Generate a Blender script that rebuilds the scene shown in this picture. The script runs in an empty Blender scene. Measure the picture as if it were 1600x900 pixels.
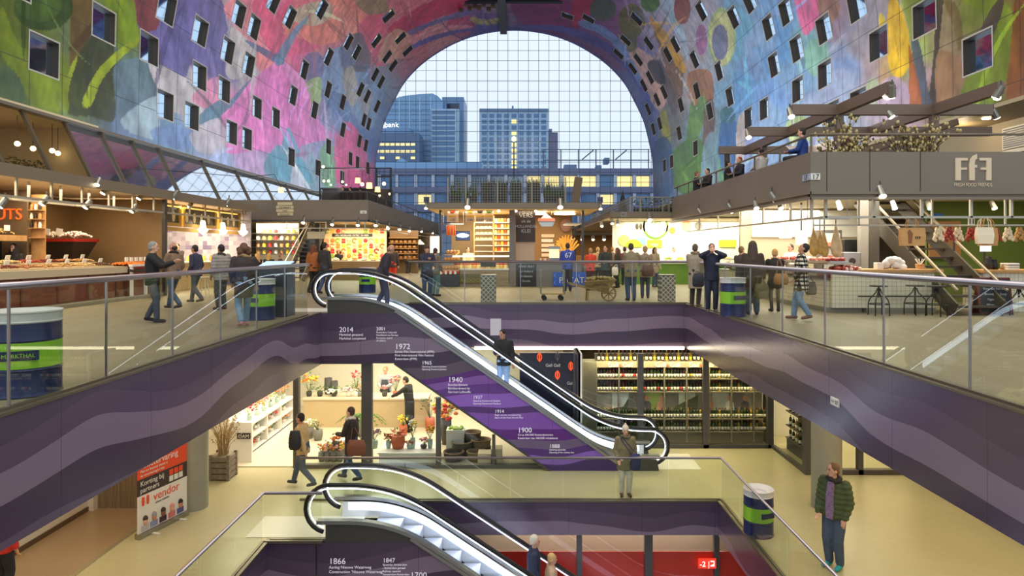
import bpy, bmesh, math, random
import numpy as np
from mathutils import Vector, Matrix, noise
random.seed(7)
C = bpy.context.scene.collection
SC = bpy.context.scene
R = math.radians
# ------------------------------------------------------------------ camera, world, exposure, big lights
F, CX, CY, H = 1050.0, 808.0, 390.0, 1.6          # lens in pixels of a 1600 px wide frame, eye point, eye height
cam_d = bpy.data.cameras.new('camera'); cam = bpy.data.objects.new('camera', cam_d); C.objects.link(cam)
cam.location = (0, 0, H); cam.rotation_euler = (R(90), 0, 0)
cam_d.sensor_width = 36; cam_d.lens = F/1600*36
cam_d.shift_x = (800-CX)/1600; cam_d.shift_y = (CY-450)/1600
cam_d.clip_end = 2000; cam_d.clip_start = 0.05
SC.camera = cam
SC.view_settings.view_transform = 'Standard'; SC.view_settings.look = 'None'
SC.view_settings.gamma = 1; SC.view_settings.use_curve_mapping = False
SC.view_settings.exposure = 0.0
try:
    SC.cycles.transparent_max_bounces = 32
    SC.cycles.max_bounces = 6
    SC.cycles.sample_clamp_indirect = 4
except Exception: pass
W = bpy.data.worlds.new('dusk_sky'); SC.world = W; W.use_nodes = True
wn = W.node_tree.nodes; wl = W.node_tree.links
bg = wn['Background']; tc = wn.new('ShaderNodeTexCoord'); sx = wn.new('ShaderNodeSeparateXYZ'); rp = wn.new('ShaderNodeValToRGB')
nz = wn.new('ShaderNodeTexNoise'); nz.inputs['Scale'].default_value = 2.5; nz.inputs['Detail'].default_value = 3
mx = wn.new('ShaderNodeMix'); mx.data_type = 'RGBA'; mx.blend_type = 'SOFT_LIGHT'; mx.inputs[0].default_value = .18
wl.new(tc.outputs['Generated'], sx.inputs[0]); wl.new(sx.outputs['Z'], rp.inputs[0])
rp.color_ramp.elements[0].position = 0.0; rp.color_ramp.elements[0].color = (.66, .77, .88, 1)
rp.color_ramp.elements[1].position = .45; rp.color_ramp.elements[1].color = (.80, .87, .93, 1)
wl.new(tc.outputs['Generated'], nz.inputs['Vector'])
wl.new(rp.outputs[0], mx.inputs[6]); wl.new(nz.outputs[0], mx.inputs[7]); wl.new(mx.outputs[2], bg.inputs[0])
bg.inputs[1].default_value = 1.22

def area(name, loc, size, power, color, rot=(0, 0, 0), spread=180):
    l = bpy.data.lights.new(name, 'AREA'); l.shape = 'RECTANGLE'; l.size, l.size_y = size
    l.energy = power; l.color = color; l.spread = R(spread)
    o = bpy.data.objects.new(name, l); o.location = loc; o.rotation_euler = rot; C.objects.link(o); return o
def point(name, loc, power, color, r=.1):
    l = bpy.data.lights.new(name, 'POINT'); l.energy = power; l.color = color; l.shadow_soft_size = r
    o = bpy.data.objects.new(name, l); o.location = loc; C.objects.link(o); return o
WARM = (1, .80, .52); WARM2 = (1, .86, .62); COOL = (.80, .90, 1)
# hall: floodlights on the stall roofs wash the arch from below, added unseen fill panels overhead brighten the market floor
area('arch_flood_west', (-9.5, 54, 6.0), (3, 60), 4400, (.86, .92, 1), (0, R(138), 0))
area('arch_flood_east', (9.5, 54, 6.0), (3, 60), 4400, (.86, .92, 1), (0, R(-138), 0))
area('hall_fill', (0, 26, 24), (10, 40), 3600, (1, .86, .62))
area('hall_fill_near', (0, 4, 20), (12, 14), 1200, (1, .86, .66))
# lower floor downlights, under the slab
area('downlights_west', (-7.6, 11, -1.45), (3.5, 10), 150, WARM)
area('downlights_east', (7.8, 11, -1.45), (4.5, 12), 240, WARM)
area('downlights_far', (2.0, 17.2, -1.5), (1, 1), 5, WARM)
area('downlights_basement', (0, 10, -4.9), (7, 6), 120, WARM2)

# ------------------------------------------------------------------ helpers
def P(px, py, y): return Vector(((px-CX)*y/F, y, H-(py-CY)*y/F))
def X(px, y): return (px-CX)*y/F
def Z(py, y): return H-(py-CY)*y/F
def fl(px, py, zf=0.0):
    y = F*(H-zf)/(py-CY); return Vector((X(px, y), y, zf))
def s2l(c): return tuple(((v/255)/12.92 if v/255 <= .04045 else ((v/255+.055)/1.055)**2.4) for v in c)
MATS = {}
def mat(name, col, rough=.6, metal=0., emit=0., ecol=None, spec=.5, var=0., vscale=8., coat=0., alpha=1., bump=0.):
    """plain procedural material; col in sRGB 0-255; var adds noise variation of the colour"""
    if name in MATS: return MATS[name]
    m = bpy.data.materials.new(name); m.use_nodes = True; MATS[name] = m
    nt = m.node_tree; b = nt.nodes['Principled BSDF']; c = s2l(col)
    b.inputs['Base Color'].default_value = (*c, 1); b.inputs['Roughness'].default_value = rough
    b.inputs['Metallic'].default_value = metal; b.inputs['Specular IOR Level'].default_value = spec
    b.inputs['Coat Weight'].default_value = coat
    if emit: 
        b.inputs['Emission Color'].default_value = (*(s2l(ecol) if ecol else c), 1); b.inputs['Emission Strength'].default_value = emit
    if var or bump:
        t = nt.nodes.new('ShaderNodeTexCoord'); n = nt.nodes.new('ShaderNodeTexNoise')
        n.inputs['Scale'].default_value = vscale; n.inputs['Detail'].default_value = 4
        nt.links.new(t.outputs['Object'], n.inputs['Vector'])
        if var:
            r = nt.nodes.new('ShaderNodeValToRGB')
            lo = tuple(max(0, v*(1-var)) for v in c); hi = tuple(min(1, v*(1+var)) for v in c)
            r.color_ramp.elements[0].position = .3; r.color_ramp.elements[1].position = .7
            r.color_ramp.elements[0].color = (*lo, 1); r.color_ramp.elements[1].color = (*hi, 1)
            nt.links.new(n.outputs[0], r.inputs[0]); nt.links.new(r.outputs[0], b.inputs['Base Color'])
        if bump:
            bp = nt.nodes.new('ShaderNodeBump'); bp.inputs['Strength'].default_value = bump; bp.inputs['Distance'].default_value = .02
            nt.links.new(n.outputs[0], bp.inputs['Height']); nt.links.new(bp.outputs[0], b.inputs['Normal'])
    return m
def glow(name, col, k): return mat(name, col, .5, emit=k)
def glass(name, tint=(.93, .97, .94), refl=1.0, ior=1.5):
    if name in MATS: return MATS[name]
    m = bpy.data.materials.new(name); m.use_nodes = True; MATS[name] = m
    nt = m.node_tree; nt.nodes.clear()
    out = nt.nodes.new('ShaderNodeOutputMaterial'); tr = nt.nodes.new('ShaderNodeBsdfTransparent'); gl = nt.nodes.new('ShaderNodeBsdfGlossy')
    fr = nt.nodes.new('ShaderNodeFresnel'); mxs = nt.nodes.new('ShaderNodeMixShader'); mul = nt.nodes.new('ShaderNodeMath')
    fr.inputs[0].default_value = ior; mul.operation = 'MULTIPLY'; mul.inputs[1].default_value = refl; mul.use_clamp = True
    tr.inputs[0].default_value = (*tint, 1); gl.inputs['Roughness'].default_value = 0.0
    ge = nt.nodes.new('ShaderNodeNewGeometry'); inv = nt.nodes.new('ShaderNodeMath'); inv.operation = 'SUBTRACT'; inv.inputs[0].default_value = 1
    m2 = nt.nodes.new('ShaderNodeMath'); m2.operation = 'MULTIPLY'; nt.links.new(ge.outputs['Backfacing'], inv.inputs[1])
    nt.links.new(fr.outputs[0], m2.inputs[0]); nt.links.new(inv.outputs[0], m2.inputs[1]); nt.links.new(m2.outputs[0], mul.inputs[0]); nt.links.new(mul.outputs[0], mxs.inputs[0])
    nt.links.new(tr.outputs[0], mxs.inputs[1]); nt.links.new(gl.outputs[0], mxs.inputs[2]); nt.links.new(mxs.outputs[0], out.inputs[0])
    return m
class N:
    """tiny node-graph helper for procedural patterns"""
    def __init__(s, name):
        s.m = bpy.data.materials.new(name); s.m.use_nodes = True; MATS[name] = s.m; s.t = s.m.node_tree; s.b = s.t.nodes['Principled BSDF']
    def n(s, typ, **kw):
        x = s.t.nodes.new(typ)
        for k, v in kw.items(): setattr(x, k, v)
        return x
    def l(s, a, b): s.t.links.new(a, b)
    def coord(s, which='Object'): return s.n('ShaderNodeTexCoord').outputs[which]
    def math(s, op, a, b=None, clamp=False):
        x = s.n('ShaderNodeMath', operation=op, use_clamp=clamp)
        for i, v in enumerate((a, b)):
            if v is None: continue
            if hasattr(v, 'is_linked'): s.l(v, x.inputs[i])
            else: x.inputs[i].default_value = v
        return x.outputs[0]
    def xyz(s, v):
        x = s.n('ShaderNodeSeparateXYZ'); s.l(v, x.inputs[0]); return x.outputs
    def comb(s, a, b, c):
        x = s.n('ShaderNodeCombineXYZ')
        for i, v in enumerate((a, b, c)):
            if hasattr(v, 'is_linked'): s.l(v, x.inputs[i])
            else: x.inputs[i].default_value = v
        return x.outputs[0]
    def noise(s, vec, scale, detail=2):
        x = s.n('ShaderNodeTexNoise'); x.inputs['Scale'].default_value = scale; x.inputs['Detail'].default_value = detail; s.l(vec, x.inputs['Vector']); return x.outputs[0]
    def ramp(s, fac, stops, interp='LINEAR'):
        x = s.n('ShaderNodeValToRGB'); cr = x.color_ramp; cr.interpolation = interp
        while len(cr.elements) < len(stops): cr.elements.new(.5)
        for e, (p, c) in zip(cr.elements, stops): e.position = p; e.color = (*s2l(c), 1)
        s.l(fac, x.inputs[0]); return x.outputs[0]
    def mix(s, fac, a, b):
        x = s.n('ShaderNodeMix', data_type='RGBA')
        for i, v in ((0, fac), (6, a), (7, b)):
            if hasattr(v, 'is_linked'): s.l(v, x.inputs[i])
            else: x.inputs[i].default_value = v if i == 0 else (*s2l(v), 1)
        return x.outputs[2]
    def done(s, col, rough=.5, spec=.5, metal=0, coat=0):
        s.l(col, s.b.inputs['Base Color']); s.b.inputs['Roughness'].default_value = rough; s.b.inputs['Specular IOR Level'].default_value = spec
        s.b.inputs['Metallic'].default_value = metal; s.b.inputs['Coat Weight'].default_value = coat
        return s.m

def wloc(o):
    v = Vector((0, 0, 0))
    while o is not None: v += o.location; o = o.parent
    return v
def tag(o, label, cat, group=None):
    o['label'] = label; o['category'] = cat
    if group: o['group'] = group
    return o
def thing(name, label, cat, loc=(0, 0, 0), group=None):
    o = bpy.data.objects.new(name, None); C.objects.link(o); o.location = loc; o.empty_display_size = .2
    return tag(o, label, cat, group)
def dup(root, loc=None, rotz=None, label=None, group=None, scale=None):
    r = root.copy(); C.objects.link(r)
    if loc is not None: r.location = loc
    if rotz is not None: r.rotation_euler = (0, 0, rotz)
    if scale is not None: r.scale = (scale,)*3 if not hasattr(scale, '__len__') else scale
    if label: r['label'] = label
    if group: r['group'] = group
    for ch in list(root.children):
        c = ch.copy(); C.objects.link(c); c.parent = r
        for g in ch.children:
            d = g.copy(); C.objects.link(d); d.parent = c
    return r
class MB:
    def __init__(s): s.v = []; s.f = []; s.mi = []; s.cur = 0
    def add(s, vs, fs):
        o = len(s.v); s.v += [tuple(v) for v in vs]; s.f += [tuple(i+o for i in f) for f in fs]; s.mi += [s.cur]*len(fs); return s
    def m(s, i): s.cur = i; return s
    def box(s, x0, x1, y0, y1, z0, z1):
        return s.add([(x0, y0, z0), (x1, y0, z0), (x1, y1, z0), (x0, y1, z0), (x0, y0, z1), (x1, y0, z1), (x1, y1, z1), (x0, y1, z1)],
                     [(0, 3, 2, 1), (4, 5, 6, 7), (0, 1, 5, 4), (1, 2, 6, 5), (2, 3, 7, 6), (3, 0, 4, 7)])
    def cbox(s, c, sx, sy, sz, rot=None):
        vs = [Vector((a*sx/2, b*sy/2, d*sz/2)) for d in (-1, 1) for a, b in ((-1, -1), (1, -1), (1, 1), (-1, 1))]
        if rot: vs = [rot @ v for v in vs]
        return s.add([Vector(c)+v for v in vs], [(0, 3, 2, 1), (4, 5, 6, 7), (0, 1, 5, 4), (1, 2, 6, 5), (2, 3, 7, 6), (3, 0, 4, 7)])
    def beam(s, a, b, w, h, up=(0, 0, 1)):
        a, b = Vector(a), Vector(b); d = b-a; L = d.length; d.normalize(); u = Vector(up)
        if abs(d.dot(u)) > .99: u = Vector((0, 1, 0))
        r = d.cross(u).normalized(); u = r.cross(d)
        return s.cbox((a+b)/2, L, w, h, Matrix((d, r, u)).transposed())
    def tube(s, pts, r, n=8, closed=False):
        pts = [Vector(p) for p in pts]; rs = r if hasattr(r, '__len__') else [r]*len(pts); vs = []; fs = []; m = len(pts); pu = None
        for i, p in enumerate(pts):
            if closed: t = pts[(i+1) % m]-pts[i-1]
            else: t = pts[min(i+1, m-1)]-pts[max(i-1, 0)]
            t.normalize()
            if pu is None: pu = Vector((0, 0, 1)) if abs(t.z) < .9 else Vector((1, 0, 0))
            a = t.cross(pu).normalized(); pu = a.cross(t).normalized()
            for k in range(n): an = 2*math.pi*k/n; vs.append(p+rs[i]*(math.cos(an)*a+math.sin(an)*pu))
        for i in range(m if closed else m-1):
            j = (i+1) % m
            for k in range(n): fs.append((i*n+k, i*n+(k+1) % n, j*n+(k+1) % n, j*n+k))
        if not closed: fs += [tuple(range(n-1, -1, -1)), tuple(range((m-1)*n, m*n))]
        return s.add(vs, fs)
    def lathe(s, c, prof, n=16, sq=(1, 1)):
        c = Vector(c); vs = [c+Vector((r*math.cos(2*math.pi*k/n)*sq[0], r*math.sin(2*math.pi*k/n)*sq[1], z)) for r, z in prof for k in range(n)]
        fs = [(i*n+k, i*n+(k+1) % n, (i+1)*n+(k+1) % n, (i+1)*n+k) for i in range(len(prof)-1) for k in range(n)]
        fs += [tuple(range(n-1, -1, -1)), tuple(range((len(prof)-1)*n, len(prof)*n))]
        return s.add(vs, fs)
    def prism(s, poly, axis, a, b):
        n = len(poly)
        g = {'y': lambda p, t: (p[0], t, p[1]), 'x': lambda p, t: (t, p[0], p[1]), 'z': lambda p, t: (p[0], p[1], t)}[axis]
        return s.add([g(p, a) for p in poly]+[g(p, b) for p in poly],
                     [tuple(range(n-1, -1, -1)), tuple(range(n, 2*n))]+[(i, (i+1) % n, n+(i+1) % n, n+i) for i in range(n)])
    def ball(s, c, r, n=10, m=6):
        c = Vector(c); r = r if hasattr(r, '__len__') else (r, r, r)
        vs = [c+Vector((0, 0, -r[2]))]+[c+Vector((r[0]*math.cos(2*math.pi*k/n)*math.sin(math.pi*j/m), r[1]*math.sin(2*math.pi*k/n)*math.sin(math.pi*j/m), -r[2]*math.cos(math.pi*j/m))) for j in range(1, m) for k in range(n)]+[c+Vector((0, 0, r[2]))]
        fs = [(0, 1+(k+1) % n, 1+k) for k in range(n)]
        fs += [(1+j*n+k, 1+j*n+(k+1) % n, 1+(j+1)*n+(k+1) % n, 1+(j+1)*n+k) for j in range(m-2) for k in range(n)]
        L = len(vs)-1; fs += [(L, 1+(m-2)*n+k, 1+(m-2)*n+(k+1) % n) for k in range(n)]
        return s.add(vs, fs)
    def loft(s, rings, cap=True):
        n = len(rings[0]); vs = [v for r in rings for v in r]
        fs = [(i*n+k, i*n+(k+1) % n, (i+1)*n+(k+1) % n, (i+1)*n+k) for i in range(len(rings)-1) for k in range(n)]
        if cap: fs += [tuple(range(n-1, -1, -1)), tuple(range((len(rings)-1)*n, len(rings)*n))]
        return s.add(vs, fs)
    def cap(s, a, b, ra, rb, n=12, flat=1.0):
        """tapered limb with round ends"""
        a, b = Vector(a), Vector(b); t = (b-a).normalized() if (b-a).length > 1e-6 else Vector((0, 0, 1))
        u = Vector((0, 0, 1)) if abs(t.z) < .9 else Vector((0, 1, 0)); p = t.cross(u).normalized(); q = p.cross(t); rings = []
        for k in (-.95, -.6, -.2): rings.append((a+t*ra*k, ra*math.sqrt(1-k*k)))
        rings += [(a.lerp(b, .5), (ra+rb)/2)]
        for k in (.2, .6, .95): rings.append((b+t*rb*k, rb*math.sqrt(1-k*k)))
        return s.loft([[c+r*(math.cos(2*math.pi*i/n)*p+flat*math.sin(2*math.pi*i/n)*q) for i in range(n)] for c, r in rings])
    def build(s, name, mats, parent=None, loc=None, smooth=False, bevel=0., label=None, kind=None):
        if not isinstance(mats, (list, tuple)): mats = [mats]
        o0 = wloc(parent) if parent is not None else (Vector(loc) if loc is not None else Vector((0, 0, 0)))
        me = bpy.data.meshes.new(name); vs = [(v[0]-o0.x, v[1]-o0.y, v[2]-o0.z) for v in s.v]
        me.from_pydata(vs, [], s.f)
        for mm in mats: me.materials.append(mm)
        if max(s.mi, default=0) > 0: me.polygons.foreach_set('material_index', s.mi)
        if smooth: me.polygons.foreach_set('use_smooth', [True]*len(s.f))
        me.update(); me.validate()
        o = bpy.data.objects.new(name, me); C.objects.link(o)
        if parent is not None: o.parent = parent
        elif loc is not None: o.location = loc
        if bevel:
            b = o.modifiers.new('bevel', 'BEVEL'); b.width = bevel; b.segments = 2; b.limit_method = 'ANGLE'
        if label: o['label'] = label
        if kind: o['kind'] = kind
        return o
def struct(name, mb, m, smooth=False, parent=None):
    o = mb.build(name, m, parent, smooth=smooth)
    if parent is None: o['kind'] = 'structure'
    return o
PEND = []
def finish():
    """turn all remeshed bodies, clothes and lettering into plain meshes, in one evaluation"""
    bpy.context.view_layer.update(); dg = bpy.context.evaluated_depsgraph_get()
    done = [(o, m, post, bpy.data.meshes.new_from_object(s.evaluated_get(dg), depsgraph=dg), s) for o, s, m, post in PEND]
    for o, m, post, me, s in done:
        if s is not o: me.materials.clear(); me.materials.append(m); me.transform(post); bpy.data.objects.remove(s)
        else:
            o.modifiers.clear()
            if post: post(me)
        me.name = o.name; o.data = me
def text(body, size, loc, m, parent=None, rot=(90, 0, 0), ext=.004, align='CENTER', name='lettering', sx=1.0, shear=0.):
    cu = bpy.data.curves.new('t', 'FONT'); cu.body = body; cu.size = size; cu.extrude = ext; cu.align_x = align; cu.shear = shear
    cu.resolution_u = 3
    t = bpy.data.objects.new('t', cu); C.objects.link(t)
    o = bpy.data.objects.new(name, bpy.data.meshes.new(name)); C.objects.link(o); rm = Matrix.Rotation(R(rot[2]), 4, 'Z') @ Matrix.Rotation(R(rot[1]), 4, 'Y') @ Matrix.Rotation(R(rot[0]), 4, 'X') @ Matrix.Scale(sx, 4, (1, 0, 0))
    PEND.append((o, t, m, Matrix.Translation(Vector(loc)-(wloc(parent) if parent else Vector((0, 0, 0)))) @ rm))
    if parent: o.parent = parent
    return o
# common materials
STEEL = mat('brushed_steel', (170, 168, 165), .32, 1.0)
STEELD = mat('dark_steel', (92, 90, 88), .4, .8)
RAILM = mat('handrail_metal', (168, 160, 168), .3, .9)
GLS = glass('railing_glass', (.95, .975, .93), 1.5)
SHOPG = glass('shop_glass', (.95, .97, .95), 0.55)
WHITE = mat('white_paint', (232, 228, 220), .5)
BLACK = mat('black_rubber', (18, 18, 20), .4)
GREY = mat('grey_panel', (92, 86, 78), .45)
DARK = mat('dark_panel', (48, 44, 42), .5)
LED = glow('white_led', (225, 232, 255), 4.5)
MURAL_SHAPES = [  # lime tones darkened in the paint for the weaker light near the eye
([(33.0,7.11),(40.7,10.09),(43.0,8.99),(44.2,8.08),(43.6,6.24),(44.2,5.87),(42.8,5.28),(41.4,5.65),(39.4,5.49),(38.7,4.55),(37.8,4.31),(36.7,4.56),(35.6,4.84),(34.9,5.58),(33.7,5.85)],(108,100,155)),
([(33.0,6.87),(35.4,7.77),(35.7,7.2),(35.5,6.26),(34.3,5.78),(33.5,6.1)],(125,58,50)),
([(30.3,6.45),(33.0,7.02),(33.7,5.85),(33.8,5.06),(32.4,4.18),(31.9,4.63),(31.5,5.69)],(119,141,33)),
([(24.9,3.61),(25.5,2.85),(26.5,1.93),(28.4,1.63),(28.4,0.5),(26.6,0.43),(25.8,1.25),(24.9,1.96)],(121,138,38)),
([(28.9,5.87),(30.0,6.32),(30.1,4.63),(29.8,3.12),(28.9,2.16),(28.7,3.61)],(100,78,40)),
([(28.6,0.46),(28.7,1.98),(30.0,4.04),(31.4,4.77),(31.9,3.73),(32.0,0.85),(30.1,0.56)],(62,66,40)),
([(29.6,1.08),(30.5,2.6),(31.8,3.85),(33.8,5.28),(33.8,4.96),(32.2,3.65),(31.0,2.43),(30.2,1.07)],(149,163,33)),
([(28.4,0.55),(28.3,1.34),(29.1,2.92),(29.2,2.8),(28.7,1.44),(28.7,0.56)],(138,151,38)),
([(32.0,3.43),(34.7,4.34),(35.7,2.76),(33.3,1.59),(32.3,0.75),(32.0,1.92)],(98,120,132)),
([(32.5,0.8),(33.1,1.37),(35.4,2.68),(35.8,2.26),(35.8,0.56),(33.1,0.43)],(160,180,190)),
([(34.8,4.38),(36.7,4.53),(38.7,4.48),(41.1,4.77),(43.3,3.88),(42.0,2.61),(36.8,2.31),(35.7,3.11)],(188,180,182)),
([(39.5,3.63),(42.8,5.6),(43.3,3.88),(41.1,3.22)],(220,140,170)),
([(43.2,8.63),(44.7,9.56),(47.7,9.18),(47.5,7.28),(45.1,6.0),(43.8,6.29),(44.2,8.08)],(195,185,182)),
([(28.9,4.99),(28.6,4.42),(28.0,3.84),(27.1,3.44),(26.3,3.29),(25.7,3.43),(25.5,3.79),(25.7,4.3),(26.3,4.83),(27.1,5.27),(27.9,5.48),(28.6,5.39)],(50,72,30)),
([(28.2,4.87),(28.0,4.46),(27.5,4.03),(26.9,3.72),(26.3,3.59),(25.8,3.67),(25.6,3.93),(25.8,4.3),(26.2,4.71),(26.9,5.04),(27.5,5.2),(28.0,5.14)],(70,95,40)),
([(43.4,2.86),(45.2,4.94),(48.7,7.14),(52.7,9.46),(57.4,9.41),(61.5,8.7),(64.6,6.92),(69.4,6.17),(61.1,4.21),(54.6,2.4),(49.3,1.87),(44.9,1.01),(43.0,1.76)],(228,125,190)),
([(52.7,9.46),(57.4,9.41),(61.2,8.52),(58.4,7.96),(54.6,8.69)],(240,150,205)),
([(42.1,9.83),(43.7,11.28),(45.8,12.09),(48.7,11.41),(52.5,9.67),(50.4,8.79),(46.0,9.11),(43.9,9.27)],(235,140,150)),
([(45.6,11.65),(50.2,13.77),(51.6,13.25),(51.1,11.75),(55.2,12.11),(59.8,12.74),(52.5,9.67),(48.4,9.89)],(232,90,128)),
([(51.4,11.35),(54.4,14.07),(57.7,16.62),(62.1,18.63),(67.1,17.75),(64.4,15.28),(59.5,12.95),(55.2,12.11)],(238,135,115)),
([(52.0,12.89),(53.6,14.62),(57.4,16.2),(59.0,15.59),(57.1,13.95),(54.2,12.98)],(205,185,155)),
([(46.1,9.03),(52.5,9.67),(53.1,9.31),(51.6,8.99),(47.3,8.83)],(90,100,140)),
([(51.4,9.33),(54.3,13.49),(54.9,13.46),(53.0,9.39)],(110,140,170)),
([(65.7,17.19),(67.0,19.32),(70.6,20.16),(73.7,18.75),(74.5,17.3),(72.3,16.14),(68.1,16.46)],(228,90,118)),
([(61.6,18.37),(66.4,20.83),(69.1,20.56),(66.0,18.69)],(150,125,90)),
([(72.5,19.63),(73.2,22.67),(74.1,27.37),(76.4,30.18),(79.8,29.32),(79.1,25.12),(77.6,21.79),(75.2,19.89)],(198,45,88)),
([(77.6,21.79),(79.7,25.9),(80.4,29.52),(82.4,29.21),(80.6,24.91),(79.3,21.93)],(105,105,155)),
([(72.3,16.14),(73.7,18.75),(74.5,20.57),(78.7,21.56),(81.9,21.91),(83.1,19.52),(79.1,16.93),(76.1,15.9)],(224,155,130)),
([(73.0,16.28),(74.2,18.39),(75.9,16.75),(79.4,17.22),(76.8,16.05)],(228,70,110)),
([(79.9,21.31),(82.4,25.55),(86.0,29.11),(87.8,29.42),(85.3,25.18),(83.9,22.03)],(225,140,145)),
([(65.1,15.55),(67.5,16.99),(71.3,16.6),(75.2,16.29),(72.8,15.14),(68.7,14.99)],(108,76,90)),
([(60.9,11.84),(65.3,14.77),(70.4,13.65),(76.3,14.99),(85.0,14.38),(85.1,10.08),(78.1,9.53),(71.0,10.93),(63.7,9.83)],(128,152,190)),
([(64.0,14.13),(66.2,15.36),(70.2,14.35),(68.7,12.78),(65.8,13.34)],(105,110,140)),
([(63.7,9.83),(71.1,10.81),(76.8,9.28),(86.3,8.19),(86.0,5.08),(78.2,7.65),(68.0,8.56),(63.7,9.22)],(95,125,175)),
([(62.4,11.73),(62.6,11.07),(61.9,10.37),(60.7,9.86),(59.2,9.67),(58.0,9.83),(57.3,10.28),(57.2,10.9),(57.7,11.54),(58.8,12.04),(60.1,12.27),(61.5,12.17)],(118,104,152)),
([(58.9,9.23),(62.4,10.62),(63.6,8.57),(62.5,7.11),(60.5,8.47)],(165,185,120)),
([(68.0,12.38),(70.0,13.89),(75.4,11.99),(73.6,10.46)],(182,168,152)),
([(75.4,11.99),(76.2,13.75),(80.6,13.25),(81.4,11.14),(78.7,10.82)],(170,165,170)),
([(70.7,6.04),(74.3,8.79),(84.1,7.27),(85.1,2.71),(72.3,1.49),(70.1,3.95)],(222,88,140)),
([(53.2,0.43),(54.6,3.17),(56.3,4.79),(60.4,2.36),(63.2,0.92)],(98,160,182)),
([(50.8,0.79),(52.5,2.35),(54.3,2.97),(53.5,0.2)],(95,150,170)),
([(57.0,0.02),(57.8,2.03),(60.9,0.05)],(205,205,220)),
([(65.1,4.21),(69.5,5.53),(70.8,1.34),(65.9,1.19)],(125,170,130)),
([(40.5,2.7),(43.3,4.29),(44.3,4.29),(47.2,6.3),(48.5,7.16),(45.0,4.23),(41.2,2.13)],(88,128,152)),
([(35.4,1.01),(39.6,1.91),(40.4,1.33),(38.8,0.33),(35.7,0.38)],(115,140,185)),
([(39.6,1.57),(43.4,3.07),(44.1,1.11),(41.0,0.46),(39.6,0.82)],(195,185,192)),
([(85.9,33.37),(86.9,33.06),(87.4,32.25),(87.2,31.16),(86.3,30.12),(84.9,29.4),(83.7,29.2),(83.0,29.54),(82.8,30.33),(83.1,31.36),(83.8,32.37),(84.7,33.11)],(195,172,95)),
([(84.6,33.15),(85.2,32.91),(85.4,32.28),(85.2,31.42),(84.6,30.59),(83.8,30.01),(83.1,29.82),(82.7,30.07),(82.6,30.7),(82.9,31.52),(83.4,32.34),(84.0,32.94)],(110,80,150)),
([(79.8,34.56),(76.5,41.66),(73.1,43.63),(78.7,43.91),(86.8,42.58),(89.2,39.64),(88.3,36.18)],(138,42,95)),
([(76.5,41.66),(74.2,43.77),(79.8,43.88),(84.3,42.53)],(170,35,65)),
([(83.7,21.55),(88.3,29.39),(90.0,34.91),(87.7,42.66),(86.0,48.84),(86.0,54.46),(83.6,54.19),(82.9,48.76),(84.9,42.85),(88.7,34.5),(86.6,28.64),(82.1,21.88)],(92,82,155)),
([(82.8,53.52),(86.0,56.72),(88.9,61.38),(90.0,67.23),(86.8,67.51),(85.2,59.46),(82.2,55.0)],(85,95,165)),
([(81.5,42.95),(79.7,44.91),(79.2,48.34),(81.2,51.24),(82.7,53.99),(85.0,53.35),(83.2,49.96),(82.1,46.16),(83.3,43.39)],(125,150,200)),
([(78.8,47.97),(77.9,49.8),(73.7,54.13),(72.7,55.99),(79.6,58.16),(82.7,55.75),(81.6,51.6)],(220,175,155)),
([(69.8,50.03),(71.9,50.33),(74.3,50.2),(76.4,49.64),(77.4,48.81),(76.9,47.95),(75.1,47.35),(72.7,47.14),(70.4,47.36),(68.8,47.91),(68.2,48.65),(68.5,49.42)],(107,102,39)),
([(72.5,46.61),(74.2,46.69),(76.2,46.36),(77.8,45.69),(78.5,44.88),(78.0,44.15),(76.6,43.74),(74.7,43.74),(72.9,44.12),(71.6,44.77),(71.0,45.51),(71.3,46.18)],(80,88,62)),
([(63.8,50.41),(64.8,50.54),(66.0,50.41),(67.1,50.04),(67.8,49.54),(67.8,49.04),(67.1,48.69),(66.0,48.59),(64.8,48.75),(63.8,49.12),(63.3,49.59),(63.3,50.06)],(79,117,39)),
([(75.9,50.47),(77.3,50.68),(78.8,50.64),(80.1,50.35),(80.7,49.88),(80.4,49.37),(79.3,48.97),(77.8,48.79),(76.3,48.86),(75.2,49.16),(74.7,49.6),(75.0,50.07)],(112,112,72)),
([(64.9,51.16),(64.8,54.1),(65.2,56.4),(63.0,54.74),(61.3,51.31),(63.0,50.5)],(175,200,215)),
([(69.9,51.49),(68.2,52.52),(66.9,55.5),(69.0,57.74),(73.2,59.68),(72.7,55.99),(71.3,53.34)],(125,92,62)),
([(72.7,53.67),(72.7,55.99),(73.6,59.45),(76.1,59.51),(76.4,55.74)],(100,85,90)),
([(68.3,50.29),(67.6,51.18),(66.3,56.28),(68.4,56.63),(69.9,52.45)],(210,158,45)),
([(77.6,52.9),(73.2,53.9),(74.7,56.21),(77.7,55.21)],(45,45,50)),
([(52.8,58.14),(53.9,58.99),(55.6,59.41),(57.3,59.25),(58.8,58.49),(59.2,57.38),(58.3,56.28),(56.5,55.52),(54.6,55.25),(53.1,55.5),(52.3,56.17),(52.2,57.12)],(175,200,125)),
([(53.2,58.1),(54.3,58.89),(55.7,59.29),(57.3,59.16),(58.5,58.49),(58.8,57.5),(58.0,56.5),(56.5,55.79),(54.8,55.51),(53.4,55.71),(52.7,56.31),(52.7,57.17)],(215,215,150)),
([(54.6,57.98),(55.3,58.51),(56.3,58.77),(57.4,58.66),(58.2,58.21),(58.4,57.55),(57.9,56.88),(56.9,56.39),(55.8,56.19),(54.8,56.33),(54.3,56.74),(54.2,57.34)],(112,120,160)),
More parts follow.
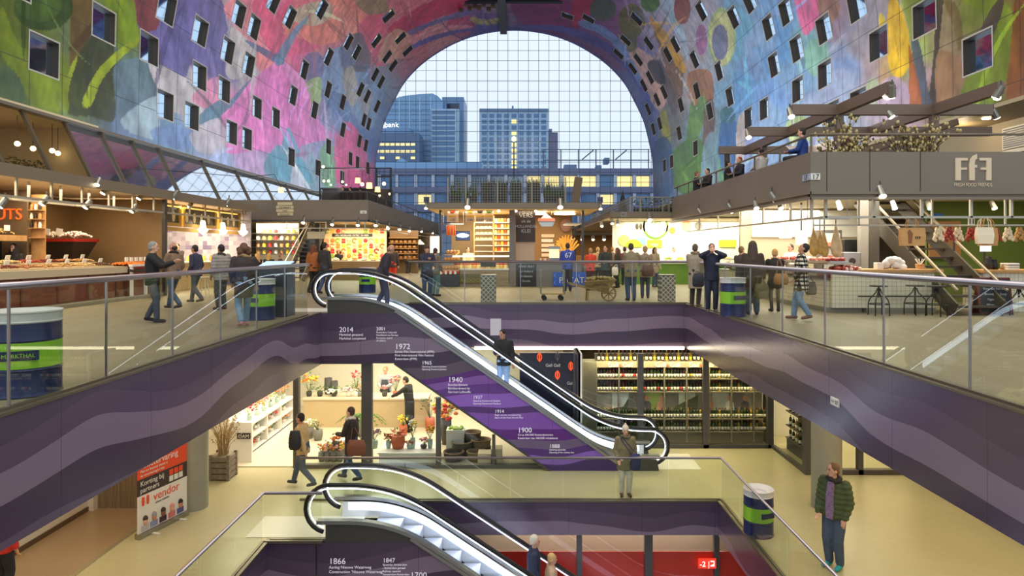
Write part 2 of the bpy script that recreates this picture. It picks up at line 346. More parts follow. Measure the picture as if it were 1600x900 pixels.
([(58.6,56.4),(59.5,56.85),(60.5,57.07),(61.3,57.01),(61.8,56.66),(61.7,56.12),(61.1,55.56),(60.1,55.14),(59.1,54.95),(58.3,55.04),(57.9,55.37),(58.1,55.87)],(172,112,155)),
([(58.9,53.3),(59.9,53.66),(61.2,53.75),(62.3,53.53),(63.0,53.06),(62.9,52.47),(62.2,51.94),(60.9,51.62),(59.7,51.58),(58.7,51.81),(58.2,52.24),(58.3,52.78)],(148,72,50)),
([(68.7,60.16),(65.2,59.46),(62.6,60.29),(65.2,62.51),(69.2,63.87),(72.5,63.34)],(113,152,68)),
([(66.6,57.34),(60.4,58.85),(61.6,61.43),(64.6,60.11),(66.7,60.62),(68.5,59.33)],(178,115,62)),
([(64.3,61.13),(61.4,61.46),(63.2,65.02),(66.2,64.54)],(120,85,70)),
([(81.9,58.62),(78.5,58.7),(78.9,61.78),(82.0,62.29)],(172,163,52)),
([(80.9,63.77),(70.4,63.22),(65.8,64.92),(67.9,68.8),(75.0,68.66),(79.6,66.99)],(88,124,49)),
([(88.1,61.49),(79.9,61.84),(79.6,68.12),(90.0,67.4)],(62,92,128)),
([(65.7,64.61),(61.9,64.33),(61.4,69.45),(67.1,69.06)],(130,160,170)),
([(60.5,63.71),(56.1,64.26),(56.7,67.66),(60.2,68.06)],(60,105,160)),
([(55.8,64.32),(53.7,64.19),(54.7,67.91),(56.3,67.97)],(200,185,170)),
([(56.2,63.7),(56.5,64.02),(57.3,64.15),(58.3,64.06),(59.4,63.76),(60.1,63.32),(60.3,62.89),(59.8,62.57),(59.0,62.46),(57.9,62.58),(57.0,62.88),(56.4,63.28)],(60,110,120)),
([(42.1,59.01),(39.6,59.97),(40.0,61.2),(41.8,61.59),(42.3,60.8)],(225,105,150)),
([(39.5,60.21),(37.4,61.03),(37.9,61.87),(39.5,61.38)],(150,110,90)),
([(39.3,63.72),(39.5,64.21),(40.2,64.46),(41.0,64.4),(41.9,64.01),(42.5,63.41),(42.6,62.77),(42.2,62.28),(41.4,62.07),(40.6,62.17),(39.9,62.56),(39.4,63.12)],(140,190,165)),
([(32.9,62.86),(32.3,62.81),(31.4,64.78),(31.4,66.28),(32.2,66.71),(33.0,66.13),(33.3,64.49)],(232,186,32)),
([(33.7,63.06),(33.2,63.73),(33.2,64.51),(33.9,63.65)],(215,190,60)),
([(31.8,62.99),(30.3,63.54),(31.1,65.16),(31.4,64.49)],(126,142,57)),
([(29.4,63.8),(28.8,64.01),(29.2,66.31),(29.5,68.65),(30.0,68.55),(29.5,65.96)],(62,56,50)),
([(31.2,65.44),(30.6,65.47),(30.0,67.8),(29.8,68.59),(30.5,68.44)],(75,85,100)),
([(31.4,65.32),(31.0,66.37),(30.5,68.41),(31.5,68.2),(31.4,66.56)],(172,96,42)),
([(28.8,64.26),(27.9,64.83),(27.6,66.27),(27.9,66.7),(28.2,65.55)],(110,95,55)),
([(29.4,66.54),(28.6,66.49),(27.8,67.26),(28.0,68.93),(29.3,68.66)],(150,115,80)),
([(27.8,64.48),(25.5,65.33),(24.6,67.22),(26.0,69.4),(27.8,69.0),(27.4,67.89),(25.8,67.59),(25.7,66.37)],(113,132,38)),
([(24.7,65.64),(24.3,65.81),(24.3,69.52),(25.2,69.23),(25.0,67.58)],(130,77,33)),
([(26.1,65.75),(25.3,65.43),(25.5,66.2),(26.6,67.34),(27.0,66.96)],(78,62,58)),
([(31.4,67.91),(31.6,68.41),(32.1,68.71),(32.8,68.72),(33.6,68.43),(34.1,67.89),(34.3,67.26),(34.1,66.73),(33.5,66.45),(32.8,66.48),(32.1,66.81),(31.6,67.33)],(195,170,188)),
([(35.9,67.26),(35.4,66.35),(34.6,66.05),(33.9,66.81),(34.5,67.64)],(188,198,158)),
([(41.3,67.58),(41.6,67.96),(42.4,68.15),(43.6,68.09),(44.8,67.78),(45.7,67.28),(46.0,66.74),(45.7,66.33),(44.7,66.17),(43.5,66.28),(42.4,66.62),(41.6,67.1)],(188,208,130)),
]
MURAL_GROUND = [(25.5,2.61,(88,100,38)),(25.5,0.92,(75,95,65)),(26.9,1.26,(113,130,30)),(27.6,1.18,(119,136,36)),(31.0,2.28,(70,75,60)),(32.9,5.88,(110,136,38)),(33.3,3.79,(95,115,95)),(34.2,2.73,(115,125,138)),(33.1,1.22,(112,132,165)),(34.8,6.85,(115,55,50)),(36.8,6.17,(100,90,140)),(39.3,6.22,(110,98,155)),(43.6,6.63,(105,98,155)),(39.5,3.63,(180,172,178)),(42.8,4.39,(215,130,158)),(46.5,7.0,(178,172,172)),(44.7,9.56,(195,185,185)),(36.7,0.89,(112,145,172)),(40.4,1.14,(155,165,198)),(43.9,2.54,(195,138,180)),(48.0,3.74,(220,125,182)),(52.8,6.66,(228,115,185)),(54.5,4.46,(224,135,195)),(49.3,1.17,(195,158,198)),(43.9,0.45,(160,178,215)),(47.4,9.57,(232,125,128)),(50.3,9.99,(242,145,135)),(45.4,11.13,(232,95,135)),(51.3,12.88,(238,115,125)),(56.4,10.8,(228,95,145)),(58.9,13.37,(238,135,125)),(63.6,12.99,(200,110,130)),(61.5,16.89,(238,135,115)),(60.4,10.21,(135,130,165)),(64.9,12.05,(135,155,185)),(71.0,10.93,(155,160,170)),(70.0,15.04,(115,95,115)),(76.8,13.1,(125,145,165)),(70.8,8.12,(125,145,185)),(65.0,5.13,(155,158,195)),(74.6,5.97,(222,115,165)),(80.8,4.61,(222,95,138)),(83.0,11.31,(95,125,178)),(84.6,8.74,(92,122,182)),(53.2,0.68,(115,165,185)),(59.5,1.4,(135,172,185)),(79.6,23.27,(215,110,120)),(80.7,28.29,(195,65,105)),(82.1,32.19,(155,125,145)),(87.5,31.15,(92,82,155)),(84.1,25.34,(222,145,145)),(85.3,37.78,(115,65,115)),(81.4,45.14,(125,75,125)),(82.2,48.11,(135,85,125)),(81.3,52.62,(115,115,165)),(84.5,56.19,(95,105,165)),(88.1,60.64,(75,100,138)),(90.6,65.45,(85,95,145)),(77.9,56.14,(205,175,155)),(80.2,60.38,(125,125,115)),(63.9,52.35,(175,168,188)),(61.2,55.39,(185,178,188)),(64.8,56.87,(185,172,168)),(59.7,58.05,(175,185,195)),(52.9,58.22,(115,178,205)),(51.6,60.65,(125,158,198)),(49.4,59.35,(145,178,215)),(58.3,61.04,(135,178,205)),(54.1,62.56,(105,158,205)),(46.3,58.52,(125,168,215)),(46.2,61.27,(105,158,208)),(42.1,62.49,(135,185,195)),(43.4,63.79,(135,172,212)),(38.4,61.74,(145,125,138)),(38.1,63.32,(145,158,188)),(37.5,64.94,(135,158,198)),(39.1,66.01,(165,178,208)),(34.7,63.7,(155,148,158)),(34.8,65.66,(178,158,160)),(32.5,65.97,(195,158,115)),(32.0,67.63,(185,158,178)),(30.9,65.24,(155,168,95)),(28.6,65.95,(150,130,98)),(28.7,67.57,(140,108,88)),(27.0,65.94,(107,117,49)),(26.3,68.17,(99,117,39)),(24.6,68.14,(138,102,52)),(25.0,69.24,(118,88,52)),(61.3,63.26,(125,148,158)),(57.9,65.57,(75,138,178)),(63.7,66.45,(115,168,75)),(54.6,66.1,(155,168,208)),(48.9,63.76,(125,168,225)),(49.1,66.07,(155,188,222)),(39.2,67.49,(175,192,212))]  # lime seeds darkened too, the dimmer near end is put into their colour
MURAL_WINDOWS = [(0,60,1),(0,64,0),(0,73,1),(0,82,1),(0,85,2),(0,86,0),(0,93,0),(0,94,2),(0,95,1),(0,103,1),(0,103,2),(0,104,3),(0,106,0),(0,110,3),(0,111,2),(0,112,0),(0,114,4),(0,116,1),(0,122,4),(0,125,1),(0,133,2),(0,133,5),(0,134,0),(0,136,3),(0,147,2),(0,147,4),(0,152,0),(0,153,3),(0,154,5),(0,160,1),(0,162,5),(0,165,7),(0,166,3),(0,170,6),(0,171,2),(0,173,0),(0,177,4),(0,181,1),(0,182,7),(0,183,5),(0,184,6),(0,185,4),(0,189,1),(0,189,2),(0,189,3),(0,191,5),(0,193,6),(0,194,7),(0,195,3),(0,197,2),(0,198,4),(0,202,1),(1,63,0),(1,71,1),(1,80,1),(1,84,2),(1,85,0),(1,92,0),(1,93,2),(1,94,1),(1,102,2),(1,103,1),(1,103,3),(1,110,3),(1,111,2),(1,114,4),(1,117,1),(1,122,4),(1,125,1),(1,134,2),(1,134,5),(1,137,3),(1,138,0),(1,148,2),(1,149,4),(1,154,3),(1,156,5),(1,162,1),(1,164,5),(1,167,7),(1,169,3),(1,172,6),(1,176,2),(1,180,4),(1,184,7),(1,186,5),(1,187,1),(1,187,6),(1,187,9),(1,189,4),(1,192,10),(1,194,3),(1,195,5),(1,196,1),(1,196,6),(1,197,7),(1,202,4),(1,203,3)]
# ------------------------------------------------------------------ large structure
XC, FAR = -0.4, 90.1
HP = [(18.75,7.0),(18.75,8.7),(18.7,11),(18.6,13.6),(18.15,16.0),(17.4,18.9),(16.2,21.5),(14.8,24.0),(12.7,26.3),(10.1,28.2),(7.2,29.7),(3.9,30.7),(0,31.1)]
def catmull(p, n=12, closed=False):
    p = np.array(p, float); out = []
    q = np.vstack([p[-1], p, p[0], p[1]]) if closed else np.vstack([2*p[0]-p[1], p, [[-p[-2][0], p[-2][1]]]])
    for i in range(1, len(q)-2):
        a, b, c, d = q[i-1], q[i], q[i+1], q[i+2]
        for t in np.arange(n)/n: out.append(.5*((2*b)+(-a+c)*t+(2*a-5*b+4*c-d)*t*t+(-a+3*b-3*c+d)*t**3))
    if not closed: out.append(p[-1])
    return np.array(out)
_h = catmull(HP); PROF = np.vstack([_h*[-1, 1], _h[::-1][1:]]); PROF[:, 0] += XC
PS = np.concatenate([[0], np.cumsum(np.linalg.norm(np.diff(PROF, axis=0), axis=1))]); STOT = PS[-1]
def arch(s): return np.interp(s, PS, PROF[:, 0]), np.interp(s, PS, PROF[:, 1])

def inside(px, py, poly):
    r = np.zeros(px.shape, bool); n = len(poly); lo = np.min(poly, 0); hi = np.max(poly, 0); ix = np.nonzero((px >= lo[0]) & (px <= hi[0]) & (py >= lo[1]) & (py <= hi[1]))[0]
    full = r; px = px[ix]; py = py[ix]; r = np.zeros(px.shape, bool)
    for i in range(n):
        x1, y1 = poly[i]; x2, y2 = poly[(i+1) % n]
        if y1 == y2: continue
        c = ((y1 > py) != (y2 > py)); r ^= c & (px < (x2-x1)*(py-y1)/(y2-y1)+x1)
    full[ix] = r
    return full
def build_arch():
    # depth grid: modules of .425 m, finer near the eye; arc grid: window rows every 2.57 m
    ds = []
    for i in range(38, 212):
        d = i*.425; k = 8 if d < 28 else 6 if d < 36 else 4 if d < 48 else 2 if d < 66 else 1
        ds += [d+.425*j/k for j in range(k)]
    ds = np.array(ds+[FAR]); half = list(np.linspace(0, 1.7, 17)[:-1])
    for k in range(13):
        a = 1.7+2.57*k; half += list(np.linspace(a, a+1.5, 25)[:-1])+list(np.linspace(a+1.5, a+2.57, 18)[:-1])
    half = np.array([h for h in half if h < STOT/2-.05]); ss = np.concatenate([half, [STOT/2], STOT-half[::-1]])
    nd, ns = len(ds), len(ss); D, S_ = np.meshgrid(ds, ss, indexing='ij'); xs, zs = arch(ss)
    co = np.stack([np.broadcast_to(xs, D.shape), D, np.broadcast_to(zs, D.shape)], -1).reshape(-1, 3)
    # --- the painting, in (depth, arc) coordinates of the wall
    d = D.ravel(); s = S_.ravel(); u = np.log(d)*26
    num = np.zeros((len(d), 3)); den = np.zeros(len(d))
    rng = np.random.default_rng(3)
    wob = lambda k, a: a*(np.sin(d*.9*k+s*1.3*k)+np.sin(s*2.1*k-d*.55*k+1.7)+np.sin(d*1.7*k+2.2*s*k+.6))
    uw = u+wob(.8, .35); sw = s+wob(.7, .35)
    for (sd, sv, c) in MURAL_GROUND:
        w = 1/((uw-np.log(sd)*26)**2+(sw-sv)**2+.15)**2.2; num += w[:, None]*np.array(s2l(c)); den += w
    col = num/den[:, None]
    for poly, c in MURAL_SHAPES:
        p = [(math.log(a)*26, b) for a, b in poly]; p = catmull(p, 5, True)
        k = inside(u, s, p); lin = np.array(s2l(c))
        if k.any():
            cx, cy = p.mean(0); t = np.sin((u[k]-cx)*2.2+.8*np.sin((s[k]-cy)*1.1)+(s[k]-cy)*.6)*.16+np.sin((u[k]-cx)*6+(s[k]-cy)*1.7)*.07
            col[k] = lin*(1+t[:, None])*.9+col[k]*.1
    for k in range(360):       # brush strokes: petals' veins, stems and highlights
        a0 = rng.uniform(75, 117); b0 = rng.uniform(0, STOT); an = math.sin(a0*.35+b0*.22)*1.9+rng.normal(0, .35); L = rng.uniform(.8, 3.2); wd = rng.uniform(.05, .22); cv = rng.normal(0, .09)
        m = np.nonzero((np.abs(u-a0) < L) & (np.abs(s-b0) < L))[0]
        if len(m) < 4: continue
        p = (u[m]-a0)*math.cos(an)+(s[m]-b0)*math.sin(an); q = (s[m]-b0)*math.cos(an)-(u[m]-a0)*math.sin(an)-cv*p*p; w = wd*(1-(p/L)**2); i = m[np.abs(q) < w]
        if len(i) == 0: continue
        c0 = col[m[np.argmin(p*p+q*q)]]; gain = rng.choice([.45, .65, 1.45, 1.8]); c1 = np.clip(c0*gain*rng.uniform(.85, 1.2, 3), 0, .9); col[i] = col[i]*.35+c1*.65
    st = np.sin(u*9+s*2.3+2*np.sin(s*.9))*.05+np.sin(u*17-s*4.1)*.035; col = np.clip(col*(1+st[:, None]), 0, 1)
    # faces, leaving the window openings out
    cd = (ds[:-1]+ds[1:])/2; cs = (ss[:-1]+ss[1:])/2; keep = np.ones((nd-1, ns-1), bool)
    for side, i, k in MURAL_WINDOWS:
        dm = abs(cd-i*.425) < .85; s0 = 1.7+2.57*k
        sm = (cs > s0) & (cs < s0+1.5) if side == 0 else (STOT-cs > s0) & (STOT-cs < s0+1.5)
        keep[np.ix_(dm, sm)] = False
    ii, jj = np.nonzero(keep); a = ii*ns+jj; faces = np.stack([a, a+1, a+ns+1, a+ns], -1)
    me = bpy.data.meshes.new('arch_wall'); nf = len(faces)
    me.vertices.add(len(co)); me.vertices.foreach_set('co', co.ravel().astype(np.float32))
    me.loops.add(nf*4); me.loops.foreach_set('vertex_index', faces.ravel().astype(np.int32))
    me.polygons.add(nf); me.polygons.foreach_set('loop_start', np.arange(0, nf*4, 4, dtype=np.int32))
    me.update(calc_edges=True)
    at = me.color_attributes.new('paint', 'FLOAT_COLOR', 'POINT'); at.data.foreach_set('color', np.concatenate([col, np.ones((len(col), 1))], 1).ravel().astype(np.float32))
    uv = me.uv_layers.new(name='wall'); uvd = np.stack([d, s], -1)[faces.ravel()]; uv.data.foreach_set('uv', uvd.ravel().astype(np.float32))
    me.polygons.foreach_set('use_smooth', np.ones(nf, bool))
    g = N('painted_wall_panels'); va = g.n('ShaderNodeVertexColor'); va.layer_name = 'paint'
    uvn = g.n('ShaderNodeUVMap'); uvn.uv_map = 'wall'; x = g.xyz(uvn.outputs[0])
    f1 = g.math('ABSOLUTE', g.math('SUBTRACT', g.math('FRACT', g.math('DIVIDE', g.math('ADD', x[0], .21), 1.9)), .5))
    f2 = g.math('ABSOLUTE', g.math('SUBTRACT', g.math('FRACT', g.math('DIVIDE', g.math('ADD', x[1], .62), 2.57)), .5))
    j = g.math('MAXIMUM', g.math('GREATER_THAN', f1, .488), g.math('GREATER_THAN', f2, .4925))
    nv = g.noise(uvn.outputs[0], 1.3, 6); nv2 = g.ramp(nv, [(.3, (205, 205, 205)), (.7, (255, 255, 255))])
    mlt = g.n('ShaderNodeMix', data_type='RGBA', blend_type='MULTIPLY'); mlt.inputs[0].default_value = 1
    g.l(va.outputs[0], mlt.inputs[6]); g.l(nv2, mlt.inputs[7])
    fin = g.mix(g.math('MULTIPLY', j, .75), (0, 0, 0), (45, 45, 52)); 
    mm = g.n('ShaderNodeMix', data_type='RGBA'); g.l(g.math('MULTIPLY', j, .75), mm.inputs[0]); g.l(mlt.outputs[2], mm.inputs[6]); mm.inputs[7].default_value = (*s2l((45, 45, 52)), 1)
    g.done(mm.outputs[2], .38, .35); me.materials.append(g.m)
    o = bpy.data.objects.new('wall_arch', me); C.objects.link(o); o['kind'] = 'structure'
    # --- windows: recessed boxes with reflecting panes
    rev = mat('window_reveal', (62, 50, 40), .6); sill = mat('window_trim', (165, 160, 150), .4)
    pane = mat('dark_window_pane', (205, 226, 246), .03, 1.0)
    n = 1
    proto = {}
    for side, i, k in MURAL_WINDOWS:
        s = 1.7+2.57*k+.75; s = s if side == 0 else STOT-s
        a = Vector((arch(s-.75)[0], 0, arch(s-.75)[1])); b = Vector((arch(s+.75)[0], 0, arch(s+.75)[1])); c = (a+b)/2
        t = (b-a).normalized(); ang = math.atan2(t.x, t.z)      # rotation about y taking z to the tangent
        n += 1
        if side not in proto:
            sg = -1 if side == 0 else 1; sz = 1 if side == 0 else -1
            r0 = bpy.data.objects.new('window', None); C.objects.link(r0); r0['kind'] = 'structure'
            q = MB(); D_ = .27*sg; x0, x1 = min(0, D_), max(0, D_)
            q.box(x0, x1, -.88, -.82, -.78, .78).box(x0, x1, .82, .88, -.78, .78).box(x0, x1, -.82, .82, .72, .78).box(x0, x1, -.82, .82, -.78, -.72)
            q.build('reveal', rev, r0)
            q = MB(); w = .02*sg; y0, y1 = min(-w, w*.6), max(-w, w*.6)
            for (p0, p1, z0, z1) in ((-.9, -.84, -.8, .8), (.84, .9, -.8, .8), (-.84, .84, .74, .8), (-.84, .84, -.8, -.74)): q.box(y0, y1, p0, p1, z0, z1)
            q.build('window_frame', sill, r0)
            q = MB(); q.box(min(D_, D_*.93), max(D_, D_*.93), -.82, .82, -.72, .72); q.build('pane', pane, r0)
            proto[side] = r0; r = r0
        else: r = dup(proto[side])
        r.name = 'window_%d' % n; r.location = (c.x, i*.425, c.z)
        r.rotation_euler = (0, ang if side == 0 else ang+math.pi, 0)
build_arch()

# ------------------------------------------------------------------ far glass front: cable net, outer ground
def far_front():
    r = bpy.data.objects.new('window_1', None); C.objects.link(r); r.location = (XC, FAR, 0); r['kind'] = 'structure'
    pr = [(x, z) for x, z in PROF[::6]]; pr = [(PROF[0][0], -.2)]+pr+[(PROF[-1][0], -.2)]
    MB().prism(pr, 'y', FAR+.1, FAR+.13).build('glass_front', glass('front_glass', (.97, .985, 1.0), .5), r)
    q = MB(); step = 1.372
    for k in range(-14, 15):
        x = XC+.55+k*step
        if abs(x-XC) > 18.5: continue
        zt = max(z for xx, z in PROF if abs(xx-x) < .9); q.tube([(x, FAR, .0), (x, FAR, zt)], .030, 5)
    for k in range(1, 23):
        z = 31.0-k*step*.99
        if z < .4: break
        xs = [x for x, zz in PROF if zz > z] or [PROF[0][0], PROF[-1][0]]
        x0, x1 = min(xs+([-19.1] if z < 7 else [])), max(xs+([18.3] if z < 7 else [])); q.tube([(x0, FAR, z), (x1, FAR, z)], .030, 5)
    q.build('cable_net', mat('net_cables', (70, 78, 88), .4, .5), r)
    q = MB(); q.box(XC-.5, XC-.3, FAR-.2, FAR-.05, 0, 31)
    for k in range(-6, 6): pass
    rim = []
    e = MB(); n = len(PROF)
    vs = [(x, FAR-.3, z) for x, z in PROF]+[(x, FAR+.5, z) for x, z in PROF]
    e.add(vs, [(i, i+1, n+i+1, n+i) for i in range(n-1)])
    struct('trim_1', e, mat('arch_rim', (84, 70, 140), .4))
far_front()
GA = mat('plaza_paving', (96, 100, 108), .8, var=.1)
struct('street_ground', MB().box(-160, 160, 90.3, 700, -.5, -.02), GA)

# ------------------------------------------------------------------ floors and slabs
g = N('market_floor_oak'); co = g.coord(); x = g.xyz(co)
pl = g.noise(g.comb(g.math('FLOOR', g.math('MULTIPLY', x[0], 3.5)), g.math('MULTIPLY', x[1], .12), 0), 3.1, 1)
gr = g.noise(g.comb(g.math('MULTIPLY', x[0], 14), g.math('MULTIPLY', x[1], .8), 0), 2, 4)
mixv = g.math('ADD', g.math('MULTIPLY', pl, .5), g.math('MULTIPLY', gr, .5))
FLOORM = g.done(g.ramp(mixv, [(.3, (124, 113, 90)), (.7, (152, 140, 114))]), .5, .4)
HX0, HX1, HY0, HY1 = -5.0, 5.0, 1.2, 19.8
ZS = -1.28
def slab_box(q, x0, x1, y0, y1, z0, z1): q.box(x0, x1, y0, y1, z0, z1)
q = MB()
for b in ((-19.2, HX0, -12, FAR), (HX1, 18.6, -12, FAR), (HX0, HX1, HY1, FAR), (HX0, HX1, -12, HY0), (HX0, -3.4, 17.06, HY1)):
    q.box(*b, ZS, 0)
struct('floor_market', q, [FLOORM])
CEILM = mat('lower_ceiling', (205, 198, 185), .7)
# lower floor
g = N('poured_floor'); co = g.coord(); x = g.xyz(co)
nf = g.noise(co, .35, 3); nf2 = g.noise(co, 5, 4)
zone = g.math('LESS_THAN', x[0], -7.62)
fc = g.ramp(g.math('ADD', g.math('MULTIPLY', nf, .75), g.math('MULTIPLY', nf2, .25)), [(.3, (176, 168, 128)), (.7, (196, 188, 148))])
fb = g.ramp(nf, [(.3, (150, 128, 98)), (.7, (166, 142, 110))])
mm = g.n('ShaderNodeMix', data_type='RGBA'); g.l(zone, mm.inputs[0]); g.l(fc, mm.inputs[6]); g.l(fb, mm.inputs[7])
LOWM = g.done(mm.outputs[2], .28, .45)
LX0, LX1, LY0, LY1 = -4.8, 4.5, 3.0, 14.96
q = MB()
for b in ((-16, LX0, -8, 30), (LX1, 16, -8, 30), (LX0, LX1, LY1, 30), (LX0, LX1, -8, LY0), (LX0, -2.9, 13.0, LY1)):
    q.box(*b, -4.72, -4.0)
struct('floor_lower', q, LOWM)
q = MB(); q.box(-7.66, -7.58, 6, 16, -4.0, -3.985); struct('trim_2', q, mat('floor_strip', (190, 180, 150), .3, .6))
struct('floor_basement', MB().box(-12, 12, -4, 24, -8.2, -8.0), mat('basement_floor', (150, 145, 138), .35, var=.08, vscale=.5))

# ------------------------------------------------------------------ painted fascias: layered strata in purples
def strata(name, z0):
    g = N(name); co = g.n('ShaderNodeNewGeometry').outputs['Position']; x = g.xyz(co)
    run = g.math('ADD', x[0], g.math('MULTIPLY', x[1], .9))
    n1 = g.noise(g.comb(g.math('MULTIPLY', run, .34), 3.1, g.math('MULTIPLY', x[2], .25)), 1, 1)
    h = g.math('ADD', g.math('SUBTRACT', x[2], z0), g.math('MULTIPLY', g.math('SUBTRACT', n1, .5), 1.15))
    f = g.math('DIVIDE', h, 4.0, True)
    st = [(0, (61, 28, 110)), (.05, (134, 94, 195)), (.09, (79, 42, 121)), (.13, (109, 90, 127)), (.18, (96, 36, 130)), (.25, (133, 80, 180)), (.35, (81, 39, 113)), (.39, (144, 93, 195)), (.47, (100, 51, 135)), (.53, (133, 84, 166)), (.58, (94, 40, 122)), (.62, (94, 79, 97)), (.70, (69, 53, 76)), (.79, (129, 111, 131)), (.875, (88, 71, 93)), (.94, (76, 62, 84))]
    c = g.ramp(f, st, 'CONSTANT')
    jt = g.math('GREATER_THAN', g.math('ABSOLUTE', g.math('SUBTRACT', g.math('FRACT', g.math('DIVIDE', run, 1.62)), .5)), .4965)
    mm = g.n('ShaderNodeMix', data_type='RGBA'); g.l(g.math('MULTIPLY', jt, .5), mm.inputs[0]); g.l(c, mm.inputs[6]); mm.inputs[7].default_value = (.01, .008, .014, 1)
    m = g.done(mm.outputs[2], .24, .5, 0, .25); g.b.inputs['Coat Roughness'].default_value = .18
    return m
PURP = strata('purple_strata_upper', -4.0); PURPL = strata('purple_strata_lower', -8.0)
def fascia(name, x0, x1, y0, y1, z0, z1, m): return struct(name, MB().box(x0, x1, y0, y1, z0, z1), m)
e = .04
fascia('wall_left_fascia', HX0, HX0+e, HY0, 17.0, ZS-.02, -.01, PURP)
fascia('wall_right_fascia', HX1-e, HX1, HY0, HY1, ZS-.02, -.01, PURP)
fascia('wall_far_fascia', -3.4, HX1-e, HY1-e, HY1, ZS+.02, -.01, PURP)
fascia('wall_left_lower_fascia', LX0, LX0+e, LY0, 12.96, -4.74, -4.01, PURPL)
fascia('wall_right_lower_fascia', LX1-e, LX1, LY0, LY1, -4.74, -4.01, PURPL)
fascia('wall_far_lower_fascia', -2.9, LX1-e, LY1-e, LY1, -4.74, -4.01, PURPL)
# steel edge trims under the glass
TRM = mat('edge_trim', (120, 112, 96), .35, .7)
q = MB(); q.box(HX0-.02, HX0+.05, HY0, 17.0, -.01, .02).box(HX1-.05, HX1+.02, HY0, HY1, -.01, .02).box(-3.3, HX1, HY1-.05, HY1+.02, -.01, .02); struct('trim_3', q, TRM)
q = MB(); q.box(LX0-.02, LX0+.05, LY0, 12.95, -4.01, -3.97).box(LX1-.05, LX1+.02, LY0, LY1, -4.01, -3.97).box(-2.4, LX1, LY1-.05, LY1+.02, -4.01, -3.97).box(LX0, -3.65, 12.93, 13.0, -4.01, -3.97); struct('trim_4', q, TRM)
# cove light under the far fascia
q = MB(); q.box(-1.25, 4.9, HY1-.10, HY1-.02, ZS-.05, ZS+.03); o = struct('trim_5', q, glow('cove_light', (255, 236, 205), 7))

# ------------------------------------------------------------------ lower floor walls and columns
WHT = mat('plaster_white', (222, 214, 198), .6)
struct('wall_west', MB().box(-9.4, -9.2, -6, 14.6, -4.0, ZS), WHT)
struct('baseboard_west', MB().box(-9.2, -9.18, -6, 14.6, -4.0, -3.9), mat('base_brown', (96, 76, 58), .5))
g = N('grey_oak_panel'); co = g.coord(); x = g.xyz(co)
v = g.noise(g.comb(g.math('MULTIPLY', x[0], 30), g.math('MULTIPLY', x[1], 30), g.math('MULTIPLY', x[2], 1.2)), 1, 4)
OAK = g.done(g.ramp(v, [(.3, (108, 92, 74)), (.7, (142, 124, 102))]), .5, .3)
struct('wall_oak', MB().box(-9.2, -7.35, 14.55, 14.75, -4.0, ZS), OAK)
q = MB(); q.box(-9.2, -9.08, 14.4, 14.55, -4.0, ZS); struct('trim_6', q, WHT)
COLM = mat('concrete_column', (150, 148, 132), .45, var=.06, vscale=3)
for nm, cx, lb in (('concrete_column', -7.05, 'round grey concrete column behind the red roll-up banner'), ('concrete_column', 6.73, 'round grey concrete column behind the man in the green jacket')):
    o = MB().lathe((cx, 14.62, -4.0), [(.31, 0), (.31, 4+ZS-.02)], 40).build(nm, COLM, loc=(cx, 14.62, -4.0), smooth=False); tag(o, lb, 'column')
    o.data.polygons.foreach_set('use_smooth', [True]*len(o.data.polygons))
    b = o.modifiers.new('e', 'EDGE_SPLIT')
q = MB(); q.box(-16, 16, 29.8, 30, -4.0, ZS).box(-16, -15.8, -8, 30, -4, ZS).box(15.8, 16, -8, 30, -4, ZS)
struct('wall_lower', q, mat('lower_back_wall', (170, 160, 140), .7))
q = MB(); q.box(-12, 12, 16.6, 16.8, -8, -4.72); struct('wall_basement', q, mat('basement_grey', (120, 116, 112), .5))
q = MB(); q.box(-12, -11.8, -4, 16.8, -8, -4.72).box(11.8, 12, -4, 16.8, -8, -4.72); struct('wall_basement_side', q, mat('basement_side', (150, 140, 130), .6))

# ------------------------------------------------------------------ hall side walls under the painted arch
struct('wall_west_hall', MB().box(-19.3, -19.0, 10, FAR, 0, 4.6), mat('hall_side', (120, 108, 88), .6))
q = MB(); q.box(20.6, 20.8, 10, FAR, 0, 7.1).box(18.2, 20.8, 10, FAR, 7.0, 7.15); struct('wall_east_hall', q, mat('hall_side_east', (150, 132, 96), .6))
struct('floor_terrace_east', MB().box(18.6, 20.6, 10, FAR, -.4, 0), FLOORM)
# west: slanted glazing band from 7.0 m down to 4.6 m
def west_glazing():
    r = bpy.data.objects.new('window_0', None); C.objects.link(r); r.location = (-18.5, 40, 4.6); r['kind'] = 'structure'
    xt, xb, zt, zb = -19.1, -17.9, 7.0, 4.55
    mir = mat('sloping_window_glass', (222, 230, 242), .03, .95)
    clr = glass('clear_band_glass', (.95, .93, .88), .6)
    fr = mat('band_frame', (88, 76, 58), .5, .2)
    ys = [18]+[20.9+2.45*i for i in range(29)]
    q = MB(); qc = MB()
    for i, (a, b) in enumerate(zip(ys, ys[1:])):
        (qc if b < 29.5 else q).add([(xb, a, zb), (xb, b, zb), (xt, b, zt), (xt, a, zt), (xb-.03, a, zb), (xb-.03, b, zb), (xt-.03, b, zt), (xt-.03, a, zt)],
                                   [(0, 1, 2, 3), (7, 6, 5, 4), (0, 4, 5, 1), (1, 5, 6, 2), (2, 6, 7, 3), (3, 7, 4, 0)])
    q.build('mirror_panes', mir, r); qc.build('clear_panes', clr, r)
    for i, y in enumerate(ys[1:-1]):
        if i % 2 == 0 or y < 34: MB().beam((xb+.03, y, zb), (xt+.03, y, zt), .14, .12, (1, 0, 0)).build('mullion', fr, r)
    MB().box(xt-.1, xt+.3, 18, FAR-1, zt-.06, zt+.06).box(xb-.1, xb+.2, 18, FAR-1, zb-.12, zb).build('band_rail', fr, r)
west_glazing()
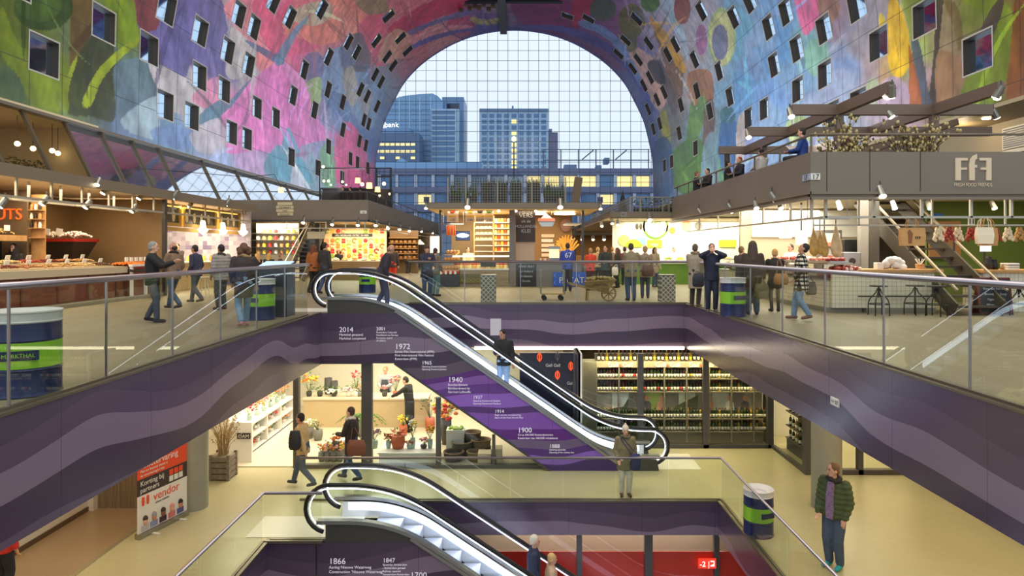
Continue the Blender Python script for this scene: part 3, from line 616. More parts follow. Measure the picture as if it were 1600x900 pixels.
# room behind the clear panes
q = MB(); q.box(-24, -19.4, 30.3, 30.5, 4.4, 7.2).box(-24.2, -24, 14, 30.5, 4.4, 7.2).box(-24, -19.0, 14, 30.5, 7.05, 7.2).box(-24, -18.0, 14, 30.5, 4.3, 4.42)
struct('wall_upstairs', q, mat('upstairs_room', (184, 166, 130), .7))
area('upstairs_lamp', (-21.5, 23, 6.95), (2, 8), 170, WARM2)
UPL = [(-20.3, 27.3), (-20.6, 28.6), (-20.2, 29.2), (-20.5, 30.0)]
for k, (x, y) in enumerate(UPL):
    t = thing('pendant_lamp', '%s small glowing pendant behind the upper left windows' % ('first', 'second', 'third', 'fourth')[k], 'pendant lamp', (x, y, 5.9))
    MB().ball((x, y, 5.9), .11, 10, 6).build('globe', glow('upstairs_globe', (255, 232, 180), 6), t, smooth=True); MB().tube([(x, y, 6.0), (x, y, 7.06)], .012, 5).build('cord', DARK, t)
    q = MB(); xx, yy = -21.2, y-.2
    for j in range(60): p = Vector((xx+random.uniform(-.3, .3), yy+random.uniform(-.6, .6), 4.95+random.uniform(0, .5))); d = Vector((random.uniform(-1, 1), random.uniform(-1, 1), .4))*.16; q.add([p, p+d*.5+Vector((.05, 0, .03)), p+d, p+d*.5-Vector((.05, 0, 0))], [(0, 1, 2), (0, 2, 3), (0, 1, 3)])
    t = thing('planter', '%s leafy planter behind the upper left windows' % ('first', 'second', 'third', 'fourth')[k], 'planter', (xx, yy, 4.42)); MB().box(xx-.25, xx+.25, yy-.55, yy+.55, 4.42, 4.95).build('trough', DARK, t); q.build('foliage', mat('leaf_upstairs', (88, 92, 44), .6), t)['kind'] = 'stuff'
# rails and gantry on the arch ceiling
BM = mat('gantry_dark', (22, 22, 30), .5)
for xx, zz, nm, lb in ((-8.75, 30.2, 'ceiling_rail', 'black straight ceiling rail on the pink petals left of the gantry'), (7.35, 29.75, 'ceiling_rail', 'black straight ceiling rail on the crimson fruit right of the gantry')):
    tag(MB().box(xx-.22, xx+.22, 74, 89.6, zz-.18, zz+.1).build(nm, BM, loc=(xx, 82, zz)), lb, 'rail')
t = thing('maintenance_gantry', 'grey maintenance gantry beam hanging under the crown of the painted arch', 'gantry', (-1.8, 82, 30.5))
MB().box(-2.25, -1.35, 74, 89.3, 30.2, 31.0).build('box_girder', mat('gantry_grey', (78, 76, 74), .5), t)
q = MB(); q.box(-8.9, 7.5, 77.6, 78.3, 30.25, 30.6); q.build('cross_beam', BM, t)
q = MB()
for k in range(9):
    q.cbox((-7.2+k*.55, 79+.4*math.sin(k*2), 30.15+.25*math.cos(k*3)), .5, .5, .45); 
q.build('hoist', mat('hoist_brown', (92, 78, 56), .6, var=.2), t)
# ------------------------------------------------------------------ glass balustrades round the two openings
def balustrade(label, pts, h, panel, post=True, r=.04, inset=.0):
    p0 = Vector(pts[0]); t = thing('glass_balustrade', label, 'balustrade', p0)
    MB().tube([Vector(p)+Vector((0, 0, h)) for p in pts], r, 10).build('handrail', RAILM, t, smooth=True)
    q2 = MB()
    for a, b in zip(pts, pts[1:]):
        a, b = Vector(a), Vector(b); L = (b-a).length; n = max(1, round(L/panel)); d = (b-a)/n
        for i in range(n):
            u = a+d*i; v = a+d*(i+1); e = d.normalized()*.012
            MB().beam((u+e)+Vector((0, 0, h/2)), (v-e)+Vector((0, 0, h/2)), .014, h-.06).build('glass_panel', GLS, t)
            if post and i > 0: MB().box(u.x-.011, u.x+.011, u.y-.011, u.y+.011, u.z, u.z+h-.03).build('post', RAILM, t)
        q2.beam(a+Vector((0, 0, .02)), b+Vector((0, 0, .02)), .05, .05)
    q2.build('base_channel', TRM, t)
    return t
balustrade('glass balustrade with steel handrail along the left of the upper opening, before the nut stall', [(-5.05, 3.5, 0), (-5.05, 16.2, 0)], 1.24, 1.62)
balustrade('glass balustrade with steel handrail along the right and far side of the upper opening', [(5.05, 2.2, 0), (5.05, 19.85, 0), (-3.2, 19.85, 0)], 1.24, 1.7)
balustrade('lower glass balustrade behind the lower escalator and along the drum-shaped bin and man in green', [(-4.85, 15.0, -4), (4.55, 15.0, -4), (4.55, 4, -4)], .95, 1.18, False, .028)
balustrade('lower glass balustrade on the left, meeting the head of the lower escalator', [(-4.85, 4, -4), (-4.85, 12.83, -4), (-3.72, 12.83, -4)], .95, 1.3, False, .032)

# ------------------------------------------------------------------ escalators
HRB = mat('handrail_black', (24, 20, 20), .3); STEPM = mat('escalator_step', (188, 190, 200), .38, .5); SKIRT = mat('skirt_white', (228, 230, 238), .3, .3)
COVER = mat('escalator_cover', (78, 74, 70), .4, .3); ESCG = glass('escalator_glass', (.92, .96, .96), 1.0)
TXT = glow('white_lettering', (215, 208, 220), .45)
def fillet(pts, rad, n=10):
    out = [Vector(pts[0])]
    for a, b, c in zip(pts, pts[1:], pts[2:]):
        a, b, c = Vector(a), Vector(b), Vector(c); u = (a-b).normalized(); v = (c-b).normalized(); p, q = b+u*rad, b+v*rad
        for i in range(n+1):
            k = i/n; out.append((1-k)**2*p+2*k*(1-k)*b+k*k*q)
    out.append(Vector(pts[-1])); return out
def ribbon(q, path, dz0, dz1, y0, y1):
    n = len(path); lo = [(x, z+dz0) for x, z in path]; hi = [(x, z+dz1) for x, z in path]
    vs = [(x, y, z) for y in (y0, y1) for (x, z) in lo+hi]; m = 2*n; fs = []
    for i in range(n-1):
        fs += [(i, i+1, n+i+1, n+i), (m+i, m+n+i, m+n+i+1, m+i+1), (n+i, n+i+1, m+n+i+1, m+n+i), (i, m+i, m+i+1, i+1)]
    fs += [(0, n, m+n, m), (n-1, m+n-1, m+2*n-1, 2*n-1)]
    q.add(vs, fs)
def escalator(label, zt, zb, xc, slope, xl, xr, y0, y1, PUR, dk=.40, hr=1.06):
    """xc: x where the nosing line leaves the upper floor; xl, xr: outermost ends of the newels"""
    t = thing('escalator', label, 'escalator', ((xl+xr)/2, (y0+y1)/2, zb))
    xb = xc+(zt-zb)/slope
    def line(dx0, dx1, dz, rad=.85): return [(p.x, p.y) for p in fillet([(dx0, zt+dz), (xc, zt+dz), (xb, zb+dz), (dx1, zb+dz)], rad)]
    nr = .46
    mid = line(xl+nr, xr-nr, hr)
    left = [(xl+nr-nr*math.sin(a), zt+hr-nr+nr*math.cos(a)) for a in np.linspace(math.pi*.92, 0, 12)]
    right = [(xr-nr+nr*math.sin(a), zb+hr-nr+nr*math.cos(a)) for a in np.linspace(0, math.pi*.92, 12)]
    loop = left+mid[1:-1]+right; deck = line(xl+nr*.7, xr-nr*.7, dk)
    for y in (y0+.06, y1-.06):
        MB().tube([(x, y, z) for x, z in loop], .042, 10).build('handrail', HRB, t, smooth=True)
        s = 1 if y < (y0+y1)/2 else -1
        sc = lambda x, z: (x, z)
        inner = [(xl+nr-(nr-.075)*math.sin(a), zt+hr-nr+(nr-.075)*math.cos(a)) for a in np.linspace(math.pi*.9, 0, 12)]+[(x, z-.075) for x, z in mid[1:-1]]+[(xr-nr+(nr-.075)*math.sin(a), zb+hr-nr+(nr-.075)*math.cos(a)) for a in np.linspace(0, math.pi*.9, 12)]
        MB().tube([(x, y+.012*s, z) for x, z in inner], .010, 6).build('light_strip', LED, t)
        g = MB(); up = inner; n = len(up)
        # glass: quads between the inner loop and the deck line
        dx = np.array([p[0] for p in deck]); dzv = np.array([p[1] for p in deck])
        lo = [(min(max(x, dx[0]), dx[-1]), min(float(np.interp(x, dx, dzv)), z)) for x, z in up]
        for yy, o in ((y-.006, 0), (y+.006, 1)):
            g.add([(x, yy, z) for x, z in up]+[(x, yy, z) for x, z in lo], [(i, i+1, n+i+1, n+i) for i in range(n-1)])
        g.build('glass_balustrade', ESCG, t)
        q = MB(); ribbon(q, line(xl+nr*.5, xr-nr*.5, dk), -.07, 0, y-.09 if s > 0 else y-.05, y+.05 if s > 0 else y+.09); q.build('deck', STEEL, t)
        q = MB(); ya = y+.07*s; ribbon(q, line(xl+nr*.9, xr-nr*.9, 0), -.12, dk-.09, min(ya, ya+.03*s), max(ya, ya+.03*s)); q.build('skirt_panel', SKIRT, t)
        q = MB(); ya = y+.10*s; ribbon(q, line(xl+nr*1.2, xr-nr*1.2, dk-.10), -.15, .0, min(ya, ya+.012*s), max(ya, ya+.012*s)); q.build('light_strip', LED, t)
        # dark cover of the upper landing and lower newel base
        yo = y0 if s > 0 else y1-.03
        dl = line(xl+.40, xb, dk-.07); poly = [p for p in dl if p[1] > zt-.02]; xe = poly[-1][0]
        MB().prism([(xl+.40, zt-.02)]+poly+[(xe+.03, zt-.02)], 'y', yo, yo+.03).build('landing_cover', COVER, t)
        MB().prism([(xb+.35, zb), (xr-.25, zb), (xr-.30, zb+dk-.12), (xb+.2, zb+dk-.07)], 'y', yo, yo+.03).build('landing_cover', COVER, t)
    # steps
    d = .40; k = 0; x = xc-.8
    while x < xb+.5:
        if x < xc-.2: z = zt
        elif x+d > xb+.3: z = zb
        else: z = min(zt, max(zb, zt-slope*(x+d*.5-xc)-.02))
        MB().box(x, x+d+.02, y0+.22, y1-.22, z-max(.30, .05), z).build('step', STEPM, t, bevel=.008); x += d; k += 1
    MB().box(xl-1.2, xc-.8, y0+.16, y1-.16, zt-.03, zt+.012).build('landing_plate', mat('landing_plate', (222, 218, 204), .35, .0), t)
    MB().box(xb+.5, xr+.85, y0+.1, y1+.05, zb-.03, zb+.012).build('landing_plate', mat('landing_plate', (222, 218, 204), .35, .0), t)
    # cladding
    x0 = xl+.24; zc = ZS if zt == 0 else zt-1.3
    dl = zt+.27
    top_x = xc+(.27+.02)/slope; xq = xc+(zt-zb+.27)/slope; low = 1.95
    poly = [(x0, zt-.02), (top_x, zt-.02), (xq, zb), (xq-low, zb), (xq-low-(zc-zb)/slope, zc), (x0, zc)]
    cl = MB().prism(poly, 'y', y0+.005, y0+.035).build('cladding', PUR, t)
    MB().prism(poly, 'y', y1-.035, y1-.005).build('cladding', PUR, t)
    q = MB(); a, b = poly[3], poly[4]; q.add([(a[0], y0+.04, a[1]), (a[0], y1-.04, a[1]), (b[0], y1-.04, b[1]), (b[0], y0+.04, b[1])], [(0, 1, 2, 3)]); q.add([(b[0], y0+.04, b[1]), (b[0], y1-.04, b[1]), (x0, y1-.04, zc), (x0, y0+.04, zc)], [(0, 1, 2, 3)])
    q.build('underside', COVER, t)
    MB().beam((poly[3][0], y0-.0, poly[3][1]), (poly[4][0], y0-.0, poly[4][1]), .02, .05).build('edge_trim', STEELD, t)
    MB().beam((top_x-.1, y0-.01, zt+.05), (xq, y0-.01, zb+.03), .03, .06).build('edge_trim', STEEL, t)
    return t, cl
ESC1, CL1 = escalator('upper escalator with lit glass sides coming down in front of the florist', 0, -4.0, -3.407, .69, -5.2, 3.84, 17.0, 18.35, PURP)
ESC2, CL2 = escalator('lower escalator in the foreground with glowing glass sides, going down to the basement', -4.0, -8.0, -2.38, .66, -4.08, 5.3, 12.9, 14.25, PURPL)
def year(cl, y, px, py, size, yr, lines, ls):
    x, z = X(px, y), Z(py, y); yy = y-.003
    size *= .85; ls *= .72
    text(yr, size, (x, yy, z-size*.7), TXT, cl, align='LEFT', name='year_lettering', ext=.002)
    for i, l in enumerate(lines): text(l, ls, (x, yy, z-size*.7-ls*1.15*(i+1)), TXT, cl, align='LEFT', name='caption_lettering', ext=.002)
for a in ((530, 511, .21, '2014', ['Markthal geopend', 'Markthal completed'], .115), (588, 511, .14, '2001', ['Rotterdam Culturele', 'Hoofdstad van Europa', 'European capital', 'of culture'], .085),
          (617, 537, .23, '1972', ['Eerste Film International (IFFR)', 'First International Film Festival', 'Rotterdam (IFFR)'], .11), (659, 564, .15, '1965', ['Opening Doelen/Lijnbaan', 'Opening Doelen/Lijnbaan'], .085),
          (700, 589, .22, '1940', ['Bombardement', 'Bombardment by', 'German Luftwaffe'], .11), (739, 618, .14, '1937', ['Opening Feyenoord Stadion', 'Opening Feyenoord Stadium'], .085),
          (773, 640, .14, '1914', ['Begin eerste wereldoorlog', 'Start of the First World War'], .085), (809, 668, .21, '1900', ['Circa 340.000 Rotterdammers', 'Rotterdam has 340,000 inhabitants'], .10), (858, 694, .16, '1888', ['Opening spoorlijn', 'Opening of the railway line'], .08)):
    year(CL1, 17.005, *a)
for a in ((514, 872, .19, '1866', ['Aanleg Nieuwe Waterweg', "Construction 'Nieuwe Waterweg'"], .105), (598, 872, .14, '1847', ['Spoorlijn Amsterdam', '- Rotterdam gereed', 'Railway opened', 'Amsterdam-Rotterdam'], .075), (641, 894, .19, '1700', ['Circa 51.000 inwoners'], .1)):
    year(CL2, 12.905, *a)
fascia('wall_landing_fascia', LX0, -3.86, 12.86, 12.92, -4.74, -4.01, PURPL)
# white equipment panel on the far fascia and little signs
tag(MB().box(X(766, 19.7), X(783, 19.7), 19.70, 19.755, Z(524, 19.7), Z(498, 19.7)).build('wall_panel', mat('panel_offwhite', (205, 200, 205), .4), loc=(X(774, 19.7), 19.7, Z(510, 19.7))), 'small white rectangular panel on the purple far fascia behind the man on the escalator', 'panel')
t = thing('direction_sign', 'small white sign on the purple right fascia under the glass', 'sign', (4.94, 10.3, Z(628, 10.3)))
yy = 4.95*F/(1305-CX); MB().box(4.935, 4.957, yy-.13, yy+.13, Z(634, yy)+.0, Z(622, yy)).build('plate', WHITE, t)
text('=> 17', .09, (4.932, yy+.0, Z(631, yy)), mat('ink', (60, 56, 60), .6), t, rot=(90, 0, -90), ext=.002)
# ------------------------------------------------------------------ city outside, seen through the far front
def city():
    blu = mat('tower_cladding', (156, 184, 210), .5, var=.05, vscale=.05); win = mat('tower_window', (84, 118, 156), .12, .3); dk = mat('tower_dark', (98, 128, 162), .4)
    lit = glow('lit_office', (255, 226, 150), .75); lit2 = glow('lit_room', (255, 220, 140), .9)
    # long low office block
    y = 130.; t = thing('office_block', 'long low office block with lit window rows right outside the far glass front', 'building', (X(800, y), y+8, 0))
    zr = Z(263, y); x0, x1 = X(545, y), X(1075, y)
    MB().box(x0, x1, y+.6, y+16, 0, zr-.2).build('body', mat('block_body', (134, 150, 176), .6), t)
    sp = mat('block_spandrel', (100, 108, 140), .5); wc = mat('block_column', (176, 186, 205), .5)
    for a, b in ((263, 273), (292, 302), (320, 331), (349, 360)): MB().box(x0, x1, y, y+.6, Z(b, y), Z(a, y)).build('spandrel', sp, t)
    for r, (a, b) in enumerate(((273, 292), (302, 320), (331, 349))):
        px = 560; i = 0
        while px < 1060:
            w = 27 if i % 2 else 30
            MB().box(X(px, y), X(px+5, y), y+.1, y+.6, Z(b, y), Z(a, y)).build('column', wc, t)
            on = (r == 0 and px > 800 and i % 5 != 3) or (r == 1 and 890 < px < 960 and i % 2) or (r == 1 and 620 < px < 650)
            MB().box(X(px+6, y), X(px+w-1, y), y+.45, y+.58, Z(b-1, y), Z(a+2, y)).build('pane', lit if on else win, t)
            px += w; i += 1
    q = MB()
    for px in range(850, 1021, 28): q.tube([(X(px, y), y+3, zr-.2), (X(px, y), y+3, Z(230, y))], .12, 5)
    for py in (230, 247): q.tube([(X(850, y), y+3, Z(py, y)), (X(1020, y), y+3, Z(py, y))], .10, 5)
    for a in (912, 965): q.tube([(X(a, y), y+3, Z(246, y)), (X(a+18, y), y+3, Z(231, y))], .12, 5)
    q.build('roof_frame', mat('roof_frame', (72, 84, 104), .5), t)
    for (a, b, c, d) in ((884, 904, 253, 263), (936, 944, 254, 263), (949, 957, 242, 248)): MB().box(X(a, y), X(b, y), y+4, y+7, Z(d, y)-.3, Z(c, y)).build('roof_unit', dk, t)
    q = MB(); q.box(X(578, y), X(752, y), y+4, y+8, zr-.2, Z(249, y)); q.prism([(X(612, y), Z(249, y)), (X(622, y), Z(242, y)), (X(632, y), Z(249, y))], 'y', y+4, y+8)
    q.build('glass_roof', mat('roof_glazing', (120, 160, 200), .15, .2), t)
    # lamp post
    t = thing('lamp_post', 'black lamp post outside the front, before the square-windowed tower', 'lamp post', (X(803, 112), 112, 0))
    MB().tube([(X(803, 112), 112, 0), (X(803, 112), 112, Z(222, 112))], [.16, .10], 8).build('post', mat('post_black', (26, 28, 34), .5), t)
    MB().lathe((X(803, 112), 112, Z(222, 112)), [(.12, 0), (.32, .3), (.3, .8), (.08, 1.0)], 10).build('lantern', glow('lantern', (255, 240, 190), 1.2), t)
    # curved tower
    y = 300.; t = thing('office_tower', 'tall office tower with rounded top and open portal frame, left through the glass front', 'building', (X(660, y), y+15, 0))
    PX = lambda pts: [(X(a, y), Z(b, y)) for a, b in pts]
    top = [(598, 172), (600, 163), (610, 156), (630, 150), (655, 147), (676, 146), (684, 150), (692, 158), (692, 300), (606, 300), (604, 200)]
    MB().prism(PX(top), 'y', y, y+25).build('rounded_block', mat('glass_tower', (116, 154, 192), .25, .2), t)
    for px in (624, 640, 656, 673): MB().box(X(px, y)-.25, X(px, y)+.25, y-.3, y, 0, Z(151, y)).build('fin', blu, t)
    for k in range(13): MB().box(X(602, y), X(676, y), y-.15, y, Z(163+8*k, y)-.15, Z(163+8*k, y)+.15).build('floor_line', dk, t)
    q = MB().box(X(690, y), X(724, y), y+2, y+20, Z(160, y), Z(150, y)).box(X(717, y), X(724, y), y+2, y+20, 0, Z(160, y)).box(X(690, y), X(697, y), y+2, y+20, 0, Z(160, y)); q.build('portal_frame', mat('portal_blue', (96, 132, 172), .4), t)
    MB().box(X(676, y), X(718, y), y-4, y+18, 0, Z(173, y)).build('banded_block', blu, t)
    for k in range(11):
        MB().box(X(677, y), X(712, y), y-4.2, y-4, Z(181+8*k, y), Z(176+8*k, y)).build('window_band', win, t)
    y = 285.; t2 = thing('office_building', 'lower dark office building with two lit window rows, left through the glass front', 'building', (X(610, y), y, 0))
    MB().box(X(560, y), X(655, y), y, y+12, 0, Z(208, y)).build('body', mat('dark_block', (84, 108, 144), .4), t2)
    MB().box(X(560, y), X(640, y), y+2, y+12, Z(208, y), Z(199, y)).build('roof_storey', mat('glass_tower2', (100, 138, 176), .25), t2)
    for r, py in enumerate((226, 237, 247)):
        for k in range(10):
            if r == 2 and k % 3: continue
            MB().box(X(570+8*k, y), X(576.5+8*k, y), y-.2, y, Z(py+1.6, y), Z(py-2.2, y)).build('window', lit if k > 0 else win, t2)
    sg = glow('sign_white', (245, 248, 255), 1.4)
    text('Rabobank', 3.1, (X(623, y), y-.5, Z(199, y)), sg, t2, align='RIGHT', ext=.15)
    # square-windowed tower
    y = 300.; t = thing('apartment_tower', 'square flat-topped tower with a grid of dark windows, centre of the glass front', 'building', (X(803, y), y+12, 0))
    MB().box(X(749, y), X(857, y), y, y+25, 0, Z(172, y)).build('body', blu, t)
    MB().box(X(749, y), X(857, y), y-.6, y+.1, Z(174, y), Z(170, y)).build('parapet', dk, t)
    for r in range(10):
        for k in range(9):
            a = 753+11.6*k; b = 178+9.1*r
            on = k == 4 and r > 2
            MB().box(X(a, y), X(a+7.4, y), y-.2, y, Z(b+5.8, y), Z(b, y)).build('window', lit2 if (on or (k == 4 and r == 1)) else win, t)
    MB().box(X(801, y)-.4, X(801, y)+.4, y+3, y+3.8, Z(172, y), Z(163, y)).build('roof_mast', dk, t)
    t = thing('office_building', 'narrow dark violet building just right of the square-windowed tower', 'building', (X(865, y), y+5, 0))
    MB().box(X(857.5, y), X(872, y), y+1, y+20, 0, Z(206, y)).build('body', mat('violet_block', (98, 100, 132), .5), t)
    MB().box(X(858, y), X(863, y), y+2, y+12, Z(206, y), Z(200, y)).build('roof_unit', dk, t)
city()
# ------------------------------------------------------------------ lower floor: florist
random.seed(11)
LEAF = mat('leaf_green', (84, 118, 48), .6, var=.35, vscale=20); LEAFD = mat('leaf_dark', (46, 70, 32), .6, var=.3, vscale=20); LEAFY = mat('leaf_lime', (150, 178, 60), .6, var=.2, vscale=20)
FL = {k: mat('petal_'+k, c, .6, var=.12, vscale=30) for k, c in dict(orange=(235, 130, 50), red=(205, 48, 44), pink=(232, 150, 160), yellow=(240, 205, 70), white=(240, 236, 225), purple=(150, 100, 140), salmon=(240, 165, 130)).items()}
POTS = {'grey': mat('pot_grey', (120, 116, 108), .6), 'white': mat('pot_white', (235, 232, 225), .4), 'terra': mat('pot_terracotta', (190, 96, 60), .6), 'dark': mat('pot_dark', (70, 66, 62), .6), 'glass': mat('vase_glassy', (170, 190, 180), .15, .1)}
FRAME = mat('shopfront_frame', (98, 94, 92), .4, .5)
def bouquet(label, c, h, w, cols, pot='grey', pr=.09, ph=.16, leaf=None, cat='flowers', name='flower_arrangement', group=None, n=26):
    """pot, stems with leaves and a head of blossoms"""
    c = Vector(c); t = thing(name, label, cat, c, group); leaf = leaf or LEAF
    MB().lathe(c, [(pr*.75, 0), (pr, ph*.5), (pr*.95, ph), (pr*.8, ph*.98)], 14).build('pot', POTS[pot], t, smooth=True)
    q = MB(); 
    for k in range(n):
        a = random.uniform(0, 6.28); r = w*math.sqrt(random.random())*.5; z = ph+(h-ph)*random.uniform(.25, .85)
        p = c+Vector((r*math.cos(a), r*math.sin(a), z)); d = Vector((math.cos(a), math.sin(a), random.uniform(.2, 1))).normalized(); s = random.uniform(.06, .11)*max(.7, w*2)
        sd = d.cross(Vector((0, 0, 1))).normalized()*s*.35
        q.add([p, p+d*s*.5+sd, p+d*s, p+d*s*.5-sd, p+d*s*.5+Vector((0, 0, .012))], [(0, 1, 4), (1, 2, 4), (2, 3, 4), (3, 0, 4)])
        if k % 3 == 0: q.tube([c+Vector((0, 0, ph*.9)), p], .005, 4)
    fo = q.build('foliage', leaf, t); fo['kind'] = 'stuff'
    if cols:
        q = MB(); 
        for k in range(n):
            a = random.uniform(0, 6.28); r = w*math.sqrt(random.random())*.5; z = h*random.uniform(.72, 1)-abs(r)*.3
            q.m(k % len(cols)); s = random.uniform(.028, .05)*max(.8, w*2); q.ball(c+Vector((r*math.cos(a), r*math.sin(a), z)), (s, s, s*.75), 6, 4)
        o = q.build('blossoms', [FL[k] for k in cols], fo, smooth=True); o['kind'] = 'stuff'
    return t
def florist():
    yf = 17.22; zc = -1.17
    # glass front following the slope of the escalator above it
    zt = lambda x: min(zc, zc-(x+3.45)*.69)
    t = thing('glazed_partition', 'grey-framed glass shop front of the florist under the upper escalator', 'glass wall', (-3, yf, -4))
    xs = [-5.62, -3.80, -2.05, -.6, .48]
    for a, b in zip(xs, xs[1:]):
        pl = [(a, -3.93), (b, -3.93), (b, max(zt(b), -3.9))]+([(-3.45, zc)] if a < -3.45 < b else [])+[(a, zt(a))]
        MB().prism(pl, 'y', yf+.05, yf+.062).build('glass_pane', SHOPG, t)
    for x, w in ((-5.66, .14), (-3.85, .27), (-2.02, .12), (-.6, .08)): MB().box(x-w/2, x+w/2, yf-.04, yf+.12, -4, zt(x+w/2)).build('mullion', FRAME, t)
    MB().box(-5.7, .55, yf-.05, yf+.1, -4.0, -3.9).build('sill', FRAME, t)
    MB().box(-5.6, -3.9, yf-.02, yf+.08, zc-.16, zc).build('transom', FRAME, t)
    bw = mat('florist_wall', (238, 230, 212), .6)
    q = MB(); q.box(-9.2, 1.8, 24, 24.1, -4, ZS).box(1.7, 1.8, 18.6, 24, -4, ZS).box(-9.3, -9.2, 14.7, 24, -4, ZS); struct('wall_florist', q, bw)
    q = MB(); q.box(-9.2, 1.7, 17.3, 24, -3.99, -3.98); struct('floor_florist', q, mat('florist_floor', (214, 204, 178), .35))
    area('florist_ceiling_lamps', (-4.0, 20.6, -1.42), (6.0, 4.5), 400, (1, .90, .70))
    area('florist_entrance_lamps', (-6.8, 17.6, -1.42), (1.8, 1.5), 90, (1, .88, .66))
    # counter
    a, b = X(474, 21.1), X(667, 21.1); t = thing('shop_counter', 'pale vertical-boarded wooden counter inside the florist', 'counter', ((a+b)/2, 21.5, -4))
    g = N('pale_boards'); x = g.xyz(g.coord()); v = g.noise(g.comb(g.math('FLOOR', g.math('MULTIPLY', x[0], 8)), 0, 0), 5, 1); g.done(g.ramp(v, [(.3, (188, 160, 120)), (.7, (216, 190, 150))]), .6)
    MB().box(a, b, 21.1, 21.9, -4, -3.12).build('body', g.m, t); MB().box(a-.03, b+.03, 21.06, 21.94, -3.12, -3.07).build('top', mat('counter_top', (214, 200, 172), .5), t)
    for k, (px, cols, pot, w, h, lb) in enumerate(((483, ['yellow', 'orange'], 'dark', .55, .75, 'yellow and orange flowers at the left end of the florist counter'), (500, [], 'dark', .5, .28, 'low green trays of plants on the left half of the florist counter'), (522, ['white'], 'dark', .5, .26, 'low green plants with white blooms mid florist counter'),
          (545, ['white', 'pink'], 'white', .5, .3, 'white and pink pot flowers on the florist counter left of the wide mullion'), (557, ['pink', 'red'], 'white', .35, .85, 'tall pink orchid stems on the florist counter'), (562, ['salmon'], 'grey', .4, .42, 'salmon flowers on the counter behind the wide mullion'), (601, ['pink'], 'dark', .2, .36, 'dark pot of pink flowers in front of the florist in an apron'), (618, ['salmon', 'red', 'purple'], 'terra', .36, .7, 'tall mixed bouquet the woman in black reaches for'))):
        bouquet(lb, (X(px, 21.4), 21.4, -3.07), h, w, cols, pot)
    for px, h, lb in ((513, .52, 'taller dark grey floor vase on the florist counter'), (522, .42, 'shorter dark grey vase on the florist counter')):
        tag(MB().lathe((X(px, 21.75), 21.75, -3.07), [(.10, 0), (.13, h*.3), (.12, h), (.10, h-.02), (.1, h*.4)], 14).build('tall_vase', POTS['dark'], loc=(X(px, 21.75), 21.75, -3.07), smooth=True), lb, 'vase')
    # fern in front of counter
    c = Vector((X(565, 20.2), 20.2, -4)); t = thing('potted_fern', 'large fern with arching fronds standing in front of the florist counter', 'plant', c)
    MB().lathe(c, [(.18, 0), (.22, .3), (.2, .45)], 16).build('pot', POTS['grey'], t, smooth=True)
    for k in range(14):
        a = k*2.4; L = .55+.15*math.sin(k*5); q = MB(); pts = []
        for i in range(8):
            u = i/7; pts.append(c+Vector((math.cos(a)*L*u*1.1, math.sin(a)*L*u*.8, .5+.65*u-.75*u*u)))
        q.tube(pts, .008, 4)
        for i in range(1, 8):
            for sgn in (-1, 1):
                d = (pts[i]-pts[i-1]).normalized(); sd = d.cross(Vector((0, 0, 1))).normalized()*sgn; l = .14*(1-.6*abs(i/7-.45)); p = pts[i]
                q.add([p-d*.025, p+sd*l+d*.04, p+d*.03, p+Vector((0, 0, .008))], [(0, 1, 3), (1, 2, 3)])
        q.build('frond', LEAF, t)
    bouquet('grey tub of pale green plants on the floor left of the fern', (X(483, 19.9), 19.9, -4), .62, .4, ['white'], 'grey', .15, .34, LEAFY)
    bouquet('second grey tub of dark green plants beside the pale green tub', (X(497, 19.7), 19.7, -4), .55, .3, [], 'grey', .14, .32, LEAFD)
    # window displays
    d1 = thing('display_plinth', 'low white plinth with vases behind the second florist window', 'plinth', (-2.9, 17.95, -4)); MB().box(-3.6, -2.1, 17.5, 18.5, -4, -3.72).build('body', mat('plinth_white', (232, 228, 216), .5), d1); MB().box(-3.63, -2.07, 17.47, 18.53, -3.72, -3.69).build('top', POTS['white'], d1)
    tag(MB().box(X(513, 18.2), X(540, 18.2), 18.0, 18.6, -4, -3.62).build('display_plinth', mat('plinth_white', (232, 228, 216), .5), loc=(X(526, 18.2), 18.3, -4), bevel=.01), 'small white block plinth behind the first florist window', 'plinth')
    for px, z, h, w, cols, pot, pr, ph, lb in ((622, -3.69, .52, .42, ['red', 'pink', 'orange'], 'terra', .19, .34, 'round orange vase of red flowers on the white plinth'), (585, -3.69, .55, .34, ['purple'], 'glass', .10, .22, 'purple hydrangea in a glass vase at the left of the plinth'),
          (607, -3.69, .4, .25, ['red', 'salmon'], 'glass', .07, .2, 'small red posy in a glass on the plinth'), (641, -3.69, .22, .24, ['red', 'white'], 'glass', .1, .1, 'low bowl of red and white blooms on the plinth'), (645, -3.69, .75, .2, ['white', 'yellow'], 'glass', .07, .3, 'tall clear vase of yellow and white stems on the plinth'),
          (662, -3.69, .3, .24, ['pink', 'purple'], 'dark', .09, .1, 'pink cup of flowers on the plinth beside the narrow mullion'), (672, -3.69, .62, .22, ['yellow', 'orange'], 'glass', .07, .25, 'tall yellow bunch right end of the plinth'),
          (524, -3.62, .26, .26, ['orange', 'red'], 'dark', .1, .1, 'orange and red posy on the small block plinth')):
        bouquet(lb, (X(px, 17.9), 17.9, z), h, w, cols, pot, pr, ph, n=22)
    for i in range(7):
        bouquet(('orange tulips in a bucket inside the first florist window', 'pink tulips in a bucket inside the first florist window')[i % 2], (-5.15+.16*i-(.5 if i > 3 else 0), 17.7+.28*(i > 3), -4), .5, .24, (['orange', 'salmon'], ['pink', 'yellow'])[i % 2], 'grey', .09, .28, n=16, group=('buckets of orange tulips', 'buckets of pink tulips')[i % 2])
    bouquet('big bunch of yellow and red flowers right of the narrow mullion', (X(697, 19.3), 19.3, -4), 1.25, .75, ['yellow', 'red', 'orange'], 'dark', .16, .75, n=46)
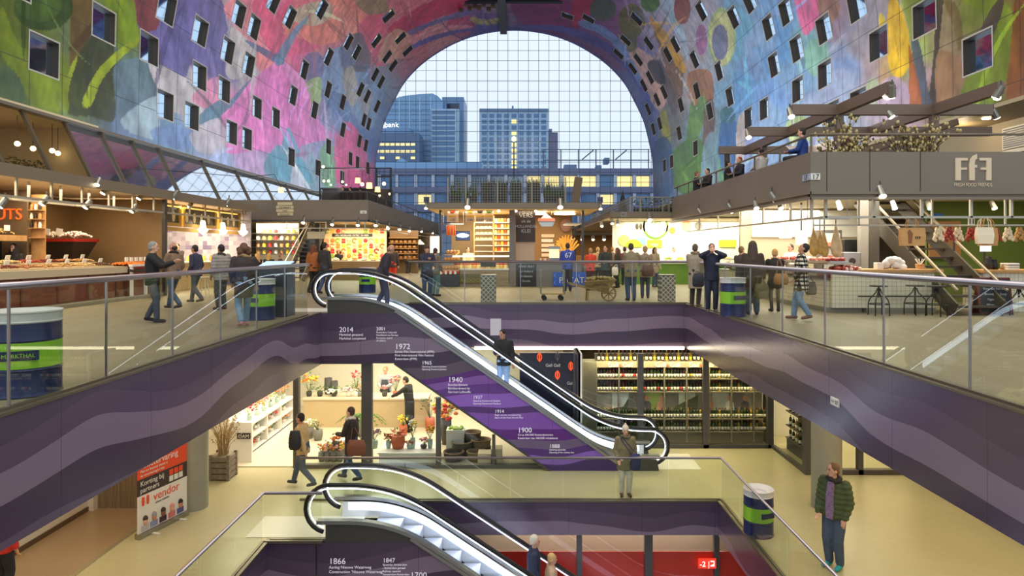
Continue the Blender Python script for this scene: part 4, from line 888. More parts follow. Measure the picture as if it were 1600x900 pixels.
    bouquet('terracotta pot of yellow flowers on the floor behind the plinth', (X(630, 20.3), 20.3, -4), .62, .3, ['yellow'], 'terra', .13, .3)
    bouquet('tall green shrub in a pot behind the sloping glass', (X(672, 20.8), 20.8, -4), 1.2, .55, [], 'terra', .16, .4, LEAFD, 'plant', 'potted_shrub')
    # baskets
    wk = mat('wicker', (132, 112, 86), .8, var=.4, vscale=60, bump=.6); wd = mat('wicker_dark', (84, 78, 74), .8, var=.4, vscale=60, bump=.6)
    for px, py, y, r, lb in ((709, 719, 17.8, .26, 'front left wicker basket low behind the sloping glass'), (744, 719, 17.8, .24, 'front right wicker basket low behind the sloping glass'), (722, 703, 18.2, .27, 'dark wicker basket between the two front baskets'), (752, 700, 18.3, .25, 'wicker basket at the right of the stack'), (738, 688, 18.6, .23, 'topmost wicker basket of the stack')):
        z = max(-3.98, Z(py, y)); c = (X(px, y), y, z); q = MB(); q.lathe(c, [(r*.8, 0), (r, .06), (r*1.02, .22), (r*.95, .24), (r*.9, .20), (r*.75, .05)], 20)
        t = thing('wicker_basket', lb, 'basket', c, None); q.build('body', wk if r < .26 else wd, t, smooth=True)
        MB().tube([Vector(c)+Vector((r*1.02*math.cos(a), r*1.02*math.sin(a), .23)) for a in np.linspace(0, 6.283, 20)[:-1]], .022, 6, True).build('rim', wk, t, smooth=True)
        o = MB().box(c[0]-r*1.1, c[0]+r*1.1, y-r, y+r, -4, z-.005).build('stand', wd, t) if z > -3.9 else None
    t = thing('planter_box', 'white square planter of lime green moss behind the sloping glass', 'planter', (X(712, 18.4), 18.4, -4)); x = X(712, 18.4)
    MB().box(x-.24, x+.24, 18.2, 18.6, -4, -3.3).build('box', POTS['white'], t); q = MB()
    for k in range(24): q.ball((x+random.uniform(-.2, .2), 18.4+random.uniform(-.16, .16), -3.29), .05, 6, 4)
    q.build('moss', LEAFY, t)['kind'] = 'stuff'
    for px, w, lb in ((762, .5, 'cream crate at the narrow right corner of the florist window'), (776, .3, 'small cream crate beside the basket stack, tight under the escalator')):
        tag(MB().box(X(px, 17.7)-w/2, X(px, 17.7)+w/2, 17.5, 17.9, -4, -3.72 if w > .4 else -3.6).build('wooden_crate', mat('crate_cream', (214, 200, 168), .6), loc=(X(px, 17.7), 17.7, -4), bevel=.012), lb, 'crate')
    # tiered shelving at the entrance
    t = thing('tiered_shelving', 'white tiered flower shelving receding beside the florist entrance', 'shelf', (-7.15, 19.2, -4)); ws = mat('shelf_white', (240, 236, 226), .45)
    MB().box(-7.55, -6.95, 17.6, 17.68, -4, -2.93).build('end_panel', ws, t)
    for k, (z, xo) in enumerate(((-3.70, -6.95), (-3.32, -6.95), (-2.98, -6.95))): MB().box(-7.55, xo, 17.68, 21.0, z-.03, z+.02).build('shelf', ws, t)
    MB().box(-7.6, -7.55, 17.6, 21.0, -4, -2.5).build('back_panel', ws, t); MB().box(-6.98, -6.95, 17.68, 21, -4, -3.70).build('plinth', ws, t)
    for y in (18.7, 19.8, 20.95): MB().box(-7.5, -6.95, y, y+.04, -3.7, -2.96).build('divider', ws, t)
    sg = thing('shop_sign', 'small dark sign with white capitals on the white shelving end panel', 'sign', (-7.12, 17.59, -3.2)); MB().box(-7.33, -6.98, 17.575, 17.598, -3.35, -3.2).build('plate', DARK, sg)
    text('OAM', .13, (-7.155, 17.572, -3.325), WHITE, sg)
    i = 0
    for z, sets in ((-2.96, (['pink', 'red'], ['orange', 'salmon'], ['red', 'pink'], ['white', 'yellow'], ['orange', 'pink'], ['salmon', 'orange'])), (-3.30, (['white'], [], ['pink'], ['red'], ['salmon'], ['white'])), (-3.68, (['red'], ['white'], ['pink', 'white'], [], ['red'], ['salmon']))):
        for k, cols in enumerate(sets):
            y = 17.95+.52*k; nm = ('top', 'middle', 'bottom')[i]
            bouquet('%s flowers on the %s tier of white shelving, %s from its end' % (' and '.join(cols) if cols else 'plain green', nm, ('first', 'second', 'third', 'fourth', 'fifth', 'sixth')[k]), (-7.15, y, z), .48 if i == 0 else .30, .36, cols, 'glass' if i == 0 else 'white', .07, .16 if i == 0 else .1, LEAF if k % 2 else LEAFY, n=18)
        i += 1
    # crate planter with dry branches
    c = Vector((-7.22, 16.5, -4)); t = thing('crate_planter', 'grey wooden crate planter with dry twigs beside the column', 'planter', c); gw = mat('grey_wood', (132, 120, 104), .8, var=.25, vscale=12)
    for k in range(4): MB().box(c.x-.24, c.x+.24, c.y-.24, c.y+.24, -4+.03+.14*k, -4+.15+.14*k).build('slat', gw, t, bevel=.006)
    for sx_ in (-1, 1):
        for sy in (-1, 1): MB().box(c.x+sx_*.22-.035, c.x+sx_*.22+.035, c.y+sy*.22-.035, c.y+sy*.22+.035, -4, -3.38).build('corner_post', gw, t)
    q = MB(); random.seed(5)
    for k in range(70):
        a = random.uniform(0, 6.28); u = random.uniform(.1, .5); h = random.uniform(.5, 1.15); p = c+Vector((0, 0, .55)); m_ = p+Vector((math.cos(a)*u*.35, math.sin(a)*u*.35, h*.5)); e_ = p+Vector((math.cos(a)*u, math.sin(a)*u, h))
        q.tube([p+Vector((math.cos(a)*.1, math.sin(a)*.1, 0)), m_, e_], [.008, .006, .003], 4)
        for j in range(3): q.ball(m_.lerp(e_, .3+.3*j)+Vector((random.uniform(-.03, .03), 0, 0)), .016, 5, 3)
    q.build('dry_twigs', mat('twig', (176, 150, 104), .8, var=.3), t)['kind'] = 'stuff'
florist()
# ------------------------------------------------------------------ lower floor: wine shop
def wine_shop():
    yf = 18.95; t = thing('glazed_partition', 'grey-framed glass front of the wine shop under the cove light', 'glass wall', (4.4, yf, -4))
    zt = ZS-.05; xs = [X(p, yf) for p in (900, 1001, 1103, 1204)]
    for a, b in zip(xs, xs[1:]): MB().box(a+.08, b-.08, yf+.04, yf+.052, -3.92, zt).build('glass_pane', SHOPG, t)
    for x in xs: MB().box(x-.08, x+.08, yf-.03, yf+.1, -4, zt).build('mullion', FRAME, t)
    MB().box(xs[0], xs[-1], yf-.03, yf+.1, -4, -3.9).build('sill', FRAME, t)
    # return front towards the eye and a further front at the right
    t = thing('glazed_partition', 'return glass front of the wine shop, turning the corner towards the column', 'glass wall', (7.2, 17.8, -4)); x = 7.22
    MB().box(x-.006, x+.006, 16.9, yf-.1, -3.92, zt).build('glass_pane', SHOPG, t); MB().box(x-.05, x+.05, 16.72, yf, -4, -3.9).build('sill', FRAME, t)
    MB().box(x-.06, x+.10, 16.68, 16.88, -4, zt).build('mullion', FRAME, t)
    t = thing('glazed_partition', 'glass shop front behind the round column at the right', 'glass wall', (8.4, 16.78, -4)); ex = [7.3, 8.55, 9.9]
    for a, b in zip(ex, ex[1:]): MB().box(a+.05, b-.05, 16.77, 16.782, -3.9, zt).build('glass_pane', SHOPG, t); MB().box(b-.06, b+.06, 16.7, 16.86, -4, zt).build('mullion', FRAME, t)
    MB().box(7.3, 9.9, 16.7, 16.86, -4, -3.88).build('sill', FRAME, t)
    q = MB(); q.box(9.9, 10.0, 16.8, 21, -4, ZS).box(7.4, 10, 20.2, 20.3, -4, ZS); struct('wall_wine_east', q, mat('bright_room', (230, 222, 200), .6)); area('bright_room_lamp', (8.7, 18.4, -1.45), (1.6, 2.2), 70, WARM2)
    t = thing('display_shelf', 'white display shelf with dark items seen right of the column', 'shelf', (8.05, 17.6, -4))
    for k in range(5): MB().box(7.75, 8.3, 17.4, 17.7, -3.85+.45*k, -3.82+.45*k).build('shelf', WHITE, t)
    MB().box(7.72, 7.76, 17.4, 17.7, -4, -1.6).build('side', WHITE, t); MB().box(8.3, 8.34, 17.4, 17.7, -4, -1.6).build('side', WHITE, t)
    for k in range(4): tag(MB().lathe((8.02, 17.5, -3.82+.45*k), [(.05, 0), (.06, .1), (.03, .2), (.03, .26)], 8).build('dark_jar', DARK, loc=(8.02, 17.5, -3.82+.45*k)), 'dark jar on the white shelf right of the column, on the %s shelf' % ('lowest', 'second', 'third', 'fourth')[k], 'jar')
    area('wine_shop_lamps', (4.6, 19.12, -1.42), (5.2, .2), 150, (1, .82, .42)); area('wine_shop_lamps_back', (4.6, 20.5, -1.42), (5.2, 1.6), 80, (1, .82, .45))
    # wall unit
    xa, xb = X(931, 19.45), 7.1; y0 = 19.4
    t = thing('wine_shelving', 'long grey wine shelving wall behind the wine shop glass', 'shelf', ((xa+xb)/2, y0+.3, -4)); sm = mat('shelf_taupe', (112, 104, 88), .5); cm = mat('cabinet_taupe', (84, 80, 72), .5)
    zs = [-2.115, -2.495, -3.275, -3.645]
    MB().box(xa, xb, y0+.32, y0+.4, -4, -1.45).build('back_panel', mat('shelf_back', (72, 66, 56), .6), t)
    for z in zs: MB().box(xa, xb, y0-.02, y0+.32, z-.035, z).build('shelf', sm, t)
    MB().box(xa, xb, y0-.03, y0+.32, -1.80, -1.63).build('header', mat('header_taupe', (124, 116, 98), .5), t); MB().box(xa, xb, y0, y0+.3, -3.98, zs[3]-.035).build('base_cabinet', cm, t)
    for px in (932, 967, 1000, 1038, 1073, 1108, 1143, 1178, 1199): MB().box(X(px, y0)-.02, X(px, y0)+.02, y0-.025, y0+.32, -4, -1.63).build('divider', sm, t)
    MB().box(1.72, xa, y0-.1, y0+.4, -4, -1.62).build('end_panel', cm, t)
    # picture band between the shelves
    pb = thing('picture_band', 'band of country photographs between the wine shelves', 'picture', ((xa+xb)/2, y0, -2.8)); cols = [(150, 140, 120), (206, 204, 188), (120, 112, 98), (146, 160, 84), (110, 104, 92), (190, 190, 168), (118, 112, 100), (176, 178, 168), (120, 110, 112), (170, 160, 140)]
    w = (xb-xa)/len(cols)
    for k, c in enumerate(cols):
        MB().box(xa+w*k, xa+w*(k+1)-.004, y0+.10, y0+.13, -3.06, -2.535).build('picture', mat('photo_%d' % k, c, .4, var=.25, vscale=3), pb)
    sk = mat('photo_skin', (196, 140, 112), .6); sh = mat('photo_cloth', (92, 84, 88), .6); hl = mat('photo_hill', (74, 80, 48), .6)
    for px, c2 in ((1012, sh), (1034, sk), (1110, sk), (1142, WHITE), (1166, sh)):
        x = X(px, y0); f = MB().lathe((0, 0, 0), [(.0, 0)], 3) if 0 else MB(); f.prism([(x-.13, -3.06), (x+.13, -3.06), (x+.11, -2.85), (x+.04, -2.79), (x-.04, -2.79), (x-.11, -2.85)], 'y', y0+.09, y0+.10); f.build('picture_figure', c2, pb)
        MB().prism([(x+.07*math.cos(a), -2.71+.085*math.sin(a)) for a in np.linspace(0, 6.28, 13)[:-1]], 'y', y0+.088, y0+.10).build('picture_face', sk, pb)
    MB().prism([(X(1056, y0), -3.06), (X(1092, y0), -3.06), (X(1092, y0), -2.62), (X(1078, y0), -2.75), (X(1056, y0), -2.95)], 'y', y0+.09, y0+.10).build('picture_hill', hl, pb)
    MB().prism([(X(948, y0), -3.06), (X(983, y0), -3.06), (X(983, y0), -2.7), (X(975, y0), -2.95), (X(955, y0), -3.02)], 'y', y0+.09, y0+.10).build('picture_hill', hl, pb)
    # bottles
    gm = [mat('bottle_dark', (22, 24, 16), .12), mat('bottle_green', (44, 62, 22), .12), mat('bottle_gold', (150, 122, 36), .12), mat('bottle_red', (58, 14, 16), .12)]
    lm = [mat('label_cream', (232, 226, 206), .6), mat('label_red', (190, 44, 40), .6), mat('label_yellow', (230, 200, 60), .6)]; cp = [mat('capsule_red', (140, 26, 30), .4), mat('capsule_black', (26, 24, 24), .4), mat('capsule_gold', (180, 150, 70), .3, .4)]
    protos = {}
    def bottle(gi, li, ci, x, y, z, label, group):
        key = (gi, li, ci)
        if key not in protos:
            q = MB().lathe((x, y, z), [(.037, 0), (.038, .035)], 10); q.m(1).lathe((x, y, z+.035), [(.0388, 0), (.0388, .085)], 10).m(0).lathe((x, y, z+.12), [(.038, 0), (.038, .07), (.03, .10), (.014, .12)], 10).m(2).lathe((x, y, z+.235), [(.0145, 0), (.0145, .062)], 8)
            o = q.build('wine_bottle', [gm[gi], lm[li], cp[ci]], loc=(x, y, z), smooth=True); protos[key] = o
        else:
            o = protos[key].copy(); C.objects.link(o); o.location = (x, y, z)
        tag(o, label, 'bottle', group)
    random.seed(21); rows = ('top', 'second', 'third', 'lowest')
    div = [X(p, y0) for p in (932, 967, 1000, 1038, 1073, 1108, 1143, 1178, 1200)]
    for r, z in enumerate(zs):
        for b, (a, c) in enumerate(zip(div, div[1:])):
            n = 7; li0 = random.choice((0, 0, 0, 1, 2)) if r < 2 else 0
            for k in range(n):
                gi = (0, 3, 0, 1)[(b+k//3) % 4] if r < 2 and b < 5 else (1 if (k+b) % 4 else 2 if b > 3 else 0); li = li0 if k % 4 == 1 else 0; ci = random.choice((0, 0, 1)) if r < 2 else random.choice((1, 2, 0))
                x = a+.055+(c-a-.11)*k/(n-1)
                gl_ = ('dark', 'green', 'golden', 'deep red')[gi]; ll = ('cream', 'red', 'yellow')[li]
                bottle(gi, li, ci, x, y0+.08, z, '%s glass wine bottle with %s label on the %s row of the wine shelving' % (gl_, ll, rows[r]), '%s bottles with %s labels, %s row' % (gl_, ll, rows[r]))
    for k in range(34):
        x = xa+.1+(xb-xa-1.0)*k/33; bottle((0, 3, 2)[k % 3], (0, 0, 2)[k % 3], k % 3, x, y0+.15, -1.628, 'wine bottle with %s label standing on top of the wine shelving' % ('cream', 'cream', 'yellow')[k % 3], 'bottles with %s labels on top of the shelving' % ('cream', 'cream', 'yellow')[k % 3])
    wt = mat('sign_cream', (226, 220, 206), .5); rd = mat('sign_red', (204, 60, 40), .5)
    for px in (969, 1043, 1095, 1150):
        s = thing('shop_sign', 'wine shop name in cream letters on the header above the %s bay' % {969: 'first', 1043: 'third', 1095: 'fifth', 1150: 'last'}[px], 'sign', (X(px, y0), y0-.04, -1.7))
        text('Gall', .19, (X(px, y0)-.21, y0-.045, -1.78), wt, s); text('Gall', .19, (X(px, y0)+.21, y0-.045, -1.78), wt, s); text('&', .10, (X(px, y0), y0-.045, -1.77), rd, s)
    # side shelves behind the return front
    t = thing('wine_shelving', 'side shelving of green wine bottles behind the return glass', 'shelf', (7.6, 17.9, -4))
    for z in (-2.1, -2.5, -2.9, -3.3, -3.65): MB().box(7.55, 7.9, 16.95, 18.9, z-.03, z).build('shelf', sm, t)
    MB().box(7.9, 7.95, 16.95, 18.9, -4, -1.5).build('back_panel', cm, t); MB().box(7.58, 7.9, 16.95, 18.9, -4, -3.68).build('base_cabinet', cm, t)
    for r, z in enumerate((-2.5, -2.9, -3.3, -3.65)):
        for k in range(9):
            bottle(1 if k % 3 else 2, 0, 2, 7.62, 17.05+.21*k, z, '%s glass wine bottle on the %s row of the side shelving' % ('green' if k % 3 else 'golden', ('top', 'second', 'third', 'lowest')[r]), '%s bottles on the side shelving, %s row' % ('green' if k % 3 else 'golden', ('top', 'second', 'third', 'lowest')[r]))
    # dark panel wall with orange marks left of the glass
    q = MB(); q.box(X(812, 19.1), X(898, 19.1), 19.05, 19.15, -4, ZS-.05); dp = q.build('sign_wall', mat('navy_panel', (38, 36, 50), .3), loc=(.9, 19.1, -4)); tag(dp, 'dark wall panel with orange emblems behind the bottom of the upper escalator', 'panel')
    om = glow('orange_mark', (235, 84, 40), .6)
    for px, py in ((843, 558), (892, 572), (871, 586), (871, 557)):
        x, z = X(px, 19.04), Z(py, 19.04); MB().tube([(x+.06*math.cos(a), 19.035, z+.10*math.sin(a)) for a in np.linspace(0, 6.28, 13)[:-1]], .018, 6, True).build('emblem', om if (px, py) != (871, 557) else FRAME, dp)
        MB().box(x-.02, x+.02, 19.03, 19.04, z-.13, z+.13).build('emblem', om if (px, py) != (871, 557) else FRAME, dp)
    text('Gall Gall', .12, (X(864, 19.04), 19.045, Z(573, 19.04)), wt, dp); text('Gall', .12, (X(891, 19.04), 19.045, Z(601, 19.04)), wt, dp)
    struct('wall_behind_stairs', MB().box(1.65, 1.75, 18.6, 24, -4, ZS), mat('navy_wall', (60, 54, 66), .5))
wine_shop()
# ------------------------------------------------------------------ basement front with the red band
def basement():
    y = 15.35; t = thing('glazed_partition', 'basement glass front with a red film band, below the far lower fascia', 'glass wall', (1, y, -8)); red = mat('red_film', (226, 58, 46), .35)
    for a, b in ((-4, X(905, y)), (X(905, y), X(1013, y)), (X(1013, y), X(1119, y)), (X(1119, y), 6)): MB().box(a+.04, b-.04, y, y+.012, -8, -4.72).build('glass_pane', SHOPG, t); MB().box(a+.04, b-.04, y+.02, y+.03, -8, -5.30).build('red_film', red, t)
    for p, w in ((905, .06), (1013, .09), (1119, .06)): MB().box(X(p, y)-w, X(p, y)+w, y-.06, y+.06, -8, -4.72).build('mullion', FRAME, t)
    s = thing('level_sign', 'red level sign reading minus two in the basement, below the woman in the parka', 'sign', (X(1105, 15.2), 15.25, -5.5)); x = X(1105, 15.25)
    MB().box(x-.2, x+.2, 15.24, 15.28, Z(888, 15.25), Z(873, 15.25)).build('plate', glow('sign_red_lit', (235, 60, 40), .8), s); text('-2 |', .17, (x-.06, 15.235, Z(885, 15.25)), glow('sign_text_white', (255, 250, 240), 1), s)
    MB().prism([(x+.07, Z(884.5, 15.25)), (x+.16, Z(884.5, 15.25)), (x+.16, Z(876, 15.25)), (x+.07, Z(876, 15.25)), (x+.07, Z(877.5, 15.25)), (x+.145, Z(877.5, 15.25)), (x+.145, Z(881, 15.25)), (x+.07, Z(883, 15.25))], 'y', 15.23, 15.238).build('pictogram', MATS['sign_text_white'], s)
    area('basement_shop_lamp', (2, 16, -4.95), (6, .6), 130, WARM2)
basement()
# ------------------------------------------------------------------ spotlights of the hall
BULB = glow('spot_bulb', (255, 240, 210), 14); SPOTM = mat('spot_housing', (150, 148, 140), .35, .7)
_spot = {}
def spotlight(p, label, group=None, yaw=0., s=1.0):
    """small cylinder spotlight on a stub bracket, aiming down and out"""
    p = Vector(p)
    if 'p' not in _spot:
        t = thing('spotlight', label, 'spotlight', p, group)
        MB().tube([p, p+Vector((0, 0, .18))], .015, 6).build('bracket', STEELD, t)
        a = p+Vector((0, .03, .07)); b = p+Vector((0, -.10, -.13))
        hs = MB().tube([a, b], [.06, .075], 10).build('lamp_housing', SPOTM, t)
        d = (b-a).normalized(); MB().tube([b+d*.002, b+d*.014], .066, 10).build('lens', BULB, hs)
        _spot['p'] = t; return t
    return dup(_spot['p'], p, yaw, label, group, s)
def row(pxys, where, fx=None, fy=None, group=None, yaw=0., s=1.0):
    """spots whose anchors lie on the plane x=fx or y=fy"""
    for k, (px, py) in enumerate(pxys):
        y = fy if fy is not None else fx*F/(px-CX)
        spotlight((X(px, y), y, Z(py, y)), where % ORD[k] if '%' in where else where, group, yaw, s)
ORD = ['first', 'second', 'third', 'fourth', 'fifth', 'sixth', 'seventh', 'eighth', 'ninth', 'tenth', 'eleventh', 'twelfth', 'thirteenth', 'fourteenth', 'fifteenth', 'sixteenth']
CORN = mat('cornice_brown', (128, 114, 96), .5, .0); FASC = mat('fascia_taupe', (126, 114, 100), .45, .1, var=.05, vscale=.6); SOFF = mat('soffit_cream', (206, 190, 160), .6)
TUBEM = mat('hanging_frame', (196, 188, 172), .4, .4); WOODR = mat('wood_red', (110, 52, 34), .45, var=.2, vscale=6); WOODL = mat('wood_light', (196, 150, 96), .5, var=.15, vscale=6)
KERB = mat('kerb_concrete', (140, 132, 114), .6); SIGNC = mat('price_card', (246, 242, 230), .6); KH = mat('khaki_wall', (142, 112, 72), .65)
def heap(c, sx, sy, h, n, r, m, parent, name='heap'):
    q = MB()
    for k in range(n):
        u, v = random.uniform(-1, 1), random.uniform(-1, 1); z = h*max(0, 1-.8*(u*u+v*v)/2)
        q.ball((c[0]+u*sx, c[1]+v*sy, c[2]+z), r*random.uniform(.8, 1.2), 5, 3)
    o = q.build(name, m, parent, smooth=True); o['kind'] = 'stuff'; return o
# ------------------------------------------------------------------ west side: long canopy, nut stall, bar
def west():
    random.seed(31)
    xf = -12.0
    t = thing('stall_canopy', 'long brown stall canopy with hanging steel frame over the nut stall and bar', 'canopy', (xf, 22, 3.3))
    MB().box(-18.3, xf-.06, 13.5, 31, 3.46, 3.62).build('deck', CORN, t); MB().box(xf-.08, xf, 13.5, 31, 3.34, 3.64).build('cornice', CORN, t); MB().box(-18.3, xf-.1, 13.5, 31, 3.40, 3.45).build('soffit', SOFF, t)
    for xx in (xf-.3, xf-.9):
        MB().box(xx-.03, xx+.03, 13.5, 31, 2.86, 2.92).build('hanging_rail', TUBEM, t)
        for y in np.arange(14, 31, 1.25): MB().box(xx-.025, xx+.025, y-.025, y+.025, 2.9, 3.4).build('hanger', TUBEM, t)
    for y in np.arange(14.6, 31, 2.5): MB().box(xf-.9, xf-.3, y-.02, y+.02, 2.87, 2.91).build('cross_tie', TUBEM, t)
    row(((155, 282), (276, 302), (358, 314)), '%s grey cylinder spotlight on the front edge of the west canopy', fx=xf+.05, yaw=R(-60), s=1.35)
    row(((8, 314), (73, 311), (140, 317), (211, 324), (167, 295), (222, 304), (300, 318)), '%s small spotlight on the hanging frame above the nut stall', fx=xf-.35, yaw=R(-40), s=1.1)
    area('nut_stall_lamps', (-13.2, 18.6, 3.3), (1.6, 7), 240, WARM); area('bar_lamps', (-14, 27, 3.2), (3, 6.5), 650, WARM)
    # kerb and partitions
    tag(MB().box(-16, -12.3, 13.5, 23.4, 0, .10).build('stall_kerb', KERB, loc=(-14, 18, 0), bevel=.01), 'low concrete kerb the nut stall stands on', 'kerb')
    tag(MB().box(-15.5, -12.32, 23.4, 23.5, .0, 3.35).build('partition_wall', KH, loc=(-13.9, 23.45, 0)), 'tall khaki partition between the nut stall and the bar', 'partition')
    tag(MB().box(-15.6, -15.5, 13.5, 23.4, .1, 3.35).build('partition_wall', KH, loc=(-15.55, 18.5, 0)), 'khaki back wall of the nut stall', 'partition')
    tag(MB().box(-12.36, -12.24, 23.38, 23.52, 0, 3.35).build('steel_post', STEELD, loc=(-12.3, 23.45, 0)), 'slim grey steel post at the end of the khaki partition', 'post')
    pn = MB().box(-15.5, X(44, 19.3), 19.25, 19.32, .1, 3.3).build('sign_partition', mat('sign_taupe', (112, 92, 68), .6), loc=(-14.7, 19.3, .1)); tag(pn, 'taupe partition carrying the orange shop letters at the left edge', 'partition')
    sg = thing('shop_sign', 'orange block letters on the taupe partition of the nut stall', 'sign', (X(10, 19.2), 19.2, 2.6)); text('NUTS', .46, (X(34, 19.2), 19.22, Z(343, 19.2)), glow('letters_orange', (240, 105, 40), .55), sg, ext=.02, align='RIGHT', sx=.95)
    # rack of jars on the partition edge
    t = thing('jar_rack', 'narrow rack of jars beside the orange letters', 'shelf', (X(56, 19.4), 19.4, 1.0)); x0, x1 = X(45, 19.4), X(67, 19.4)
    MB().box(x0, x1, 19.5, 19.53, .1, 3.2).build('back_panel', WOODL, t)
    for py in (328, 342, 356, 371): MB().box(x0, x1, 19.3, 19.5, Z(py, 19.4)-.02, Z(py, 19.4)).build('shelf', WOODL, t)
    for i, py in enumerate((328, 342, 356)):
        for k in range(3): tag(MB().lathe((x0+.08+.12*k, 19.4, Z(py, 19.4)), [(.04, 0), (.045, .1), (.03, .14), (.03, .17)], 8).build('spice_jar', (WOODL, FL['white'], DARK)[(k+i) % 3], loc=(x0+.08+.12*k, 19.4, Z(py, 19.4))), '%s jar on the %s shelf of the narrow rack' % (('left', 'middle', 'right')[k], ('top', 'second', 'third')[i]), 'jar')
    # counter
    t = thing('market_counter', 'long red-brown wooden counter of the nut stall', 'counter', (-13, 17.5, .1))
    MB().box(-13.9, -12.65, 13.6, 21.6, .1, .86).build('body', WOODR, t, bevel=.01); MB().box(-13.95, -12.55, 13.6, 21.65, .86, 1.06).build('cream_rim', mat('rim_cream', (196, 180, 152), .5), t)
    for y in np.arange(14.4, 21.6, 1.35): MB().box(-12.66, -12.62, y, y+.06, .14, .86).build('front_stile', mat('wood_red_edge', (86, 40, 26), .5), t)
    cols = [(150, 96, 52), (186, 142, 84), (120, 44, 30), (120, 122, 52), (206, 172, 116), (170, 112, 64), (214, 184, 130), (98, 62, 40), (196, 152, 96), (160, 60, 40)]
    nm = ['brown nuts', 'tan nuts', 'dark red berries', 'olive seeds', 'pale nuts', 'roasted nuts', 'cream nuts', 'dark chocolate nuts', 'almonds', 'red chips']
    k = 0
    for y in np.arange(13.95, 21.5, .76):
        for j, x in enumerate((-12.95, -13.5)):
            c = cols[(k*3+j) % 10]; zt = 1.07+.12*j
            b = thing('nut_tray', 'tray of %s in the %s row of the nut counter, %s from left' % (nm[(k*3+j) % 10], ('front', 'back')[j], ORD[k]), 'tray', (x, y, 1.06))
            MB().box(x-.26, x+.26, y-.35, y+.35, 1.06, zt+.03).build('tray', mat('tray_cream', (190, 172, 140), .5), b); heap((x, y, zt+.02), .24, .33, .10, 70, .026, mat('nuts_%d' % ((k*3+j) % 10), c, .6, var=.3, vscale=40), b, 'nuts')
            MB().cbox((x+.12, y-.1, zt+.20), .02, .16, .12, Matrix.Rotation(R(15), 3, 'Y')).build('price_card', SIGNC, b); MB().box(x+.11, x+.12, y-.105, y-.095, zt+.05, zt+.16).build('card_stick', STEELD, b)
        k += 1
    # raised shelf with more nuts
    t = thing('raised_shelf', 'raised shelf of nuts above the seller in a dark hood', 'shelf', (-14.3, 17.6, 1.0))
    MB().box(-14.75, -13.95, 14.0, 19.1, 1.86, 1.92).build('board', WOODR, t); MB().box(-13.97, -13.93, 14.0, 19.1, 1.84, 2.0).build('lip', WOODL, t)
    for y in (14.2, 19.0): MB().box(-14.7, -14.6, y-.04, y+.04, .1, 1.86).build('upright', DARK, t)
    for k, y in enumerate((16.9, 17.8, 18.6)):
        b = thing('nut_tray', 'tray of %s on the raised shelf, %s from the left' % (('orange nuts', 'brown nuts', 'pale nuts')[k], ORD[k]), 'tray', (-14.35, y, 1.92)); MB().box(-14.6, -14.1, y-.36, y+.36, 1.92, 1.98).build('tray', DARK, b)
        heap((-14.35, y, 1.97), .22, .34, .2, 80, .03, mat('nuts_r%d' % k, ((214, 140, 60), (160, 110, 64), (206, 170, 110))[k], .6, var=.3), b, 'nuts'); MB().cbox((-14.12, y, 2.2), .02, .2, .16).build('price_card', SIGNC, b)
    # funnel stand with red bins
    c = (X(104, 21.8), 21.8, .1); t = thing('display_stand', 'dark flared display stand with red rim, in front of the khaki partition', 'stand', c)
    q = MB(); z0, z1 = Z(412, 21.8), Z(378, 21.8); q.add([(c[0]-.35, 21.5, z0), (c[0]+.35, 21.5, z0), (c[0]+.35, 22.1, z0), (c[0]-.35, 22.1, z0), (c[0]-.62, 21.2, z1), (c[0]+.62, 21.2, z1), (c[0]+.62, 22.4, z1), (c[0]-.62, 22.4, z1)], [(0, 3, 2, 1), (4, 5, 6, 7), (0, 1, 5, 4), (1, 2, 6, 5), (2, 3, 7, 6), (3, 0, 4, 7)]).box(c[0]-.3, c[0]+.3, 21.55, 22.05, .1, z0); q.build('flared_body', mat('stand_dark', (62, 50, 40), .35), t)
    MB().box(c[0]-.66, c[0]+.66, 21.16, 22.44, z1, z1+.10).build('red_rim', mat('rim_red', (160, 36, 28), .4), t)
    for k, (dx, cc) in enumerate(((-.32, (236, 226, 204)), (.30, (244, 238, 226)))): heap((c[0]+dx, 21.8, z1+.08), .26, .5, .24, 90, .04, mat('white_nuts%d' % k, cc, .6), t, 'nuts')
    for dx in (-.3, .1): MB().cbox((c[0]+dx, 21.3, z1+.32), .2, .02, .2, Matrix.Rotation(.2, 3, 'Y')).build('price_card', SIGNC, t)
    # dried-fruit table
    t = thing('fruit_table', 'sloping table of orange dried fruit with price cards beside the khaki partition', 'table', (-12.9, 22.4, .1))
    MB().cbox((-12.9, 22.4, 1.02), 1.1, 1.5, .08, Matrix.Rotation(R(12), 3, 'Y')).build('tray', DARK, t); MB().box(-13.3, -12.5, 21.75, 23.1, .1, .95).build('body', WOODR, t)
    for k in range(5):
        y = 21.85+.28*k; heap((-12.85, y, 1.06), .4, .11, .1, 40, .045, FL['orange'] if k % 2 else mat('fruit_amber', (224, 120, 40), .5), t, 'dried_fruit'); MB().cbox((-12.7, y, 1.28), .03, .16, .14).build('price_card', SIGNC, t)
    t = thing('white_stand', 'small white-framed stand with a red panel at the end of the nut counter', 'stand', (-12.6, 21.9, 0)); x0 = -12.95
    for y in (21.66, 21.76): pass
    MB().box(-12.5, -12.42, 21.68, 21.76, .1, 1.05).build('post', WHITE, t); MB().box(-12.5, -12.42, 22.5, 22.58, .1, 1.05).build('post', WHITE, t); MB().box(-12.52, -12.40, 21.66, 22.6, 1.05, 1.12).build('top', WHITE, t); MB().box(-12.47, -12.45, 21.76, 22.5, .6, 1.05).build('panel', mat('rim_red', (160, 36, 28), .4), t)
